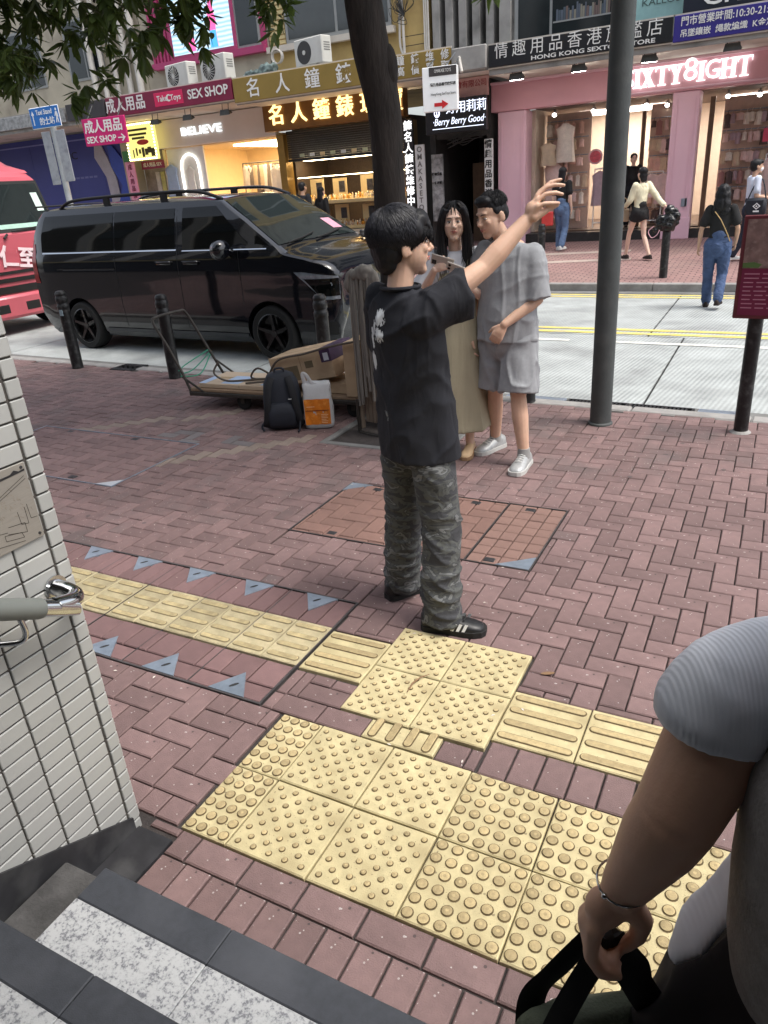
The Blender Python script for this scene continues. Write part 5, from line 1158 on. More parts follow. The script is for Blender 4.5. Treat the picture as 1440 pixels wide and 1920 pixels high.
m_bulb = EM('sign bulb', (1,0.86,0.5), 4.0); bl = MB().ell((0,0,0), (0.022,0.022,0.022), 8, 6).mesh('bulb', m_bulb)
for i in range(14):
    for z in (3.05, 3.99): link('bulb', bl, s, Vector((-18.06+i*0.082, 18.435, z))-Vector(s.location))
for i in range(10):
    for x in (-18.07, -16.98): link('bulb', bl, s, Vector((x, 18.435, 3.13+i*0.085))-Vector(s.location))
mb = WB(s); mb.ell((-17.45,18.445,3.5), (0.24,0.006,0.075), 16, 8); mb.build('red_oval', M('red oval', srgb(190,50,40), 0.5), s)
for z, w in ((3.84,0.8),(3.72,0.7),(3.62,0.5)): box(s, 'text_line', M('dark notice text', srgb(70,64,30), 0.6), -17.6-w/2, -17.6+w/2, 18.440, 18.446, z-0.03, z+0.03)
for i in range(7): box(s, 'sketch_line', MATS['dark notice text'], -17.9+i*0.12, -17.86+i*0.14, 18.440, 18.446, 3.1+0.05*(i % 3), 3.32+0.04*(i % 2))
box(s, 'green_tag', M('green tag', srgb(52,110,60), 0.5), -18.42, -18.16, 18.5, 18.53, 3.02, 3.32)
# hanging signs under the canopies
s = thing('hanging_sign', 'magenta hanging sign with white characters and an arrow', 'sign', (-16.8, 16.42, 3.36)); s.rotation_euler = (0, 0, R(8))
MB().bbox(-0.70, 0.70, -0.03, 0.03, 0.0, 0.66, 0.01).build('panel', M('magenta sign face', srgb(196,40,110), 0.4, var=0.06), s)
text('lettering', '成人用品', 0.34, m_wlet, s, (-0.02,-0.036,0.44), bold=0.008, width=1.25); text('lettering', 'SEX SHOP', 0.22, m_wlet, s, (-0.15,-0.036,0.14), bold=0.005, width=0.98)
MB().prism([(0.40,0.125),(0.57,0.125),(0.51,0.065),(0.535,0.045),(0.64,0.14),(0.535,0.235),(0.51,0.215),(0.57,0.155),(0.40,0.155)], -0.038, -0.034, 'y').build('arrow', m_wlet, s)
for x in (-0.5, 0.5): MB().tube([(x,0,0.66),(x,0.3,1.0)], 0.012, 6).build('hanger', m_dgrey, s)
s = thing('hanging_sign', 'white hanging box sign with a red arrow over the alley', 'sign', (-6.97, 16.6, 3.22)); s.rotation_euler = (0, 0, R(10))
MB().bbox(-0.40, 0.36, -0.06, 0.10, 0.0, 0.84, 0.012).build('box', M('white light box', srgb(226,228,228), 0.45, var=0.04, emit=(1,1,1), estr=0.06), s)
MB().bbox(-0.25, 0.35, -0.067, -0.062, 0.66, 0.83, 0.002).build('header', M('charcoal header', srgb(66,62,62), 0.5), s)
m_dlet = M('black sign lettering', (0.02,0.02,0.02), 0.5)
text('lettering', 'OMAKASE TOYS', 0.09, m_wlet, s, (0.05,-0.07,0.75), width=0.36); text('lettering', '情趣用品香港旗艦店', 0.13, m_dlet, s, (0.05,-0.066,0.50), bold=0.002, width=0.56); 
text('lettering', 'Hong Kong SexToys Store', 0.07, m_dlet, s, (0.05,-0.066,0.325), width=0.54)
MB().prism([(-0.15,0.09),(0.02,0.09),(0.02,0.04),(0.16,0.125),(0.02,0.21),(0.02,0.16),(-0.15,0.16)], -0.070, -0.064, 'y').build('arrow', M('red arrow', srgb(200,40,44), 0.5), s)
MB().tube([(-0.3,0.02,0.84),(-0.25,0.5,1.05)], 0.015, 6).build('hanger', m_dgrey, s); MB().tube([(0.3,0.02,0.84),(0.3,0.5,1.05)], 0.015, 6).build('hanger', m_dgrey, s)
s = sign('neon_shop_sign', 'black sign with glowing white script and alien face over the alley', -7.96, -6.44, 18.05, 2.86, 3.56, m_blkp, d=0.12)
m_neon = EM('white blue neon', (0.75,0.82,1.0), 0.85)
for i, c in enumerate('好用莉莉'): wtext(s, 'character', c, 0.26, m_neon, -7.30+i*0.25, 17.92, 3.36, bold=0.001)
wtext(s, 'lettering', '·Berry Berry Good·', 0.21, m_neon, -7.12, 17.92, 3.10, bold=0.0, shear=0.25, width=1.30)
box(s, 'underline', m_neon, -7.78, -6.50, 17.915, 17.928, 2.955, 2.968)
mb = WB(s); mb.ell((-7.66,17.925,3.30), (0.075,0.012,0.10), 14, 10); fo = mb.build('face_shape', EM('pale violet neon', (0.7,0.72,1.0), 1.2), s, True)
for d in (-0.03, 0.03): mb = WB(s); mb.ell((-7.66+d,17.910,3.29), (0.020,0.006,0.034), 8, 6); mb.build('eye', m_blkp, fo)
s = sign('pale_sign', 'faded pink board with red characters beside the pink fascia', -7.25, -6.46, 18.2, 3.57, 3.96, M('faded pink board', srgb(190,150,146), 0.6, var=0.12)); wtext(s, 'lettering', '會有限公司', 0.17, M('red characters', srgb(150,40,44), 0.6), -6.86, 18.11, 3.82, width=0.75)
def vsign(label, x0, x1, y, z0, z1, m, chars, ml, size, zt, dz):
    s = thing('vertical_sign', label, 'sign', ((x0+x1)/2, y, z0)); box(s, 'panel', m, x0, x1, y-0.06, y, z0, z1, 0.008)
    for i, c in enumerate(chars): wtext(s, 'character', c, size, ml, (x0+x1)/2, y-0.067, zt-i*dz, bold=0.004)
    return s
vsign('tall black vertical sign with lit white characters beside the watch shop', -8.76, -8.50, 18.40, 0.9, 3.28, m_blkp, '鐘名人鐘錶維修中心', EM('lit white characters', (1,1,1), 0.75), 0.24, 3.12, 0.245)
vsign('tall white vertical sign with grey capital letters at the alley', -8.42, -8.17, 18.30, 0.9, 2.69, M('white vertical panel', srgb(206,206,204), 0.5, var=0.05), 'OMAKASETOYS', M('grey serif lettering', srgb(110,108,106), 0.5), 0.17, 2.58, 0.165)
vsign('white vertical sign with black characters beside the pink pillar', -6.68, -6.47, 18.50, 1.30, 2.68, M('white vertical panel 2', srgb(210,210,208), 0.5, var=0.05), '情趣用品香港', m_dlet, 0.19, 2.56, 0.215)
s = sign('alley_poster', 'tall black and white poster standing in the alley mouth', -8.12, -7.82, 18.62, 0.9, 2.45, M('grey poster print', srgb(150,150,150), 0.6, var=0.8, scale=5, detail=6)); wtext(s, 'lettering', '所有貨品', 0.12, m_dlet, -7.97, 18.53, 2.0, bold=0.004, width=0.27); wtext(s, 'lettering', '一律包郵', 0.12, m_dlet, -7.97, 18.53, 1.8, bold=0.004, width=0.27)
# floodlights on the canopy edge
def flood(x, z, y, label, lit=True):
    t = thing('floodlight', label, 'floodlight', (x, y, z), 0, 'floodlights under the canopies')
    MB().add([(-0.16,-0.07,-0.07),(0.16,-0.07,-0.07),(0.16,0.08,-0.02),(-0.16,0.08,-0.02),(-0.13,-0.05,0.06),(0.13,-0.05,0.06),(0.13,0.06,0.03),(-0.13,0.06,0.03)], [(0,3,2,1),(4,5,6,7),(0,1,5,4),(1,2,6,5),(2,3,7,6),(3,0,4,7)]).build('housing', m_dgrey, t)
    MB().add([(-0.14,-0.065,-0.076),(0.14,-0.065,-0.076),(0.14,0.065,-0.066),(-0.14,0.065,-0.066)], [(0,3,2,1)]).build('lens', EM('lit flood lens', (1,0.97,0.92), 30.0) if lit else m_lens, t)
    MB().tube([(-0.1,0.0,0.05),(-0.1,0.02,0.22)], 0.010, 6).tube([(0.1,0.0,0.05),(0.1,0.02,0.22)], 0.010, 6).build('bracket', m_dgrey, t)
for x, lb in ((-5.57,'lit floodlight over the left end of the pink fascia'), (-4.24,'lit floodlight left of the lamp post over the pink fascia'), (-2.85,'lit floodlight right of the lamp post over the pink fascia')): flood(x, 3.78, 17.45, lb)
for x, lb in ((-15.9,'unlit floodlight nearest the magenta hanging sign'), (-14.72,'unlit floodlight over the middle of the taupe fascia'), (-13.45,'unlit floodlight over the right end of the taupe fascia'), (-1.35,'unlit floodlight over the right end of the lit lettering')): flood(x, 3.86 if x < -10 else 3.78, 17.45, lb, False)

# ------------------------------------------------------------------ pink lingerie shop
m_pink = M('dusty pink shop paint', srgb(214,160,170), 0.55, var=0.05, scale=1)
m_pinkl = M('pale pink pillar paint', srgb(226,186,198), 0.5, var=0.05, scale=1)
t = thing('pink_shop', 'pink lingerie shop with glowing white serif lettering and two windows', 'shop', (-2.5, FY, GZ))
PF = 18.80
box(t, 'fascia', m_pink, -6.63, 4.0, PF, FY+0.2, 3.24, 3.86, 0.01); box(t, 'cornice', m_pinkl, -6.63, 4.0, PF-0.05, PF-0.002, 3.80, 3.86, 0.01); box(t, 'moulding', m_pinkl, -3.75, 4.0, PF-0.03, PF-0.002, 3.27, 3.31, 0.01)
for x0, x1 in ((-6.47,-5.78),(-2.53,-1.98),(2.2,2.8)):
    p = box(t, 'pillar', m_pinkl, x0, x1, PF+0.02, FY+0.35, GZ-0.1, 3.23, 0.02); box(t, 'moulding', m_pinkl, x0+0.08, x0+0.11, PF+0.0, PF+0.018, 0.9, 3.1, par=p); box(t, 'moulding', m_pinkl, x1-0.11, x1-0.08, PF+0.0, PF+0.018, 0.9, 3.1, par=p); box(t, 'pillar_base', m_pinkl, x0-0.03, x1+0.03, PF-0.02, PF+0.015, GZ, 0.72, 0.01, par=p)
box(t, 'socket', m_steel, -2.17, -2.05, PF-0.0, PF+0.016, 0.95, 1.12); box(t, 'plinth', M('black granite plinth', (0.03,0.03,0.03), 0.35, var=0.3, scale=6), -5.78, 2.2, PF+0.06, FY+0.3, GZ-0.15, 0.48)
m_in = M('warm beige shop wall', srgb(212,196,178), 0.8, var=0.06); m_ceil = M('dim shop ceiling', srgb(120,104,96), 0.8, var=0.05)
room(t, -5.7, 2.2, 0.5, 3.24, 23.5, m_in, M('dark wood floor', srgb(96,78,66), 0.4, var=0.2), m_ceil, y0=FY+0.36)
for x0, x1 in ((-5.2,-3.0),(-1.6,1.6)): lamp_strip(t, EM('shop ceiling lamp', (1.0,0.91,0.83), 7.5), x0, x1, 21.6, 22.9, 3.23)
box(t, 'glass', m_glass, -5.78, -2.53, FY+0.10, FY+0.108, 0.49, 3.23); box(t, 'glass', m_glass, -1.98, 2.2, FY+0.10, FY+0.108, 0.49, 3.23)
box(t, 'door_frame', M('bronze frame', srgb(120,92,74), 0.4, metal=0.3), -1.80, -1.70, FY+0.15, FY+0.22, 0.5, 3.1); box(t, 'door_frame', MATS['bronze frame'], -3.32, -3.24, FY+0.9, FY+1.0, 0.5, 3.0)
sp = EM('spot bulb', (1,0.95,0.88), 14.0)
for x, y in ((-5.3,19.6),(-4.4,19.7),(-3.2,19.7),(-2.85,20.4),(-1.5,19.7),(-0.9,20.2),(-0.2,19.7),(0.5,20)):
    s = bpy.data.objects.new('spotlight', None); COL.objects.link(s); s.parent = t; s.location = Vector((x, y, 3.1))-Vector(t.location)
    MB().tube([(0,0,0.13),(0,0,0.06)], 0.012, 6).build('stem', m_dgrey, s); MB().tube([(0,0.05,0.07),(0,-0.06,0.0)], [0.045,0.06], 12).build('can', m_white, s); MB().tube([(0,-0.061,-0.0005),(0,-0.064,-0.002)], 0.045, 12).build('bulb', sp, s)
clp = [M('lingerie %d' % i, srgb(*c), 0.8, var=0.12, scale=9) for i, c in enumerate(((232,204,198),(218,180,166),(236,226,214),(176,132,128),(104,88,86),(214,194,168),(186,164,172)))]
m_wal = M('display wall board', srgb(212,188,172), 0.7, var=0.1)
def rackwall(x0, x1, y, zs, dens, n0, pal):
    box(t, 'display_wall', m_wal, x0, x1, y, y+0.05, 0.5, 3.15)
    for z in zs:
        mb = WB(t); mb.tube([(x0+0.03,y-0.12,z),(x1-0.03,y-0.12,z)], 0.012, 6); mb.build('rail', m_steel, t)
        x = x0+0.10
        while x < x1-0.08: garment(t, x, y-0.13, z-0.05, random.choice(pal), random.uniform(0.13,0.24), random.uniform(0.14,0.33), 0.05); x += dens*random.uniform(1.1,2.0)
rackwall(-5.65, -4.55, 20.2, (2.98, 2.6, 2.2, 1.8, 1.4, 1.0), 0.10, 6, clp[:3]+[clp[5]]); rackwall(-3.2, -2.45, 20.4, (2.85, 2.45, 2.05, 1.65, 1.25, 0.9), 0.085, 6, clp[:6])
rackwall(-1.62, -0.1, 20.6, (2.85, 2.45, 2.05, 1.65, 1.25), 0.085, 8, clp); rackwall(0.0, 2.1, 20.4, (2.8, 2.35, 1.9, 1.45), 0.12, 8, clp)
# mannequin tops and stands near the glass
garment(t, -5.05, 19.7, 2.9, clp[2], 0.62, 0.85, 0.12); garment(t, -5.35, 19.75, 2.1, clp[0], 0.6, 1.3, 0.12); garment(t, -5.45, 19.6, 2.5, clp[5], 0.5, 0.5, 0.10)
for x0, x1, z in ((-4.35,-3.45,1.85),(-3.6,-2.75,1.7),(-0.6,0.3,1.9)):
    mb = WB(t); mb.tube([(x0,19.9,z),(x1,19.9,z)], 0.015, 8); mb.tube([(x0,19.9,z),(x0,19.9,0.5)], 0.015, 8); mb.tube([(x1,19.9,z),(x1,19.9,0.5)], 0.015, 8); mb.tube([(x0,19.9,0.62),(x1,19.9,0.62)], 0.015, 8); mb.build('clothes_rail', m_white, t, True)
    x = x0+0.12
    while x < x1: garment(t, x, 19.9, z-0.05, random.choice([clp[0], clp[1], clp[2], clp[6]]), 0.46, random.uniform(0.5,0.8), 0.08); x += 0.24
mb = WB(t); mb.tube([(-4.28,19.55,2.12),(-4.28,19.58,2.12)], 0.17, 20); dsc = mb.build('round_notice', M('pink round notice', srgb(226,180,184), 0.5, var=0.05), t, True); mb = WB(t); mb.tube([(-4.28,19.54,2.12),(-4.28,19.549,2.12)], 0.13, 20); mb.build('notice_centre', M('red notice centre', srgb(206,90,100), 0.5, var=0.3, scale=20), dsc)
box(t, 'red_tag', M('pink red ticket', srgb(216,80,110), 0.5, var=0.1), -0.72, -0.48, 19.9, 19.91, 2.15, 2.42)
# serif letters of the lit sign
m_let = EM('lit white serif letters', (0.92,1.0,0.98), 0.9)
def serif(ch, x, w, h, z, y=PF-0.05):
    th, tn, sf = 0.075, 0.030, 0.022
    mb = WB(t); d0, d1 = y, y+0.045
    def bar(xa, xb, za, zb): mb.box(xa, xb, d0, d1, za, zb)
    def feet(c, hw, zz): bar(c-hw, c+hw, zz, zz+sf)
    if ch == 'I': c = x+w/2; bar(c-th/2, c+th/2, z+sf, z+h-sf); feet(c, 0.085, z); feet(c, 0.085, z+h-sf)
    elif ch == 'T':
        c = x+w/2; bar(c-th/2, c+th/2, z+sf, z+h-tn); feet(c, 0.085, z); bar(x+0.01, x+w-0.01, z+h-tn, z+h)
        for s_, xx in ((1, x+0.01), (-1, x+w-0.01)): mb.prism([(xx, z+h-tn-0.001), (xx, z+h-0.10), (xx+s_*0.02, z+h-tn-0.001)], d0, d1, 'y')
    elif ch == 'H':
        for c in (x+0.075, x+w-0.075): bar(c-th/2, c+th/2, z+sf, z+h-sf); feet(c, 0.075, z); feet(c, 0.075, z+h-sf)
        bar(x+0.075+th/2+0.001, x+w-0.075-th/2-0.001, z+h*0.5-tn/2, z+h*0.5+tn/2)
    elif ch == 'X':
        mb.prism([(x+0.03,z+h-sf),(x+0.03+th*1.2,z+h-sf),(x+w-0.03,z+sf),(x+w-0.03-th*1.2,z+sf)], d0, d1, 'y'); mb.prism([(x+w-0.06,z+h-sf),(x+w-0.06-tn*1.3,z+h-sf),(x+0.05,z+sf),(x+0.05+tn*1.3,z+sf)], d0+0.003, d1-0.003, 'y')
        for c, zz in ((x+0.075,z+h-sf),(x+w-0.075,z+h-sf),(x+0.07,z),(x+w-0.07,z)): feet(c, 0.07, zz)
    elif ch == 'Y':
        c = x+w/2; bar(c-th/2, c+th/2, z+sf, z+h*0.45); feet(c, 0.085, z)
        mb.prism([(x+0.03,z+h-sf),(x+0.03+th*1.15,z+h-sf),(c+th/2,z+h*0.45),(c-th/2,z+h*0.45)], d0, d1, 'y'); mb.prism([(x+w-0.05,z+h-sf),(x+w-0.05-tn*1.3,z+h-sf),(c+th/2-tn*1.3,z+h*0.46),(c+th/2,z+h*0.46)], d0+0.003, d1-0.003, 'y')
        for cc in (x+0.075, x+w-0.07): feet(cc, 0.068, z+h-sf)
    mb.build('letter', m_let, t)
x = -3.60; hh = 0.36; z0 = 3.385
for ch, w in (('S',0.25),('I',0.15),('X',0.31),('T',0.29),('Y',0.30),('8',0.29),('I',0.16),('G',0.30),('H',0.33),('T',0.29)):
    if ch in 'S8G':
        sz = {'S':0.50,'8':0.60,'G':0.49}[ch]; wtext(t, 'letter', ch, sz, m_let, x+w/2, PF-0.03, z0+{'S':0.175,'8':0.215,'G':0.175}[ch], bold=-0.004 if ch == '8' else 0.0, depth=0.045, width=w-0.03)
        if ch == 'G': box(t, 'letter_serif', m_let, x+w*0.5, x+w+0.01, PF-0.055, PF-0.008, z0+0.155, z0+0.178)
    else: serif(ch, x, w, hh, z0)
    x += w-0.012

# ------------------------------------------------------------------ wall-hung things over the canopies
m_ac = M('white air conditioner casing', srgb(206,206,200), 0.5, var=0.06, scale=2, stain=srgb(160,156,146), stain_scale=2, stain_amt=0.5)
m_grl = M('fan grille', srgb(120,120,118), 0.5, var=0.1)
def ac(label, x, y, z, rz, w=0.86, h=0.56, dark=False):
    t = thing('air_conditioner', label, 'air conditioner', (x, y, z), rz, 'outdoor air conditioner units')
    MB().bbox(-w/2, w/2, -0.17, 0.17, 0.04, h, 0.02).build('casing', m_ac, t)
    mb = MB(); mb.tube([(-w*0.14,-0.176,h*0.52),(-w*0.14,-0.171,h*0.52)], h*0.40, 28); mb.build('fan_opening', M('dark fan well', (0.05,0.05,0.05), 0.7), t)
    if not dark:
        for k in range(18):
            a = 2*math.pi*k/18; mb = MB(); r0, r1 = 0.04, h*0.395; c = Vector((-w*0.14, -0.18, h*0.52))
            mb.tube([c+Vector((r0*math.cos(a),0,r0*math.sin(a))), c+Vector((0.6*r1*math.cos(a+0.18),-0.01,0.6*r1*math.sin(a+0.18))), c+Vector((r1*math.cos(a+0.4),0,r1*math.sin(a+0.4)))], 0.006, 5); mb.build('grille_wire', m_ac, t)
    mb = MB(); mb.tube([(-w*0.14,-0.188,h*0.52),(-w*0.14,-0.176,h*0.52)], 0.05, 14); mb.build('grille_hub', m_ac, t)
    for x_ in (-w*0.3, w*0.3): MB().box(x_-0.03, x_+0.03, -0.19, 0.19, 0, 0.039).build('foot', m_dgrey, t)
    for i in range(4): MB().box(w/2, w/2+0.006, -0.1, 0.1, h*0.5+i*0.05, h*0.5+i*0.05+0.02).build('vent', m_grl, t)
    return t
ac('air conditioner unit left of the pair on the maroon sign canopy', -14.98, 17.75, 4.58, R(-12), 0.95, 0.58); ac('air conditioner unit right of the pair on the maroon sign canopy', -13.75, 17.75, 4.58, R(-12), 1.0, 0.62)
ac('air conditioner with dark fan on the watch shop canopy', -10.95, 18.0, 4.62, R(-14), 0.98, 0.62, True)
mb = MB(); mb.ell((0,0,0.16), (0.5,0.2,0.13)); mb.ell((0.3,0,0.25), (0.25,0.18,0.16)); tarp = tag(remesh(mb, 'tarpaulin', M('crumpled tarpaulin', srgb(96,112,110), 0.6, var=0.7, scale=5), 0.03, 1, None, (-12.5, 17.8, 4.45), noise_disp(0.08, 7, 2)), 'crumpled tarpaulin heaped on the canopy by the watch shop', 'tarpaulin')
mb = MB()
for k in range(5): mb.tube([(0.16*math.cos(a)+0.01*k, 0.012*k, 0.16*math.sin(a)) for a in [2*math.pi*i/20 for i in range(21)]], 0.012, 6)
o = tag(mb.build('cable_coil', m_pipe), 'coil of pale cable hung beside the yellow tenement window', 'cable'); o.location = (-12.55, 18.75, 5.12)
# video screen on the magenta front
t = thing('video_screen', 'bright video screen showing two raised hands on the magenta front', 'screen', (-14.9, FY-0.08, 5.5))
N = None
ms = M('screen picture', (0.5,0.7,0.9), 0.3, var=0.0); N, L, bs = nodes(ms)
tc = N.new('ShaderNodeTexCoord'); wv = N.new('ShaderNodeTexWave'); wv.wave_type = 'BANDS'; wv.bands_direction = 'Z'; wv.inputs['Scale'].default_value = 3.0; wv.inputs['Distortion'].default_value = 2; L.new(tc.outputs['Object'], wv.inputs['Vector'])
crr = N.new('ShaderNodeValToRGB'); crr.color_ramp.elements[0].color = (*srgb(150,196,226), 1); crr.color_ramp.elements[1].color = (*srgb(214,232,244), 1); L.new(wv.outputs['Fac'], crr.inputs[0]); L.new(crr.outputs[0], bs.inputs['Emission Color']); bs.inputs['Emission Strength'].default_value = 0.75; bs.inputs['Base Color'].default_value = (0.05,0.05,0.05,1)
box(t, 'frame', m_mag, -16.15, -13.86, FY-0.14, FY-0.065, 5.47, 7.7); box(t, 'display', ms, -16.05, -13.95, FY-0.152, FY-0.142, 5.56, 7.6)
m_hp = EM('pink hand picture', srgb(226,90,150), 0.8); m_hb2 = EM('blue hand picture', srgb(70,150,200), 0.8)
def handpic(x, fl, m2):
    mb = WB(t); y0 = FY-0.158
    pts = [(-0.16,0.0),(-0.13,0.45),(-0.17,0.62),(-0.12,0.8),(-0.10,1.1),(-0.04,1.32),(0.02,1.1),(0.05,0.85),(0.10,0.98),(0.13,0.92),(0.09,0.7),(0.08,0.5),(0.11,0.0)]
    mb.prism([(x+fl*a, 5.6+b_*1.0) for a, b_ in pts], y0, y0+0.004, 'y'); o = mb.build('hand_picture', m_hp, t)
    mb = WB(t); mb.prism([(x-0.15*fl,5.60),(x-0.13*fl,6.0),(x+0.085*fl,6.0),(x+0.11*fl,5.60)], y0-0.003, y0-0.001, 'y'); mb.build('sleeve_picture', m2, o)
handpic(-15.35, 1, m_hp); handpic(-14.6, -1, m_hb2)
# loose bracket lamp on the bare canopy end
t = thing('bracket_pipe', 'white bent pipe bracket on the bare canopy end', 'bracket', (-6.75, 17.1, 4.05)); MB().tube([(0,0,0.2),(0.1,-0.1,-0.1)], 0.035, 8).build('pipe', m_pipe, t, True); MB().tube([(-0.35,-0.1,-0.02),(-0.05,-0.08,0.28)], 0.012, 6).build('brace', m_galv, t)
# ------------------------------------------------------------------ unseen near-side frontage, added for reflections and shade
nb = thing('near_side_building', 'unseen near side building behind the exit, toned for reflections', 'building', (-6, -7, 0))
box(nb, 'wall', M('near render darkened as shade', srgb(84,80,76), 0.8, var=0.2, scale=0.8), -40, 25, -15, -7, -0.3, 10.5)  # wall colour darkened as shade, keeps the van reflections dark
box(nb, 'shop_front', M('dark near shop fronts', (0.05,0.05,0.055), 0.3, var=0.3, scale=0.5), -40, 25, -6.98, -6.9, 0.0, 3.2); box(nb, 'canopy', m_greyw, -40, 25, -6.9, -5.6, 3.3, 3.6)
for i in range(15): box(nb, 'pier', M('white pier for reflections', srgb(206,204,198), 0.7, var=0.08), -31.2+i*3.4, -30.3+i*3.4, -6.99, -6.80, 3.6, 10.4)  # white piers made up to streak the van with reflections
box(nb, 'sign_band', M('cream sign band', srgb(190,176,130), 0.6, var=0.1), -40, 25, -5.59, -5.52, 3.3, 3.9)
for i in range(14):
    for z in (4.6, 7.8): box(nb, 'window', m_dwin, -30+i*3.4, -28.2+i*3.4, -6.995, -6.95, z, z+1.7)
# ================================================================== TROLLEYS, CARTONS, BAGS
m_card = M('brown cardboard', srgb(186,160,130), 0.85, var=0.08, scale=4, stain=srgb(120,96,74), stain_scale=3, stain_amt=0.5)
m_card2 = M('pale cardboard', srgb(192,172,148), 0.85, var=0.07, scale=4)
m_tape = M('buff parcel tape', srgb(176,152,118), 0.4, var=0.05)
m_tube = M('worn steel tube', srgb(70,66,62), 0.5, metal=0.5, var=0.3, scale=20)
m_ply = M('worn plywood', srgb(140,118,96), 0.8, var=0.2, scale=5, stretch=(1,6,1))
m_rope = M('grey rope', srgb(92,84,76), 0.9, var=0.2, scale=60)
m_grope = M('green nylon cord', srgb(60,150,120), 0.6, var=0.15)
m_label = M('white parcel label', srgb(200,204,214), 0.6, var=0.06)
tr = thing('flat_trolley', 'low flat platform trolley with a bent steel push handle', 'trolley', (-4.92, 5.22, 0), R(3))
MB().bbox(0, 2.05, 0, 0.62, 0.165, 0.195, 0.005).build('deck', m_ply, tr)
for y in (0.0, 0.58): MB().bbox(0.0, 2.05, y-0.012, y+0.03, 0.125, 0.164, 0.006).build('side_rail', m_tube, tr)
MB().tube(arc([(0.02,0.0,0.15),(-0.05,0.01,0.33),(-0.20,0.03,0.60),(-0.33,0.05,0.80),(-0.34,0.12,0.845),(-0.32,0.42,0.85),(-0.29,0.50,0.82),(-0.17,0.54,0.55),(0.0,0.57,0.2)]), 0.0135, 10).build('push_handle', m_tube, tr, True)
MB().tube([(0.18,0.0,0.16),(-0.06,0.01,0.30)], 0.011, 8).build('brace', m_tube, tr, True); MB().tube([(0.2,0.58,0.16),(-0.05,0.55,0.34)], 0.011, 8).build('brace', m_tube, tr, True)
for (x, y) in ((0.58,0.06),(0.58,0.56),(1.75,0.06),(1.75,0.56)):
    w = bpy.data.objects.new('castor', None); COL.objects.link(w); w.parent = tr; w.location = (x, y, 0.072)
    mb = MB(); mb.X = Matrix.Rotation(R(90), 4, 'X'); mb.lathe([(0.02,-0.02),(0.06,-0.022),(0.072,-0.014),(0.072,0.014),(0.06,0.022),(0.02,0.02)], 20); mb.build('wheel', m_tyre, w, True)
    MB().box(-0.02,0.02,-0.028,-0.023,-0.01,0.09).box(-0.02,0.02,0.023,0.028,-0.01,0.09).build('fork', m_tube, w)
for k, pts in enumerate(([(-0.10,0.52,0.42),(-0.16,0.30,0.30),(-0.11,0.05,0.32)], [(-0.11,0.52,0.45),(-0.20,0.25,0.36),(-0.12,0.04,0.35)], [(-0.10,0.53,0.40),(-0.08,0.3,0.26),(-0.10,0.03,0.30)])): MB().tube(arc(pts), 0.006, 6).build('green_cord', m_grope, tr, True)
def carton(label, loc, size, rz=0, ry=0, m=m_card, extras=None, flaps=False):
    t = thing('carton', label, 'box', loc, rz, 'cartons on the trolley'); t.rotation_euler = (0, ry, rz); a, b_, c = size
    MB().bbox(0, a, 0, b_, 0, c, 0.006).build('carton_body', m, t)
    MB().box(0.001, a-0.001, b_/2-0.03, b_/2+0.03, c, c+0.0012).build('tape', m_tape, t)
    MB().box(a/2-0.001, a/2+0.001, -0.0015, 0.0, 0.01, c-0.01).build('seam', M('carton seam', srgb(104,82,60), 0.9), t)
    if extras: extras(t, a, b_, c)
    return t
def lab(x0, x1, z0, z1, m=m_label): return lambda t, a, b_, c: MB().box(x0, x1, -0.002, 0.0, z0, z1).build('label', m, t)
def flat_x(t, a, b_, c):
    for x0, x1, y0, y1 in ((0.24,0.44,0.02,0.30),(0.0,0.08,0.0,0.25),(0.68,0.78,0.02,0.2)): MB().box(x0, x1, y0, y1, c+0.0013, c+0.0022).build('label', M('blue white label', srgb(170,190,216), 0.5, var=0.08), t)
carton('flattened pale carton with bluish labels at the handle end of the trolley', (-4.82, 5.26, 0.197), (0.92,0.46,0.045), R(3), 0, m_card2, flat_x)
def dark_x(t, a, b_, c):
    MB().box(a-0.10, a+0.002, -0.002, b_+0.002, c*0.55, c+0.004).build('purple_wrap', M('purple printed wrap', srgb(66,48,76), 0.5, var=0.3, scale=12), t); MB().box(a-0.07, a-0.02, -0.0035, -0.0022, c*0.6, c*0.85).build('label', m_label, t)
    MB().box(0.36, 0.44, -0.002, 0.0, 0.12, 0.18).build('print', M('grey print', srgb(110,96,74), 0.8), t); MB().box(0.1, 0.28, -0.002, 0.0, 0.03, 0.16).build('print', MATS['grey print'], t)
carton('small brown carton wedged under the tilted one', (-3.62, 5.36, 0.197), (0.40,0.36,0.10), R(3), 0, m_card)
carton('tilted brown carton with a dark purple printed corner on the trolley', (-3.92, 5.27, 0.245), (0.63,0.42,0.262), R(4), R(-11), m_card, dark_x)
carton('upright brown carton at the end of the trolley behind the young man', (-3.205, 5.30, 0.197), (0.46,0.42,0.47), R(3), 0, m_card, lab(0.19,0.30,0.27,0.46))
for lb, pts in (('long grey rope slung over the tilted carton', [(-4.02,5.28,0.30),(-3.85,5.24,0.50),(-3.55,5.24,0.575),(-3.30,5.25,0.64),(-3.02,5.27,0.69),(-2.80,5.3,0.69)]), ('loose loops of grey rope on the flattened carton', [(-4.66,5.40,0.42),(-4.70,5.36,0.32),(-4.55,5.34,0.26),(-4.35,5.42,0.255),(-4.15,5.50,0.262),(-4.05,5.42,0.30),(-4.16,5.36,0.39),(-4.28,5.40,0.32),(-4.32,5.48,0.255),(-4.1,5.55,0.255),(-3.93,5.45,0.30),(-3.88,5.40,0.38),(-3.96,5.34,0.30),(-4.3,5.32,0.252)])):
    tag(MB().tube(arc(pts), 0.0095, 8).build('rope', m_rope, None, True), lb, 'rope')

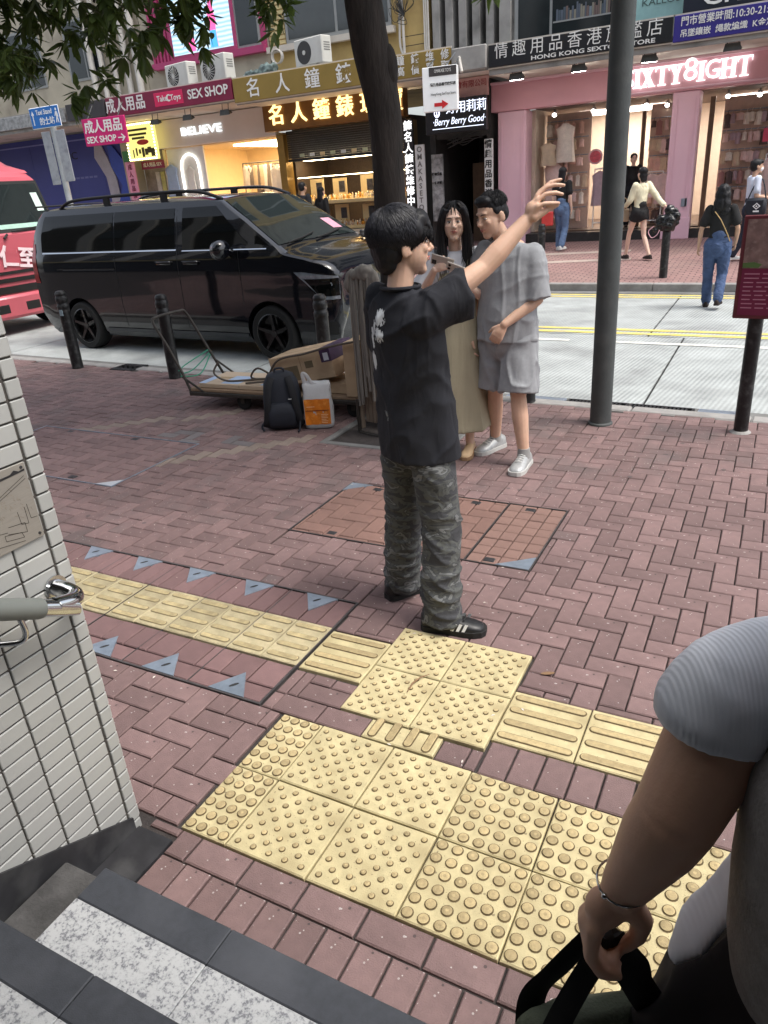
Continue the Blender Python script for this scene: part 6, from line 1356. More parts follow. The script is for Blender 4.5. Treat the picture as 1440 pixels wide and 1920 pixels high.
# trolley stood on end beside the tree
t = thing('upright_trolley', 'wooden trolley stood on end against the tree with grey straps hanging', 'trolley', (-2.80, 5.02, -0.028), R(-12))
m_wood = M('grey brown weathered wood', srgb(126,112,98), 0.85, var=0.25, scale=6, stretch=(4,4,0.4), bump=0.4, bscale=60)
for x in (-0.12, 0.12): MB().bbox(x-0.018, x+0.018, -0.02, 0.02, 0.05, 1.30, 0.004).build('side_rail', m_wood, t)
for i in range(5): MB().bbox(-0.10+i*0.04, -0.066+i*0.04, 0.022, 0.036, 0.10, 1.26, 0.003).build('board', m_wood, t)
MB().tube(arc([(-0.13,-0.03,0.30),(-0.13,-0.03,0.06),(-0.10,-0.03,0.02),(0.10,-0.03,0.02),(0.13,-0.03,0.06),(0.13,-0.03,0.30)]), 0.016, 10).build('bottom_hoop', m_tube, t, True)
m_strap = M('grey webbing strap', srgb(120,116,110), 0.9, var=0.2, scale=40, stretch=(1,1,0.2))
for i in range(9): MB().tube(arc([(-0.10+i*0.026+random.uniform(-.006,.006), -0.035-0.01*(i % 2), 1.26), (-0.09+i*0.025, -0.045-0.01*(i % 3), 0.95), (-0.095+i*0.026+random.uniform(-.012,.012), -0.04, 0.45+random.uniform(-.25,.1))]), [0.012]*17, 6).build('strap', m_strap, t, True)
mb = MB(); mb.ell((0,-0.01,1.28), (0.15,0.05,0.05)); mb.ell((0.04,-0.015,1.315), (0.09,0.05,0.04)); mb.ell((-0.12,-0.025,1.22), (0.04,0.035,0.08)); mb.ell((0.125,-0.02,1.24), (0.035,0.035,0.08))
o = remesh(mb, 'draped_cloth', m_strap, 0.012, 2, t, None, noise_disp(0.014, 22, 5, (1,1,0.6)))

# backpack
m_navy = M('dark navy nylon', (0.014,0.017,0.026), 0.7, var=0.2, scale=14, bump=0.25, bscale=120)
bp = thing('backpack', 'dark navy backpack standing on the paving by the trolley', 'backpack', (-3.62, 4.93, 0), R(30))
def ring_rr(cx, cy, rx, ry, z, n=24, p=3.2):
    out = []
    for i in range(n):
        a = 2*math.pi*i/n; c, s_ = math.cos(a), math.sin(a)
        out.append((cx+rx*abs(c)**(2/p)*(1 if c >= 0 else -1), cy+ry*abs(s_)**(2/p)*(1 if s_ >= 0 else -1), z))
    return out
mb = MB(); mb.loft([ring_rr(0,0,0.10,0.05,0.0), ring_rr(0,0,0.155,0.085,0.02), ring_rr(0,0,0.168,0.10,0.12), ring_rr(0,0.01,0.162,0.098,0.28), ring_rr(0,0.02,0.145,0.085,0.40), ring_rr(0,0.025,0.11,0.065,0.465), ring_rr(0,0.03,0.05,0.035,0.49)])
mb.build('pack_body', m_navy, bp, 'all')
mb = MB(); mb.loft([ring_rr(-0.01,-0.085,0.09,0.02,0.03), ring_rr(-0.01,-0.10,0.115,0.03,0.06), ring_rr(-0.01,-0.105,0.115,0.032,0.17), ring_rr(-0.01,-0.092,0.10,0.025,0.23), ring_rr(-0.01,-0.085,0.07,0.012,0.245)]); mb.build('front_pocket', m_navy, bp, 'all')
for s in (-1, 1): MB().tube(arc([(s*0.07,-0.055,0.455),(s*0.095,-0.10,0.38),(s*0.115,-0.12,0.25),(s*0.14,-0.10,0.10),(s*0.16,-0.06,0.04)]), [(0.028,0.010)]*33, 8, up=(1,0,0)).build('shoulder_strap', M('padded strap', (0.012,0.013,0.016), 0.8, var=0.2), bp, True)
MB().tube(arc([(-0.04,0.0,0.48),(-0.03,0.0,0.515),(0.03,0.0,0.515),(0.04,0.0,0.48)]), 0.009, 8).build('grab_handle', m_navy, bp, True)
MB().box(0.06, 0.09, -0.130, -0.128, 0.28, 0.284).build('badge', m_white, bp)
MB().tube(arc([(0.14,-0.09,0.09),(0.13,-0.13,0.02),(0.12,-0.17,0.006)]), 0.008, 6).build('loose_strap', m_navy, bp, True); MB().tube(arc([(-0.15,-0.06,0.10),(-0.19,-0.08,0.05),(-0.175,-0.09,0.008)]), 0.010, 6).build('loose_strap', m_navy, bp, True)
# plastic carrier bag
m_poly = M('thin white polythene', srgb(206,208,210), 0.3, var=0.06, scale=12, alpha=0.82)
m_orange = M('orange printed panel', srgb(206,116,30), 0.35, var=0.12, scale=18, stain=srgb(232,160,80), stain_scale=30, stain_amt=0.6)
pb = thing('carrier_bag', 'white plastic carrier bag with orange printed panel beside the backpack', 'bag', (-3.33, 5.03, 0), R(25))
def crumple(me, amp=0.008):
    for v in me.vertices: v.co += v.normal*(amp*(noise.noise(v.co*18)+0.6*noise.noise(v.co*41)))*min(1, v.co.z*12)
def bagring(z, rx, ry, n=40): return [(x, y, z) for x, y, _ in ring_rr(0, 0, rx, ry, 0, n, 4)]
mb = MB(); mb.loft([bagring(z, rx, ry) for z, rx, ry in ((0.003,0.10,0.055),(0.012,0.12,0.072),(0.05,0.125,0.075),(0.10,0.125,0.075),(0.15,0.123,0.073),(0.20,0.122,0.07),(0.25,0.122,0.066),(0.29,0.118,0.058),(0.33,0.115,0.05),(0.37,0.118,0.042),(0.40,0.112,0.02))])
o = mb.build('bag_body', m_poly, pb, 'all'); crumple(o.data)
mb = MB(); nn = 14; vs = []; fs = []
for i in range(nn+1):
    for j in range(11): vs.append((-0.108+0.216*i/nn, -0.079-0.004*math.sin(i*1.3+j*0.8), 0.045+0.022*j))
for i in range(nn):
    for j in range(10): q = i*11+j; fs.append((q, q+11, q+12, q+1))
o = mb.add(vs, fs).build('print_panel', m_orange, pb, 'all')
MB().box(-0.10, 0.10, -0.0865, -0.0855, 0.165, 0.172).build('print_line', M('brown print', srgb(120,50,20), 0.5), pb)
for i in range(6): MB().box(0.03, 0.03+random.uniform(0.04,0.065), -0.0865, -0.0855, 0.06+i*0.014, 0.064+i*0.014).build('print_text', M('pale print', srgb(236,196,150), 0.5), pb)
MB().box(-0.09, -0.02, -0.0865, -0.0855, 0.20, 0.205).build('print_text', MATS['pale print'], pb)
MB().tube(arc([(-0.09,-0.02,0.38),(-0.10,-0.03,0.47),(-0.07,-0.03,0.46),(-0.03,-0.03,0.39),(0.02,-0.03,0.37)]), [(0.016,0.004)]*33, 8).build('bag_handle', m_poly, pb, True)
# ================================================================== PEOPLE
m_skin = M('skin', srgb(206,168,144), 0.5, var=0.09, scale=12, sub=0.12, bump=0.05, bscale=200)
m_skin2 = M('tanned skin', srgb(196,158,134), 0.5, var=0.06, scale=8, sub=0.12, bump=0.05, bscale=200)
m_skinf = M('fair skin', srgb(222,188,168), 0.5, var=0.05, scale=8, sub=0.12)
m_hair = M('black hair', (0.010,0.010,0.012), 0.52, var=0.4, scale=40, stretch=(1,1,0.2), spec=0.35)
m_eyew = M('eye white', srgb(214,206,200), 0.3, var=0.03); m_iris = M('dark iris', (0.012,0.008,0.006), 0.15, var=0.0)
m_brow = M('eyebrow', (0.03,0.024,0.02), 0.8, var=0.2); m_lip = M('lips', srgb(166,98,92), 0.45, var=0.08)
def Rz(a): return Matrix.Rotation(a, 4, 'Z')
def person(label, pos, face, H=1.70, group=None, cat='person'):
    t = thing('person', label, cat, pos, math.atan2(-face[0], face[1]), group); t['h'] = H; return t
def jd(H, female=False, **kw):
    """joints of a standing figure in its own frame: x to its right, y forward"""
    s = H/1.75; sw = 0.155 if female else 0.178
    J = dict(hipR=(0.088,0,0.92), hipL=(-0.088,0,0.92), kneeR=(0.09,0.01,0.49), kneeL=(-0.09,0.01,0.49), ankR=(0.09,-0.03,0.085), ankL=(-0.09,-0.03,0.085),
             shR=(sw,-0.01,1.43), shL=(-sw,-0.01,1.43), elR=(sw+0.05,-0.03,1.13), elL=(-sw-0.05,-0.03,1.13), wrR=(sw+0.06,0.03,0.88), wrL=(-sw-0.06,0.03,0.88),
             neck=(0,-0.015,1.47), head=(0,0.015,1.635), toeR=(0.02,0.20), toeL=(-0.02,0.20))
    J = {k: Vector(v)*s if len(v) == 3 else Vector(v) for k, v in J.items()}
    for k, v in kw.items(): J[k] = Vector(v)
    return J, s
def limb(mb, pts, rad, n=14):
    P = [Vector(p) for p in pts]; mb.tube(P, rad, n)
    for p, r in ((P[0], rad[0]), (P[-1], rad[-1])):
        rr = max(r) if isinstance(r, (list, tuple)) else r
        mb.ell(p, (rr*0.98, rr*0.98, rr*0.98), 12, 8)
def mid(a, b, t=0.5): return Vector(a)+(Vector(b)-Vector(a))*t
def head_volumes(mb, M4, s, female=False):
    X0 = mb.X.copy(); mb.X = mb.X @ M4 @ Matrix.Scale(s, 4)
    w = 0.99 if female else 1.0
    mb.ell((0,-0.015,0.035), (0.077*w,0.094,0.086), 20, 14); mb.ell((0,0.022,-0.025), (0.067*w,0.068,0.088), 20, 14); mb.ell((0,0.005,-0.05), (0.058*w,0.062,0.055), 16, 10)
    mb.ell((0,0.058,-0.092), (0.030*w,0.026,0.024), 12, 8); mb.ell((0,0.045,-0.075), (0.042*w,0.036,0.03), 12, 8)
    mb.tube([(0,0.083,0.022),(0,0.094,0.0),(0,0.108,-0.022),(0,0.098,-0.031)], [0.0075,0.009,0.0125,0.009], 10); mb.ell((0.010,0.094,-0.027), (0.008,0.009,0.007), 8, 6); mb.ell((-0.010,0.094,-0.027), (0.008,0.009,0.007), 8, 6)
    mb.ell((0.033*w,0.066,-0.015), (0.025,0.020,0.022), 10, 8); mb.ell((-0.033*w,0.066,-0.015), (0.025,0.020,0.022), 10, 8)
    mb.ell((0,0.073,0.036), (0.048*w,0.016,0.014), 12, 8); mb.ell((0,0.083,-0.056), (0.022,0.012,0.010), 10, 8)
    for e in (-1, 1): mb.ell((e*0.081*w,-0.014,-0.006), (0.009,0.021,0.034), 10, 8, Matrix.Rotation(e*R(18), 3, 'Z') @ Matrix.Rotation(R(-8), 3, 'X')); mb.ell((e*0.074*w,0.0,-0.024), (0.007,0.010,0.012), 8, 6)
    mb.X = X0
def face_parts(body, M4, s, female=False, lids=1.0):
    def B(): mb = MB(); mb.X = M4 @ Matrix.Scale(s, 4); return mb
    w = 0.94 if female else 1.0
    for e in (-1, 1):
        ey = B().ell((e*0.031*w,0.0765,0.008), (0.0145,0.0085,0.0072*lids), 14, 10).build('eye', m_eyew, body, True); B().ell((e*0.031*w,0.0842,0.008), (0.0062,0.0026,0.0062*lids), 10, 8).build('iris', m_iris, body, True)
        B().tube([(e*0.017*w,0.0825,0.0125*1.0),(e*0.031*w,0.0855,0.0165*lids),(e*0.046*w,0.0765,0.0125)], [0.0008,0.0012,0.0008], 6).build('lash', m_iris, body, True)
        B().tube([(e*0.014*w,0.0905,0.029),(e*0.032*w,0.0885,0.034),(e*0.050*w,0.0735,0.029)], [0.0028,0.0032,0.0018] if not female else [0.002,0.0024,0.0014], 6).build('eyebrow', m_brow, body, True)
    B().tube([(-0.024,0.0825,-0.0535),(-0.010,0.0945,-0.0505),(0,0.0945,-0.052),(0.010,0.0945,-0.0505),(0.024,0.0825,-0.0535)], [0.001,0.0034,0.0032,0.0034,0.001], 6).build('upper_lip', m_lip, body, True)
    B().tube([(-0.021,0.0825,-0.0565),(0,0.0945,-0.0605),(0.021,0.0825,-0.0565)], [0.001,0.0045,0.001], 6).build('lower_lip', m_lip, body, True)
def hand_volumes(mb, wr, d, n, s, curl=0.5, side=1):
    """relaxed hand: wr wrist, d pointing direction, n back-of-hand normal; side +1 puts the thumb on d x n"""
    d = Vector(d).normalized(); n = (Vector(n)-d*Vector(n).dot(d)).normalized(); w = d.cross(n)*side
    wr = Vector(wr)
    for k in range(4):
        o = (-0.5+k/3)*0.062*s; L_ = (0.070,0.078,0.074,0.060)[k]*s
        base = wr+d*0.085*s+w*(-o); a = curl
        limb(mb, [wr+d*0.02*s+w*(-o*0.6), base], [0.0125*s,0.0115*s], 8)
        p1 = base+(d*math.cos(a*0.7)-n*math.sin(a*0.7))*L_*0.45; p2 = p1+(d*math.cos(a*1.7)-n*math.sin(a*1.7))*L_*0.32; p3 = p2+(d*math.cos(a*2.5)-n*math.sin(a*2.5))*L_*0.23
        limb(mb, [base, p1, p2, p3], [0.0100*s,0.0092*s,0.0084*s,0.0070*s], 8)
    b = wr+d*0.025*s+w*0.022*s; p1 = b+(d*0.75+w*0.62-n*0.25).normalized()*0.045*s; p2 = p1+(d*0.9+w*0.2-n*0.45).normalized()*0.038*s
    limb(mb, [b, p1, p2], [0.0145*s,0.0115*s,0.0085*s], 8)
    mb.ell(wr+d*0.05*s, (0.036*s,0.036*s,0.017*s), 12, 8, Matrix((w, d, n)).transposed())
def base_body(t, J, s, skin, HM, female=False, voxel=0.0065, hands=True, extra=None, legs=True, curl=0.5):
    mb = MB(); f = 0.88 if female else 1.0
    mb.ell(Vector((0,0,0.96))*s, (0.145*s,0.098*s,0.12*s)); mb.ell(Vector((0,0,1.12))*s, (0.118*f*s,0.085*f*s,0.16*s)); mb.ell(Vector((0,-0.005,1.29))*s, (0.145*f*s,0.098*f*s,0.17*s))
    limb(mb, [J['neck']-Vector((0,0,0.06*s)), J['neck'], mid(J['neck'], J['head'], 0.62)], [0.062*f*s,0.052*f*s,0.050*f*s])
    for q in 'RL':
        sh_, el, wr = J['sh'+q], J['el'+q], J['wr'+q]
        limb(mb, [sh_, mid(sh_, el, 0.45), el], [0.050*f*s,0.046*f*s,0.038*f*s]); limb(mb, [el, mid(el, wr, 0.3), wr], [0.038*f*s,0.041*f*s,0.0265*f*s])
        if hands and J.get('hand'+q) is not False:
            d = (wr-el).normalized(); hn = J.get('hn'+q, Vector((1 if q == 'R' else -1, 0.2, 0))); hand_volumes(mb, wr, J.get('hd'+q, d), hn, s*(0.92 if female else 1), J.get('curl'+q, curl), -1 if q == 'R' else 1)
        if legs:
            h, k, a = J['hip'+q], J['knee'+q], J['ank'+q]
            limb(mb, [h, mid(h, k, 0.4), k], [0.085*f*s,0.074*f*s,0.054*f*s]); limb(mb, [k, mid(k, a, 0.35), a], [0.052*f*s,0.055*f*s,0.036*f*s])
            to = J['toe'+q]; d = Vector((to[0], to[1], 0)).normalized(); limb(mb, [a+Vector((0,0,-0.045*s))-d*0.03*s, a+d*0.08*s+Vector((0,0,-0.058*s)), a+d*0.15*s+Vector((0,0,-0.066*s))], [0.036*s,0.033*s,0.024*s])
    head_volumes(mb, HM, s, female)
    if extra: extra(mb)
    return remesh(mb, 'body', skin, voxel, 2, t)
def headM(J, yaw=0.0, pitch=0.0, roll=0.0): return Matrix.Translation(J['head']) @ Rz(yaw) @ Matrix.Rotation(pitch, 4, 'X') @ Matrix.Rotation(roll, 4, 'Y')
def oring(c, rx, ry, n=28, folds=0.0, k=7, ph=0.0, tilt=(0,0)):
    c = Vector(c); return [c+Vector((rx*math.cos(a)*(1+folds*math.sin(k*a+ph)), ry*math.sin(a)*(1+folds*math.sin(k*a+ph)), rx*math.cos(a)*tilt[0]+ry*math.sin(a)*tilt[1])) for a in [2*math.pi*i/n for i in range(n)]]
def folds(amp, fn):
    def f(me):
        ns = [v.normal.copy() for v in me.vertices]
        for v, n in zip(me.vertices, ns): v.co += n*(amp*fn(v.co))
    return f
def cloth_noise(p, sx, sy, sz, sd=0.0): 
    q = Vector((p.x*sx+sd, p.y*sy+sd*0.7, p.z*sz)); a = noise.noise(q); r = max(0.0, 1-abs(a)*3.2); return r*r*1.0-0.3+0.35*noise.noise(q*2.3)
def shoe(t, ank, to, s, m, sole, lace=None, name='shoe', w=1.0):
    d = Vector((to[0], to[1], 0)).normalized(); r = Vector((d.y, -d.x, 0)); a = Vector((ank.x, ank.y, 0))
    mb = MB()
    def P(u, v, z): return a+d*u*s+r*v*s+Vector((0,0,z*s+max(0, ank.z-0.085*s)))
    prof = [(-0.085,0.020,0.075),(-0.07,0.034,0.085),(-0.03,0.036,0.095),(0.02,0.037,0.092),(0.06,0.041,0.075),(0.10,0.046,0.062),(0.14,0.045,0.054),(0.172,0.034,0.044),(0.186,0.016,0.034)]
    rings = []
    for u, hw, h in prof:
        hw *= w; ring_ = []
        for i in range(16):
            th = math.pi*i/15; ring_.append(P(u, hw*math.cos(th)*(1.0 if abs(math.cos(th)) > .2 else 1), 0.022+(h-0.022)*math.sin(th)**0.75))
        ring_ += [P(u, -hw*0.95, 0.012), P(u, hw*0.95, 0.012)]; rings.append(ring_)
    sh_o = MB().loft(rings).build(name, m, t, 'all')
    rings = []
    for u, hw, h in prof:
        u2 = u*1.03+0.002; hw2 = hw*w*1.08+0.002; rings.append([P(u2, -hw2, 0.0), P(u2, -hw2, 0.026), P(u2, hw2, 0.026), P(u2, hw2, 0.0)])
    MB().loft(rings).build('sole', sole, sh_o, False)
    if lace:
        for k in range(4): u = 0.035+k*0.022; MB().tube([P(u, -0.022, 0.083-k*0.0055), P(u+0.006, 0, 0.092-k*0.006), P(u, 0.022, 0.083-k*0.0055)], 0.0035*s, 6).build('lace', lace, sh_o, True)
    return sh_o, P
def strands(name, m, body, M4, s, n, center, rad, crown, length, seed, zmin=-9, spread=0.2, drop=0.35, r0=0.0022, keep=None, lift=0.004):
    """many fine tapered locks lying over a scalp, running away from the crown"""
    rg = random.Random(seed); mb = MB(); mb.X = M4 @ Matrix.Scale(s, 4); c = Vector(center); rad = Vector(rad); cw = Vector(crown).normalized(); k = 0
    while k < n:
        v = Vector((rg.gauss(0,1), rg.gauss(0,1), rg.gauss(0,1))).normalized()
        if v.z < zmin or (keep and not keep(v, rg)): continue
        k += 1; L_ = length*rg.uniform(0.6, 1.2); pts = []; u = v.copy()
        tang = (u-cw); tang = (tang-u*tang.dot(u)); tang = tang.normalized() if tang.length > 1e-4 else u.orthogonal().normalized()
        tang = (tang+Vector((rg.uniform(-spread,spread), rg.uniform(-spread,spread), -drop*rg.random()))); tang = (tang-u*tang.dot(u)).normalized()
        for i in range(5):
            f = i/4; p = Vector((u.x*rad.x, u.y*rad.y, u.z*rad.z))*(1+lift/0.08*math.sin(f*math.pi)*rg.uniform(0.5,1.4)+0.01)+c
            pts.append(p); st_ = L_/4/0.09; u = (u+tang*st_).normalized(); tang = (tang-u*tang.dot(u)+Vector((0,0,-0.05))).normalized()
        mb.tube(pts, [r0*0.8, r0, r0, r0*0.8, r0*0.25], 3, caps=False)
    return mb.build(name, m, body, 'all')

# ------------------------------------------------------------------ young man raising his arm
t = person('young man in dark t-shirt and camouflage trousers raising his right arm', (-1.30, 2.68, 0), (0.441, 0.898), 1.76)
J, s = jd(1.76, shR=(0.165,0.0,1.425), elR=(0.228,0.205,1.545), wrR=(0.287,0.371,1.698), elL=(-0.22,0.05,1.14), wrL=(-0.19,0.15,0.90), kneeR=(0.135,0.02,0.49), kneeL=(-0.125,0.02,0.50), ankR=(0.190,-0.05,0.085), ankL=(-0.175,0.01,0.085), toeR=(0.16,0.12), toeL=(0.02,0.2))
J['handR'] = False; J['head'] = Vector((0.005,-0.005,1.640)); J['neck'] = Vector((0,-0.035,1.475))
def raised(mb):
    o = Vector((0.0, 0.0, 0.0))
    F = [[(0.316,0.413,1.785),(0.341,0.448,1.815),(0.362,0.478,1.822)], [(0.310,0.405,1.780),(0.327,0.429,1.804),(0.346,0.456,1.811),(0.367,0.485,1.807)], [(0.309,0.402,1.769),(0.326,0.426,1.790),(0.346,0.455,1.791),(0.361,0.477,1.784)], [(0.306,0.398,1.755),(0.320,0.419,1.765),(0.337,0.442,1.764),(0.350,0.462,1.763)]]
    dep = [Vector((-0.024,0.022,0.008)), Vector((-0.008,0.008,0.003)), Vector((0.010,-0.006,-0.003)), Vector((0.026,-0.018,-0.010))]
    w = J['wrR']
    for f_, d_ in zip(F, dep):
        P = [Vector(p)+d_*(1.0 if i == 0 else 1.15) for i, p in enumerate(f_)]
        limb(mb, [w+d_*0.5+Vector((0.004,0.006,0.012)), P[0]], [0.013,0.0115], 8); limb(mb, P, [0.0100]+[0.0090]*(len(P)-2)+[0.0072], 8)
    mb.ell(mid(w, (0.307,0.400,1.745), 0.75), (0.034,0.034,0.034), 12, 8)
    T = [Vector(p)+Vector((0.020,-0.012,-0.006)) for p in ((0.300,0.390,1.712),(0.318,0.415,1.728),(0.334,0.438,1.742),(0.349,0.459,1.750))]
    limb(mb, T, [0.017,0.0135,0.0105,0.0080], 8)
HM = headM(J, R(-24), R(2))
body = base_body(t, J, s, m_skin, HM, voxel=0.0048, extra=raised)
face_parts(body, HM, s)
# t-shirt
m_tee = M('faded black cotton', (0.012,0.013,0.018), 0.9, var=0.2, scale=6, bump=0.25, bscale=420)
N, L, b = nodes(m_tee); tc = N.new('ShaderNodeTexCoord')
src = b.inputs['Base Color'].links[0].from_socket; acc = None
for (cx, cy, cz, rx, ry, rz_) in ((-0.015,-0.13,1.385,0.05,0.09,0.055),(-0.02,-0.13,1.315,0.055,0.09,0.05),(-0.085,-0.12,1.30,0.03,0.09,0.075),(-0.10,-0.11,1.20,0.035,0.09,0.06),(-0.055,-0.13,1.34,0.02,0.09,0.06)):
    mp = N.new('ShaderNodeMapping'); mp.vector_type = 'POINT'; mp.inputs['Location'].default_value = (-cx/rx, -cy/ry, -cz/rz_); mp.inputs['Scale'].default_value = (1/rx, 1/ry, 1/rz_); L.new(tc.outputs['Object'], mp.inputs[0])
    ln = N.new('ShaderNodeVectorMath'); ln.operation = 'LENGTH'; L.new(mp.outputs[0], ln.inputs[0]); mr = N.new('ShaderNodeMapRange'); mr.inputs['From Min'].default_value = 0.2; mr.inputs['From Max'].default_value = 1.1; mr.inputs['To Min'].default_value = 1; mr.inputs['To Max'].default_value = 0; L.new(ln.outputs['Value'], mr.inputs['Value'])
    if acc is None: acc = mr.outputs[0]
    else: mxm = N.new('ShaderNodeMath'); mxm.operation = 'MAXIMUM'; L.new(acc, mxm.inputs[0]); L.new(mr.outputs[0], mxm.inputs[1]); acc = mxm.outputs[0]
mpn = N.new('ShaderNodeMapping'); mpn.inputs['Rotation'].default_value = (0, R(25), 0); mpn.inputs['Scale'].default_value = (110, 40, 55); L.new(tc.outputs['Object'], mpn.inputs[0])
nz = N.new('ShaderNodeTexNoise'); nz.inputs['Scale'].default_value = 1; nz.inputs['Detail'].default_value = 3; L.new(mpn.outputs[0], nz.inputs['Vector'])
ml = N.new('ShaderNodeMath'); ml.operation = 'MULTIPLY'; L.new(acc, ml.inputs[0]); L.new(nz.outputs['Fac'], ml.inputs[1]); gt = N.new('ShaderNodeMapRange'); gt.inputs['From Min'].default_value = 0.275; gt.inputs['From Max'].default_value = 0.30; L.new(ml.outputs[0], gt.inputs['Value'])
mx = N.new('ShaderNodeMix'); mx.data_type = 'RGBA'; L.new(gt.outputs[0], mx.inputs['Factor']); L.new(src, mx.inputs['A']); mx.inputs['B'].default_value = (0.62,0.64,0.64,1); L.new(mx.outputs['Result'], b.inputs['Base Color'])
mb = MB()
mb.loft([oring((0.012,0.026,0.785),0.204,0.160,36,0.03,5), oring((0.008,0.020,0.90),0.198,0.154,36,0.03,5,0.6), oring((0.005,0.010,1.05),0.184,0.136,36,0.02,5,1.2), oring((0,0,1.18),0.184,0.130,36), oring((0,-0.008,1.30),0.190,0.130,36), oring((0,-0.015,1.38),0.186,0.118,36), oring((0,-0.02,1.435),0.160,0.095,36), oring((0,-0.025,1.47),0.105,0.078,36), oring((0,-0.03,1.492),0.074,0.070,36)])
shp, el = J['shR'], J['elR']
dA = (el-shp).normalized(); limb(mb, [shp-dA*0.06-Vector((0.02,0,0.03)), shp+dA*0.02-Vector((0,0,0.012))], [0.072,0.078], 18)
mb.tube([shp-dA*0.02+Vector((0,0,-0.005)), shp+dA*0.05+Vector((0,0,-0.015)), shp+dA*0.120+Vector((0,0,-0.035)), shp+dA*0.150+Vector((0,0,-0.045))], [(0.082,0.080),(0.086,0.076),(0.098,0.074),(0.104,0.074)], 24, up=(0,0,1))
shl = J['shL']; dL = (J['elL']-shl).normalized(); limb(mb, [shl+Vector((0.006,0,-0.004)), shl+dL*0.2], [0.066,0.085], 18)
def tee_f(p): return 0.5*cloth_noise(p, 8, 8, 3.0, 1.0)+0.5*cloth_noise(Vector((p.x*0.7+p.z*0.7, p.y, p.z*0.7-p.x*0.7)), 3, 6, 8, 4.0)
add_creases(m_tee, (9, 9, 4), 0.6, 0.035, (0, 0.7, 0))
o = remesh(mb, 't_shirt', m_tee, 0.0085, 5, t, None, folds(0.017, tee_f))
MB().tube([Vector(p) for p in oring((0,-0.03,1.490),0.079,0.074,30)]+[Vector(oring((0,-0.03,1.490),0.079,0.074,30)[0])], 0.008, 8).build('collar', m_tee, o, True)
# camouflage trousers
m_camo = M('washed camouflage cotton', srgb(66,68,64), 0.9, var=0.0, bump=0.3, bscale=300); N, L, b = nodes(m_camo)
tc = N.new('ShaderNodeTexCoord'); mpn = N.new('ShaderNodeMapping'); mpn.inputs['Scale'].default_value = (10, 10, 21); L.new(tc.outputs['Object'], mpn.inputs[0]); nz = N.new('ShaderNodeTexNoise'); nz.inputs['Detail'].default_value = 2.5; nz.inputs['Scale'].default_value = 1; nz.inputs['Distortion'].default_value = 0.8; L.new(mpn.outputs[0], nz.inputs['Vector'])
crr = N.new('ShaderNodeValToRGB'); crr.color_ramp.interpolation = 'CONSTANT'; E_ = crr.color_ramp.elements; E_[0].position = 0; E_[0].color = (*srgb(62,63,66), 1); E_[1].position = 0.44; E_[1].color = (*srgb(84,86,84), 1)
for p_, c_ in ((0.53, srgb(72,74,75)), (0.59, srgb(114,116,116)), (0.66, srgb(80,81,79))): q = E_.new(p_); q.color = (*c_, 1)
L.new(nz.outputs['Fac'], crr.inputs[0]); L.new(crr.outputs[0], b.inputs['Base Color'])
mb = MB(); limb(mb, [(0,0.0,0.96),(0,0.01,0.86)], [(0.135,0.10),(0.142,0.108)], 24)
for q, wob in (('R',0.0),('L',0.4)):
    h, k, a = J['hip'+q], J['knee'+q], J['ank'+q]; a2 = a+Vector((0,0.005,-0.045))
    mb.tube([h+Vector((0,0,0.05)), mid(h,k,0.2), mid(h,k,0.5), k, mid(k,a,0.4), mid(k,a,0.75), a2], [0.080,0.092,0.097,0.090,0.087,0.088,0.088], 24); mb.ell(h+Vector((0,0,-0.05)), (0.08,0.10,0.10))
def tr_f(p): return 0.75*cloth_noise(Vector((p.x, p.y, p.z+0.5*p.x)), 4, 4, 13 if p.z < 0.5 else 8, 2.0)*(1.25 if p.z < 0.30 else 0.8)
add_creases(m_camo, (12, 12, 16), 0.8, 0.025)
tro = remesh(mb, 'trousers', m_camo, 0.0085, 3, t, None, folds(0.014, tr_f))
m_bsh = M('black leather shoe', (0.012,0.012,0.013), 0.4, var=0.2, scale=10); m_bso = M('black rubber sole', (0.016,0.016,0.016), 0.7)
for q in 'RL':
    so, P = shoe(t, J['ank'+q], J['toe'+q], 1.06, m_bsh, m_bso, M('black lace', (0.02,0.02,0.02), 0.9), w=1.02)
    for k in range(3):
        for sd_ in (1, -1):
            u = 0.048+k*0.024; a0 = [P(u, sd_*0.044, 0.029), P(u+0.012, sd_*0.045, 0.029), P(u+0.026, sd_*0.040, 0.058), P(u+0.014, sd_*0.040, 0.060)]
            c0 = P(u, 0, 0.04); mb2 = MB(); mb2.add([p+(p-c0).normalized()*0.006 for p in a0], [(0,1,2,3)]); mb2.build('stripe', m_white, so)
# hair: thick cap with many locks
mb = MB(); mb.X = HM @ Matrix.Scale(s, 4)
mb.ell((0,-0.030,0.055), (0.094,0.108,0.092), 22, 16); mb.ell((0,-0.062,0.005), (0.083,0.070,0.085), 20, 14); mb.ell((0,-0.075,-0.045), (0.066,0.045,0.055), 16, 12); mb.ell((0,0.052,0.085), (0.074,0.050,0.042), 16, 12); mb.ell((0.066,0.012,0.052), (0.024,0.055,0.046), 12, 10); mb.ell((-0.066,0.012,0.052), (0.024,0.055,0.046), 12, 10)
mb.ell((0,0.088,0.062), (0.060,0.018,0.030), 12, 8)
hair = remesh(mb, 'hair', m_hair, 0.006, 3, body, None, lambda me: noise_disp(0.004, 60, 2, (1,1,0.35))(me))
m_lock = M('hair lock tinted as highlight', (0.020,0.020,0.025), 0.42, var=0.3, scale=30, rand=0.5)  # locks made lighter and bluish to paint highlights into the hair
strands('locks', m_lock, hair, HM, s, 3600, (0,-0.028,0.052), (0.096,0.111,0.096), (0,-0.35,0.93), 0.085, 5, -0.35, 0.16, 0.45, 0.0011, keep=lambda v, r: not (v.y > 0.35 and v.z < 0.05))['kind'] = 'stuff'
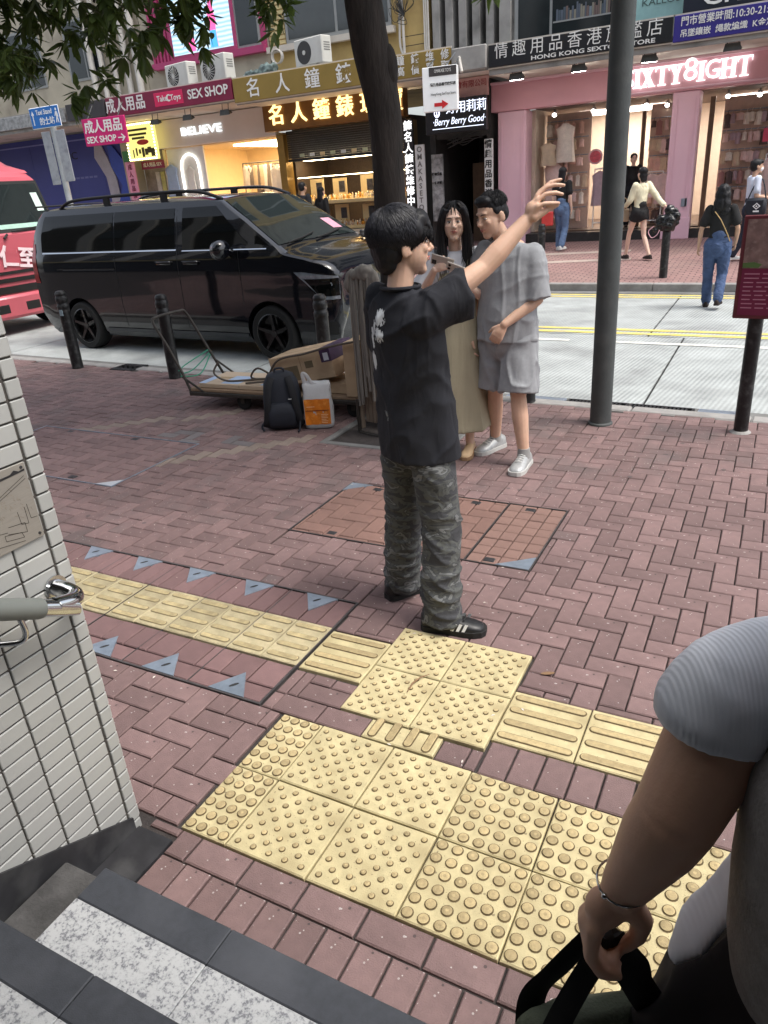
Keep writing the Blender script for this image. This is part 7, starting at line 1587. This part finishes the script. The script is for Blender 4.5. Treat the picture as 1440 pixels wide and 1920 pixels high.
strands('fringe', m_hair, hair, HM, s, 420, (0,0.0,0.035), (0.082,0.108,0.080), (0,0.2,0.98), 0.05, 9, 0.12, 0.14, 0.8, 0.0013, keep=lambda v, r: v.y > 0.45 and v.z < 0.75)['kind'] = 'stuff'

# ------------------------------------------------------------------ woman with phone
t = person('long haired woman in a khaki dress holding a phone beside the man in grey', (-1.945, 4.78, 0), (0.30, -0.954), 1.70)
J, s = jd(1.69, True, elR=(0.245,0.02,1.13), wrR=(0.115,0.235,1.335), elL=(-0.21,0.03,1.10), wrL=(-0.08,0.22,1.23), ankR=(0.07,0.02,0.085), ankL=(-0.075,0.03,0.085), head=(0,0.02,1.60), toeL=(0.03,0.2))
J['hdR'] = Vector((-0.75,0.25,0.35)); J['hnR'] = Vector((0.25,0.85,0.1)); J['curlR'] = 0.75; J['hdL'] = Vector((0.5,0.2,0.4)); J['hnL'] = Vector((0,0.8,-0.2))
HM = headM(J, R(3), R(0)); body = base_body(t, J, s, m_skinf, HM, True, 0.0058); face_parts(body, HM, s, True)
m_cream2 = M('pale grey cotton', srgb(196,198,204), 0.9, var=0.06, scale=5, bump=0.2, bscale=300); m_khaki = add_creases(M('khaki linen', srgb(164,156,132), 0.9, var=0.07, scale=4, bump=0.3, bscale=260), (14, 14, 1.5), 0.7, 0.02, (0, 0, 0))
mb = MB(); mb.loft([oring((0,0,0.95),0.165,0.115,30), oring((0,0,1.1),0.140,0.105,30), oring((0,0.0,1.22),0.150,0.115,30), oring((0,-0.005,1.33),0.158,0.105,30), oring((0,-0.012,1.395),0.135,0.08,30), oring((0,-0.018,1.425),0.08,0.062,30)])
for q in 'RL': a, e_ = J['sh'+q], J['el'+q]; d = (e_-a).normalized(); limb(mb, [a, a+d*0.12, a+d*0.19], [0.066,0.070,0.080], 16)
remesh(mb, 'blouse', m_cream2, 0.010, 3, t, None, folds(0.007, lambda p: cloth_noise(p, 6, 6, 5, 2)))
mb = MB(); mb.loft([oring((0,0.005,0.20),0.235,0.20,40,0.06,6), oring((0,0.005,0.5),0.205,0.17,40,0.05,6,0.2), oring((0,0.005,0.85),0.185,0.145,40,0.03,6,0.4), oring((0,0.005,1.02),0.155,0.122,40), oring((0,0.01,1.18),0.150,0.122,40), oring((0,0.02,1.27),0.125,0.108,40), oring((0,0.03,1.30),0.10,0.088,40)])
for e in (-1, 1): mb.tube([(e*0.085,0.085,1.27),(e*0.095,0.06,1.38),(e*0.095,-0.02,1.44),(e*0.09,-0.09,1.36)], [(0.02,0.012)]*4, 10)
remesh(mb, 'dress', m_khaki, 0.011, 3, t, None, folds(0.007, lambda p: cloth_noise(p, 8, 8, 1.6, 6)))
for q in 'RL': shoe(t, J['ank'+q], J['toe'+q], 0.94, M('cream flat shoe', srgb(206,176,138), 0.6, var=0.06), M('tan sole', srgb(150,120,90), 0.7), w=0.95)
mb = MB(); mb.X = HM @ Matrix.Scale(s, 4); mb.ell((0,-0.030,0.045), (0.090,0.100,0.090), 20, 14); mb.ell((0,-0.065,-0.06), (0.085,0.05,0.12), 16, 12)
for e in (-1, 1): mb.tube([(e*0.055,0.055,0.095),(e*0.079,0.045,0.04),(e*0.083,0.025,-0.04),(e*0.085,0.02,-0.13),(e*0.080,0.03,-0.23),(e*0.062,0.045,-0.31)], [0.022,0.022,0.024,0.034,0.036,0.014], 12)
hair = remesh(mb, 'hair', m_hair, 0.007, 3, body, None, noise_disp(0.004, 40, 4, (1,1,0.25)))
strands('locks', m_hair, hair, HM, s, 500, (0,-0.028,0.042), (0.092,0.103,0.093), (0,0.1,0.99), 0.10, 15, -0.1, 0.12, 0.5, 0.002, keep=lambda v, r: v.y < 0.25 or (v.z > 0.86))['kind'] = 'stuff'
ml = MB(); rg = random.Random(3); ml.X = HM @ Matrix.Scale(s, 4)
for e in (-1, 1):
    for k in range(130):
        o = Vector((rg.gauss(0,0.013), rg.gauss(0,0.016), 0)); w_ = rg.uniform(0.85, 1.1)
        ml.tube(arc([Vector((e*0.030,0.045,0.122))+o*0.3, Vector((e*0.078,0.05,0.055))+o*0.5, Vector((e*0.094,0.03,-0.05))+o*0.8, Vector((e*0.097,0.03,-0.15))+o*1.2, Vector((e*0.088*w_,0.045,-0.25))+o*1.6, Vector((e*0.066*w_,0.055,-0.33-rg.uniform(0,0.05)))+o*1.6], 3), 0.0013, 3, caps=False)
ml.build('long_locks', M('brown black hair', (0.018,0.014,0.013), 0.5, var=0.3, scale=30), hair, 'all')['kind'] = 'stuff'
ph = tag(MB().bbox(-0.076, 0.076, -0.0042, 0.0042, -0.037, 0.037, 0.0035).build('phone', M('silver phone', srgb(176,168,160), 0.3, metal=0.2, var=0.05)), 'pale phone held flat in the hand of the long haired woman', 'phone'); ph.location = (-1.925, 4.515, 1.385); ph.rotation_euler = (R(24), R(17), R(10))
MB().bbox(-0.068, -0.038, -0.0062, -0.0042, -0.03, 0.0, 0.002).build('camera_bump', M('phone camera', (0.02,0.02,0.02), 0.2), ph); 
p2 = tag(MB().bbox(-0.074, 0.074, -0.004, 0.004, -0.035, 0.035, 0.003).build('phone', M('white cased phone', srgb(196,190,182), 0.4, var=0.05)), 'second phone with black camera lenses held just below the first', 'phone'); p2.location = (-1.83, 4.525, 1.335); p2.rotation_euler = (R(35), R(22), R(14))
MB().ell((-0.052,-0.006,0.014), (0.010,0.004,0.010), 10, 6).ell((-0.052,-0.006,-0.012), (0.010,0.004,0.010), 10, 6).build('camera_lenses', m_iris, p2)

# ------------------------------------------------------------------ man in grey
t = person('man in grey t-shirt and shorts bending to look at the phone', (-1.56, 4.77, 0), (-0.12, -0.993), 1.80)
J, s = jd(1.80, ankR=(0.175,-0.135,0.085), ankL=(-0.165,0.12,0.085), kneeR=(0.12,-0.02,0.50), kneeL=(-0.11,0.10,0.50), toeR=(0.06,0.2), toeL=(-0.02,0.2),
          shL=(-0.160,0.0,1.40), shR=(0.165,0.03,1.43), elL=(-0.205,0.02,1.12), wrL=(-0.055,0.20,0.985), elR=(0.25,-0.02,1.14), wrR=(0.25,0.04,0.88), neck=(0.03,0.025,1.475), head=(0.085,0.095,1.628))
J['hdL'] = Vector((0.45,0.25,-0.8)); J['hnL'] = Vector((-0.3,0.9,0.1)); J['curlL'] = 0.6
HM = headM(J, R(-22), R(-12), R(4)); body = base_body(t, J, s, m_skin, HM, False, 0.006); face_parts(body, HM, s, False, 0.7)
m_grey = add_creases(M('heather grey jersey', srgb(148,150,153), 0.95, var=0.07, scale=30, bump=0.3, bscale=300), (9, 9, 2.6), 0.55, 0.03, (0, 0.15, 0))
mb = MB(); mb.loft([oring((0,0.03,0.855),0.210,0.155,36,0.04,5), oring((0,0.03,1.0),0.202,0.148,36,0.03,5,0.5), oring((0,0.02,1.15),0.195,0.136,36,0.015,5,1), oring((0,0.012,1.30),0.196,0.128,36), oring((0,0.008,1.38),0.190,0.110,36), oring((0.008,0.01,1.44),0.160,0.092,36), oring((0.02,0.018,1.482),0.082,0.072,36)])
for q in 'RL': a, e_ = J['sh'+q], J['el'+q]; d = (e_-a).normalized(); limb(mb, [a+Vector((0,0,-0.006)), a+d*0.12], [0.063,0.080], 18); mb.tube([a+d*0.06, a+d*0.20, a+d*0.285], [0.074,0.084,0.094], 22)
remesh(mb, 't_shirt', m_grey, 0.0095, 4, t, None, folds(0.016, lambda p: 0.6*cloth_noise(p, 8, 8, 2.2, 8)+0.4*cloth_noise(p, 5, 5, 6, 3)))
mb = MB(); limb(mb, [(0,0.0,1.0),(0,0.01,0.86)], [(0.165,0.12),(0.172,0.135)], 24)
for q in 'RL': h, k = J['hip'+q], J['knee'+q]; mb.tube([h+Vector((0,0,0.04)), mid(h,k,0.35), mid(h,k,0.7), mid(h,k,0.97)], [0.112,0.122,0.128,0.136], 24); mb.ell(h, (0.11,0.11,0.12))
sho = remesh(mb, 'shorts', m_grey, 0.0095, 3, t, None, folds(0.014, lambda p: cloth_noise(p, 8, 8, 5, 5)))
m_sil = M('silver grey trainer', srgb(168,170,170), 0.4, metal=0.25, var=0.2, scale=25); 
for q in 'RL':
    so, P = shoe(t, J['ank'+q], J['toe'+q], 1.08, m_sil, M('pale foam sole', srgb(190,190,186), 0.7, var=0.06), M('white lace', srgb(220,220,216), 0.8), w=1.08)
    limb_ = MB(); a = J['ank'+q]; limb_.tube([a+Vector((0,0,-0.02)), a+Vector((0,0,0.05))], [0.045,0.042], 16); limb_.build('sock', M('grey sock', srgb(150,150,148), 0.9), t, True)
mb = MB(); mb.X = HM @ Matrix.Scale(s, 4); mb.ell((0,-0.026,0.063), (0.082,0.095,0.079), 20, 14); mb.ell((0,-0.065,0.008), (0.073,0.055,0.066), 16, 12); mb.ell((0,0.044,0.102), (0.062,0.044,0.032), 14, 10)
for e in (-1, 1): mb.ell((e*0.070,-0.012,0.038), (0.014,0.045,0.034), 12, 8)
hair = remesh(mb, 'hair', m_hair, 0.0065, 7, body, None, noise_disp(0.002, 70, 6))
strands('locks', m_hair, hair, HM, s, 800, (0,-0.026,0.064), (0.083,0.097,0.082), (0,-0.3,0.95), 0.03, 25, 0.1, 0.3, 0.1, 0.0016, keep=lambda v, r: v.y < 0.4 or v.z > 0.62, lift=0.003)['kind'] = 'stuff'

# ------------------------------------------------------------------ people across the street
def far_person(label, pos, face, H, female, top, bottom, skin, hairf, kw, topk='tee', botk='trousers', shoes=None, yaw=0.0, pitch=0.0, group='people across the street'):
    t = person(label, pos, face, H, group); J, s = jd(H, female, **{k: Vector(v)*H/1.75 if len(v) == 3 else v for k, v in kw.items() if not k.startswith('h') or k.startswith('hip') or k == 'head'})
    HM = headM(J, yaw, pitch); body = base_body(t, J, s, skin, HM, female, 0.010)
    f = 0.90 if female else 1.0; mb = MB(); z0 = {'tee': 0.92, 'crop': 1.03, 'shirt': 0.86}[topk]
    mb.loft([oring((0,0,z0*s),0.172*f*s,0.125*f*s,28), oring((0,0,1.06*s),0.150*f*s,0.112*f*s,28), oring((0,0,1.2*s),0.155*f*s,0.115*f*s,28), oring((0,-0.005,1.33*s),0.172*f*s,0.112*f*s,28), oring((0,-0.012,1.42*s),0.14*f*s,0.085*f*s,28), oring((0,-0.018,1.465*s),0.07*f*s,0.062*f*s,28)])
    for q in 'RL':
        a, e_, w_ = J['sh'+q], J['el'+q], J['wr'+q]; d = (e_-a).normalized()
        if topk == 'shirt': limb(mb, [a, mid(a, e_), e_], [0.068*s,0.066*s,0.060*s]); limb(mb, [e_, mid(e_, w_, 0.85)], [0.058*s,0.048*s])
        else: limb(mb, [a, a+d*0.10*s, a+d*0.20*s], [0.066*s,0.066*s,0.070*s])
    tp_ = remesh(mb, 'top', top, 0.014, 3, t, None, folds(0.007, lambda p: cloth_noise(p, 6, 6, 4, H*7)))
    mb = MB(); limb(mb, [(0,0,1.06*s),(0,0,0.88*s)], [(0.128*s,0.100*s),(0.160*f*s*1.06,0.130*s)], 20)
    for q in 'RL':
        h, k, a = J['hip'+q], J['knee'+q], J['ank'+q]; mb.ell(h, (0.10*s,0.115*s,0.12*s))
        if botk == 'shorts': mb.tube([h, mid(h,k,0.35)], [0.104*s,0.106*s], 16)
        else: limb(mb, [h, mid(h,k,0.5), k], [0.102*s,0.092*s,0.078*s]); limb(mb, [k, mid(k,a,0.5), a+Vector((0,0,0.01))], [0.077*s,0.076*s,0.075*s])
    remesh(mb, 'trousers' if botk != 'shorts' else 'shorts', bottom, 0.014, 2, t, None, folds(0.007, lambda p: cloth_noise(p, 6, 6, 9, H*3)))
    for q in 'RL': shoe(t, J['ank'+q], J['toe'+q], s*0.98, shoes[0], shoes[1])
    mb = MB(); mb.X = HM @ Matrix.Scale(s, 4); mb.ell((0,-0.028,0.045), (0.090,0.102,0.086), 18, 12); hairf(mb)
    hair = remesh(mb, 'hair', m_hair, 0.010, 2, body, None, noise_disp(0.010 if 'wavy' in label else 0.004, 30, H, (1,1,0.5)))
    if abs(yaw) > 0.01 or face[1] < 0.5: face_parts(body, HM, s, female)
    return t, J, s, body, HM, tp_
m_jean = add_creases(M('mid blue denim', srgb(92,114,146), 0.85, var=0.2, scale=7, bump=0.2, bscale=200), (9, 9, 14), 1.0, 0.04); m_jean2 = add_creases(M('strong blue denim', srgb(66,84,118), 0.85, var=0.3, scale=7, bump=0.2, bscale=200), (9, 9, 14), 1.0, 0.04)
m_btop = M('black jersey', (0.015,0.015,0.016), 0.9, var=0.2); m_wsh = M('white canvas shoe', srgb(220,220,216), 0.7, var=0.04); m_san = M('dark sandal', srgb(44,34,32), 0.7)
def long_hair(z=-0.20, r=0.05): return lambda mb: (mb.ell((0,-0.05,-0.03), (0.086,0.075,0.09), 16, 10), mb.tube([(0,-0.07,-0.05),(0,-0.085,z*0.6),(0,-0.08,z)], [(0.085,r),(0.085,r*0.9),(0.05,r*0.5)], 14, up=(1,0,0)))
t, J, s, body, HM, tp_ = far_person('woman in black t-shirt and blue jeans walking towards the pink shop', (-4.52, 17.5, farz(17.5)), (0.15, 0.99), 1.72, True, m_btop, m_jean, m_skinf, long_hair(-0.22), dict(ankL=(-0.08,0.06,0.085), kneeL=(-0.085,0.08,0.50), ankR=(0.09,-0.18,0.12), kneeR=(0.085,0.02,0.49)), 'tee', shoes=(m_wsh, m_wsh))
for p_ in ((-0.03,1.36),(0.02,1.38),(0.06,1.35),(0.0,1.33)): MB().prism([(p_[0]-0.03,p_[1]*s),(p_[0]+0.03,p_[1]*s+0.012),(p_[0]+0.01,p_[1]*s+0.025)], -0.128, -0.124, 'y').build('back_print', m_white, tp_)
rb = tag(MB().bbox(-0.13, 0.13, -0.05, 0.05, 0, 0.30, 0.02).build('shopping_bag', M('red shopping bag', srgb(206,70,66), 0.5, var=0.1)), 'red shopping bag hanging beside the woman in blue jeans', 'bag'); rb.location = (-4.82, 17.42, 0.75)
t, J, s, body, HM, tp_ = far_person('woman in a cream shirt and black shorts walking left past the pink shop', (-2.58, 15.95, farz(15.95)), (-0.72, 0.69), 1.68, True, add_creases(M('cream yellow cotton', srgb(222,216,186), 0.85, var=0.05, scale=4), (9, 9, 5), 1.0, 0.04), m_btop, m_skinf, lambda mb: (mb.ell((0,-0.045,-0.03), (0.086,0.075,0.085), 16, 10), mb.ell((0,-0.06,-0.10), (0.075,0.05,0.06), 14, 10)),
    dict(ankL=(-0.06,0.30,0.09), kneeL=(-0.08,0.20,0.50), ankR=(0.07,-0.30,0.11), kneeR=(0.085,-0.06,0.48), elR=(0.25,-0.20,1.17), wrR=(0.27,-0.42,1.02), elL=(-0.22,0.06,1.14), wrL=(-0.20,0.22,1.05)), 'shirt', 'shorts', (m_san, m_san))
hb = tag(MB().bbox(-0.15, 0.15, -0.05, 0.05, 0, 0.24, 0.02).build('handbag', M('beige handbag', srgb(170,150,126), 0.6, var=0.08)), 'beige handbag carried by the woman in the cream shirt', 'bag'); hb.location = (-2.93, 15.95, 0.86); hb.rotation_euler = (0, 0, R(40))
MB().tube(arc([(-0.1,0,0.23),(-0.08,0,0.42),(0.08,0,0.42),(0.1,0,0.23)]), 0.01, 6).build('handle', MATS['beige handbag'], hb, True)
t, J, s, body, HM, tp_ = far_person('woman with long wavy hair crossing the road in blue jeans', (-0.82, 11.8, ROADZ), (0.02, 0.999), 1.64, True, m_btop, m_jean2, m_skin2, lambda mb: (mb.ell((0,-0.05,-0.03), (0.110,0.090,0.11), 16, 10), mb.ell((0,-0.07,-0.14), (0.125,0.085,0.12), 16, 10), mb.ell((0.05,-0.07,-0.24), (0.08,0.065,0.08), 14, 10), mb.ell((-0.06,-0.07,-0.22), (0.07,0.065,0.08), 14, 10)),
    dict(ankL=(-0.09,0.10,0.085), kneeL=(-0.10,0.06,0.50), ankR=(0.10,-0.20,0.16), kneeR=(0.10,0.03,0.49), hipR=(0.10,0,0.92), hipL=(-0.10,0,0.92), elL=(-0.25,-0.03,1.15), wrL=(-0.27,0.02,0.90), elR=(0.25,-0.02,1.15), wrR=(0.23,0.12,0.93)), 'crop', shoes=(m_san, m_san))
MB().tube([(-0.07,-0.145,1.40*s),(0.02,-0.150,1.28*s),(0.12,-0.135,1.08*s),(0.16,-0.04,0.95*s)], 0.006, 6).build('bag_strap', M('tan strap', srgb(190,160,110), 0.6), tp_)
t, J, s, body, HM, tp_ = far_person('masked person in a pale t-shirt with a black shoulder bag at the right edge', (-0.60, 15.6, farz(15.6)), (0.93, 0.37), 1.69, False, M('pale blue white cotton', srgb(206,214,230), 0.85, var=0.05), M('dark navy trousers', srgb(40,44,58), 0.85, var=0.1), m_skin2, lambda mb: (mb.ell((0,-0.05,0.0), (0.086,0.08,0.085), 16, 10), mb.ell((0,0.06,0.075), (0.065,0.04,0.04), 12, 8)),
    dict(ankL=(-0.08,-0.22,0.11), kneeL=(-0.085,-0.03,0.48), ankR=(0.08,0.25,0.085), kneeR=(0.085,0.16,0.50), elR=(0.23,-0.02,1.13), wrR=(0.20,0.22,1.10), elL=(-0.22,0.02,1.12), wrL=(-0.12,0.22,1.12)), 'tee', shoes=(m_wsh, m_wsh), yaw=R(-4))
mb = MB(); mb.X = HM @ Matrix.Scale(s, 4); mb.ell((0,0.055,-0.045), (0.062,0.052,0.048), 14, 10); mb.build('face_mask', m_white, body, True)
sb = tag(MB().bbox(-0.17, 0.17, -0.07, 0.07, 0.0, 0.30, 0.04).build('shoulder_bag', m_navy, None, True), 'black shoulder bag with a white emblem worn by the masked person', 'bag'); sb.location = (-0.52, 15.32, 0.90); sb.rotation_euler = (0, 0, R(-15))
MB().tube(arc([(-0.15,0,0.28),(-0.08,0.05,0.50),(0.0,0.12,0.60),(0.08,0.05,0.50),(0.15,0,0.28)]), 0.012, 6).build('strap', m_navy, sb, True)
for r_, m_ in ((0.055, m_white), (0.036, m_navy), (0.016, m_white)): MB().prism([(0.03-r_*1.2,0.17),(0.03,0.17+r_),(0.03+r_*1.2,0.17),(0.03,0.17-r_)], -0.072-(0.055-r_)*0.05, -0.0705, 'y').build('emblem', m_, sb)
MB().box(-0.02, 0.08, -0.073, -0.071, 0.075, 0.10).build('emblem_text', m_white, sb)
m_suit = M('dark suit cloth', srgb(30,32,38), 0.9, var=0.15)
sh_hair = lambda mb: mb.ell((0,-0.05,0.0), (0.084,0.075,0.085), 16, 10)
far_person('man in a dark jacket facing the watch shop window behind the van', (-11.02, 17.0, farz(17)), (0.25, 0.97), 1.86, False, m_suit, m_suit, m_skin2, sh_hair, {}, 'shirt', shoes=(m_san, m_san))
far_person('person with long black hair close beside the man at the watch shop', (-10.70, 17.35, farz(17)), (0.2, 0.98), 1.72, True, m_btop, m_suit, m_skinf, long_hair(-0.25), {}, 'shirt', shoes=(m_san, m_san))
far_person('shop assistant in black standing inside the pink shop', (-3.42, 19.75, 0.5), (0.3, -0.95), 1.62, True, m_btop, m_suit, m_skinf, lambda mb: mb.ell((0,-0.05,-0.02), (0.084,0.07,0.08), 16, 10), {}, 'shirt', shoes=(m_san, m_san))

# ------------------------------------------------------------------ woman beside the viewer
t = person('woman close by in a white ribbed top and dark skirt seen from behind', (0.17, 0.60, 0.30), (-0.45, 0.89), 1.62)
m_skd = M('warm skin', srgb(212,168,142), 0.5, var=0.06, scale=8, sub=0.1, bump=0.05, bscale=220)
Rt = Matrix.Rotation(-math.atan2(0.45, 0.89)*-1.0, 4, 'Z')
inv = (Matrix.Translation((0.17,0.60,0.30)) @ Matrix.Rotation(math.atan2(0.45, 0.89), 4, 'Z')).inverted()
def LW(x, y, z): return inv @ Vector((x, y, z))
mb = MB()
sh_, el, wr = LW(0.022,0.650,1.392), LW(-0.020,0.598,1.262), LW(-0.063,0.590,1.140)
limb(mb, [sh_, mid(sh_, el, 0.5), el], [0.048,0.047,0.042], 20); limb(mb, [el, mid(el, wr, 0.3), mid(el, wr, 0.7), wr], [0.042,0.040,0.031,0.0245], 20)
# hand with curled fingers closed on the bag strap
K = [LW(-0.092,0.600,1.086), LW(-0.099,0.588,1.083), LW(-0.096,0.576,1.085), LW(-0.086,0.566,1.090)]
for k, kp in enumerate(K):
    limb(mb, [wr+(kp-wr)*0.15, kp], [0.0135,0.0112], 10)
    d1 = LW(-0.096+0.003*k,0.602-0.013*k,1.052); d2 = LW(-0.082+0.003*k,0.601-0.013*k,1.032); d3 = LW(-0.066+0.003*k,0.601-0.012*k,1.034)
    limb(mb, [kp, d1, d2, d3], [0.0104,0.0096,0.0088,0.0072], 10)
mb.ell(LW(-0.078,0.584,1.112), (0.024,0.022,0.024), 14, 10)
limb(mb, [LW(-0.056,0.592,1.122), LW(-0.040,0.597,1.094), LW(-0.043,0.598,1.066), LW(-0.056,0.598,1.040)], [0.0165,0.0135,0.0108,0.0085], 10)
mb.ell(LW(0.19,0.62,1.25), (0.13,0.10,0.2)); mb.ell(LW(0.19,0.62,1.05), (0.14,0.11,0.2)); limb(mb, [sh_, LW(0.17,0.65,1.42)], [0.045,0.06]); limb(mb, [LW(0.17,0.63,1.42), LW(0.17,0.64,1.58)], [0.052,0.048])
rsh, rel_, rwr = LW(0.33,0.70,1.42), LW(0.40,0.74,1.16), LW(0.38,0.83,0.98); limb(mb, [rsh, mid(rsh, rel_), rel_], [0.052,0.05,0.042]); limb(mb, [rel_, rwr], [0.042,0.026]); hand_volumes(mb, rwr, rwr-rel_, (1,0,0), 0.9)
for x in (0.11, 0.24): limb(mb, [LW(x,0.62,1.0), LW(x,0.62,0.70), LW(x,0.62,0.38)], [0.085,0.055,0.038]); limb(mb, [LW(x,0.62,0.36), LW(x-0.06,0.75,0.33)], [0.036,0.025])
HMw = Matrix.Translation(LW(0.17,0.65,1.70)); head_volumes(mb, HMw, 0.95, True)
body = remesh(mb, 'body', m_skd, 0.0042, 3, t)
MB().tube([wr+Vector(p) for p in [(0.0275*math.cos(a), 0.0275*math.sin(a), 0.004*math.sin(a)+0.012) for a in [2*math.pi*i/24 for i in range(25)]]], 0.0013, 6).build('bracelet', m_ss, body, True)
MB().ell(wr+Vector((-0.024,-0.014,0.009)), (0.0035,0.0035,0.0035), 10, 8).build('charm', m_ss, body, True)
m_rib = M('white ribbed knit', srgb(222,226,234), 0.9, var=0.04, scale=6); N, L, b = nodes(m_rib)
tc = N.new('ShaderNodeTexCoord'); wv = N.new('ShaderNodeTexWave'); wv.wave_type = 'BANDS'; wv.bands_direction = 'X'; wv.inputs['Scale'].default_value = 75; wv.inputs['Distortion'].default_value = 0.8; L.new(tc.outputs['Object'], wv.inputs['Vector']); bpn = N.new('ShaderNodeBump'); bpn.inputs['Strength'].default_value = 0.15; bpn.inputs['Distance'].default_value = 0.002; L.new(wv.outputs['Fac'], bpn.inputs['Height']); L.new(bpn.outputs[0], b.inputs['Normal'])
mb = MB(); hem = LW(-0.006,0.630,1.352)
limb(mb, [LW(0.10,0.68,1.420), LW(0.05,0.665,1.408), sh_], [0.056,0.058,0.058], 22); mb.tube([sh_+Vector((0,0,0.01)), LW(0.008,0.644,1.380), LW(0.002,0.640,1.366), LW(0.001,0.639,1.352)], [0.057,0.060,0.062,0.059], 26, up=(1,0,0))
mb.loft([oring(LW(0.20,0.64,1.34),0.14,0.11,30), oring(LW(0.20,0.64,1.40),0.15,0.105,30), oring(LW(0.18,0.645,1.46),0.12,0.09,30), oring(LW(0.175,0.645,1.49),0.07,0.065,30)])
remesh(mb, 'top', m_rib, 0.0075, 4, t, None, folds(0.004, lambda p: cloth_noise(p, 9, 9, 5, 3)))
# shirt tail tied at the waist, top body greyed as shade, dark skirt
mb = MB(); mb.tube([LW(0.060,0.655,1.20), LW(0.040,0.648,1.12), LW(0.012,0.642,1.05), LW(-0.006,0.638,1.00)], [(0.008,0.022),(0.009,0.026),(0.010,0.030),(0.006,0.012)], 16); remesh(mb, 'shirt_tail', m_rib, 0.004, 2, t, None, folds(0.004, lambda p: cloth_noise(p, 14, 14, 5, 3)))
m_topshade = M('knit greyed for shade', (0.26,0.24,0.23), 0.95, var=0.2, scale=30, bump=0.4, bscale=200); m_skirt = M('black crumpled cotton', (0.014,0.011,0.013), 0.95, var=0.25, scale=8)  # knit of the white top, darkened in colour for its shaded body
mb = MB(); mb.loft([oring(LW(0.20,0.64,1.04),0.150,0.12,34), oring(LW(0.20,0.64,1.12),0.165,0.135,34), oring(LW(0.20,0.64,1.22),0.172,0.142,34), oring(LW(0.20,0.64,1.34),0.172,0.138,34), oring(LW(0.20,0.64,1.385),0.155,0.12,34)]); remesh(mb, 'shaded_top', m_topshade, 0.009, 3, t)
mb = MB(); mb.loft([oring(LW(0.16,0.64,0.62),0.24,0.21,50,0.05,9), oring(LW(0.165,0.64,0.80),0.225,0.195,50,0.05,9,0.3), oring(LW(0.17,0.64,0.93),0.205,0.175,50,0.05,9,0.6), oring(LW(0.18,0.64,1.02),0.175,0.145,50,0.03,9,0.8), oring(LW(0.19,0.64,1.09),0.145,0.12,50)])
remesh(mb, 'skirt', m_skirt, 0.009, 2, t, None, folds(0.012, lambda p: cloth_noise(p, 9, 9, 6, 3)))
for x in (0.11, 0.24): shoe(t, LW(x,0.62,0.385), Vector((0,0.2)), 0.95, m_bsh, m_bso)
mb = MB(); mb.X = HMw; mb.ell((0,-0.03,0.04), (0.088,0.10,0.088), 18, 12); mb.ell((0,-0.06,-0.08), (0.085,0.05,0.12), 16, 12); remesh(mb, 'hair', m_hair, 0.010, 2, body)
# bag in her hand
bg_ = thing('tote_bag', 'dark green tote bag with black straps in the hand of the nearest woman', 'bag', (-0.080, 0.595, 0.662), R(35))
m_gr = M('dark green canvas', srgb(92,98,82), 0.85, var=0.12, scale=6, bump=0.3, bscale=260); m_st = M('black webbing', (0.012,0.012,0.013), 0.8, var=0.2)
mb = MB(); mb.loft([oring((0,0,0.0),0.10,0.045,36), oring((0,0,0.03),0.12,0.052,36), oring((0,0,0.15),0.128,0.05,36), oring((0,0,0.235),0.112,0.03,36), oring((0,0,0.26),0.095,0.012,36)]); remesh(mb, 'bag_body', m_gr, 0.007, 2, bg_, None, folds(0.006, lambda p: cloth_noise(p, 10, 10, 8, 3)))
for y, e in ((-0.02, 1), (0.02, -1)):
    for x in (-0.075, 0.07): MB().tube(arc([(x,y,0.10),(x*0.98,y*1.5,0.24),(x*0.6,y,0.31),(0.005*e,y*0.3,0.388)]), [(0.019,0.003)]*25, 8, up=(1,0,0)).build('strap', m_st, bg_, True)
MB().tube([(-0.012,0.0,0.378),(0.012,0.0,0.386)], 0.012, 10).build('strap_top', m_st, bg_, True)

bpy.data.scenes.remove(TMP)
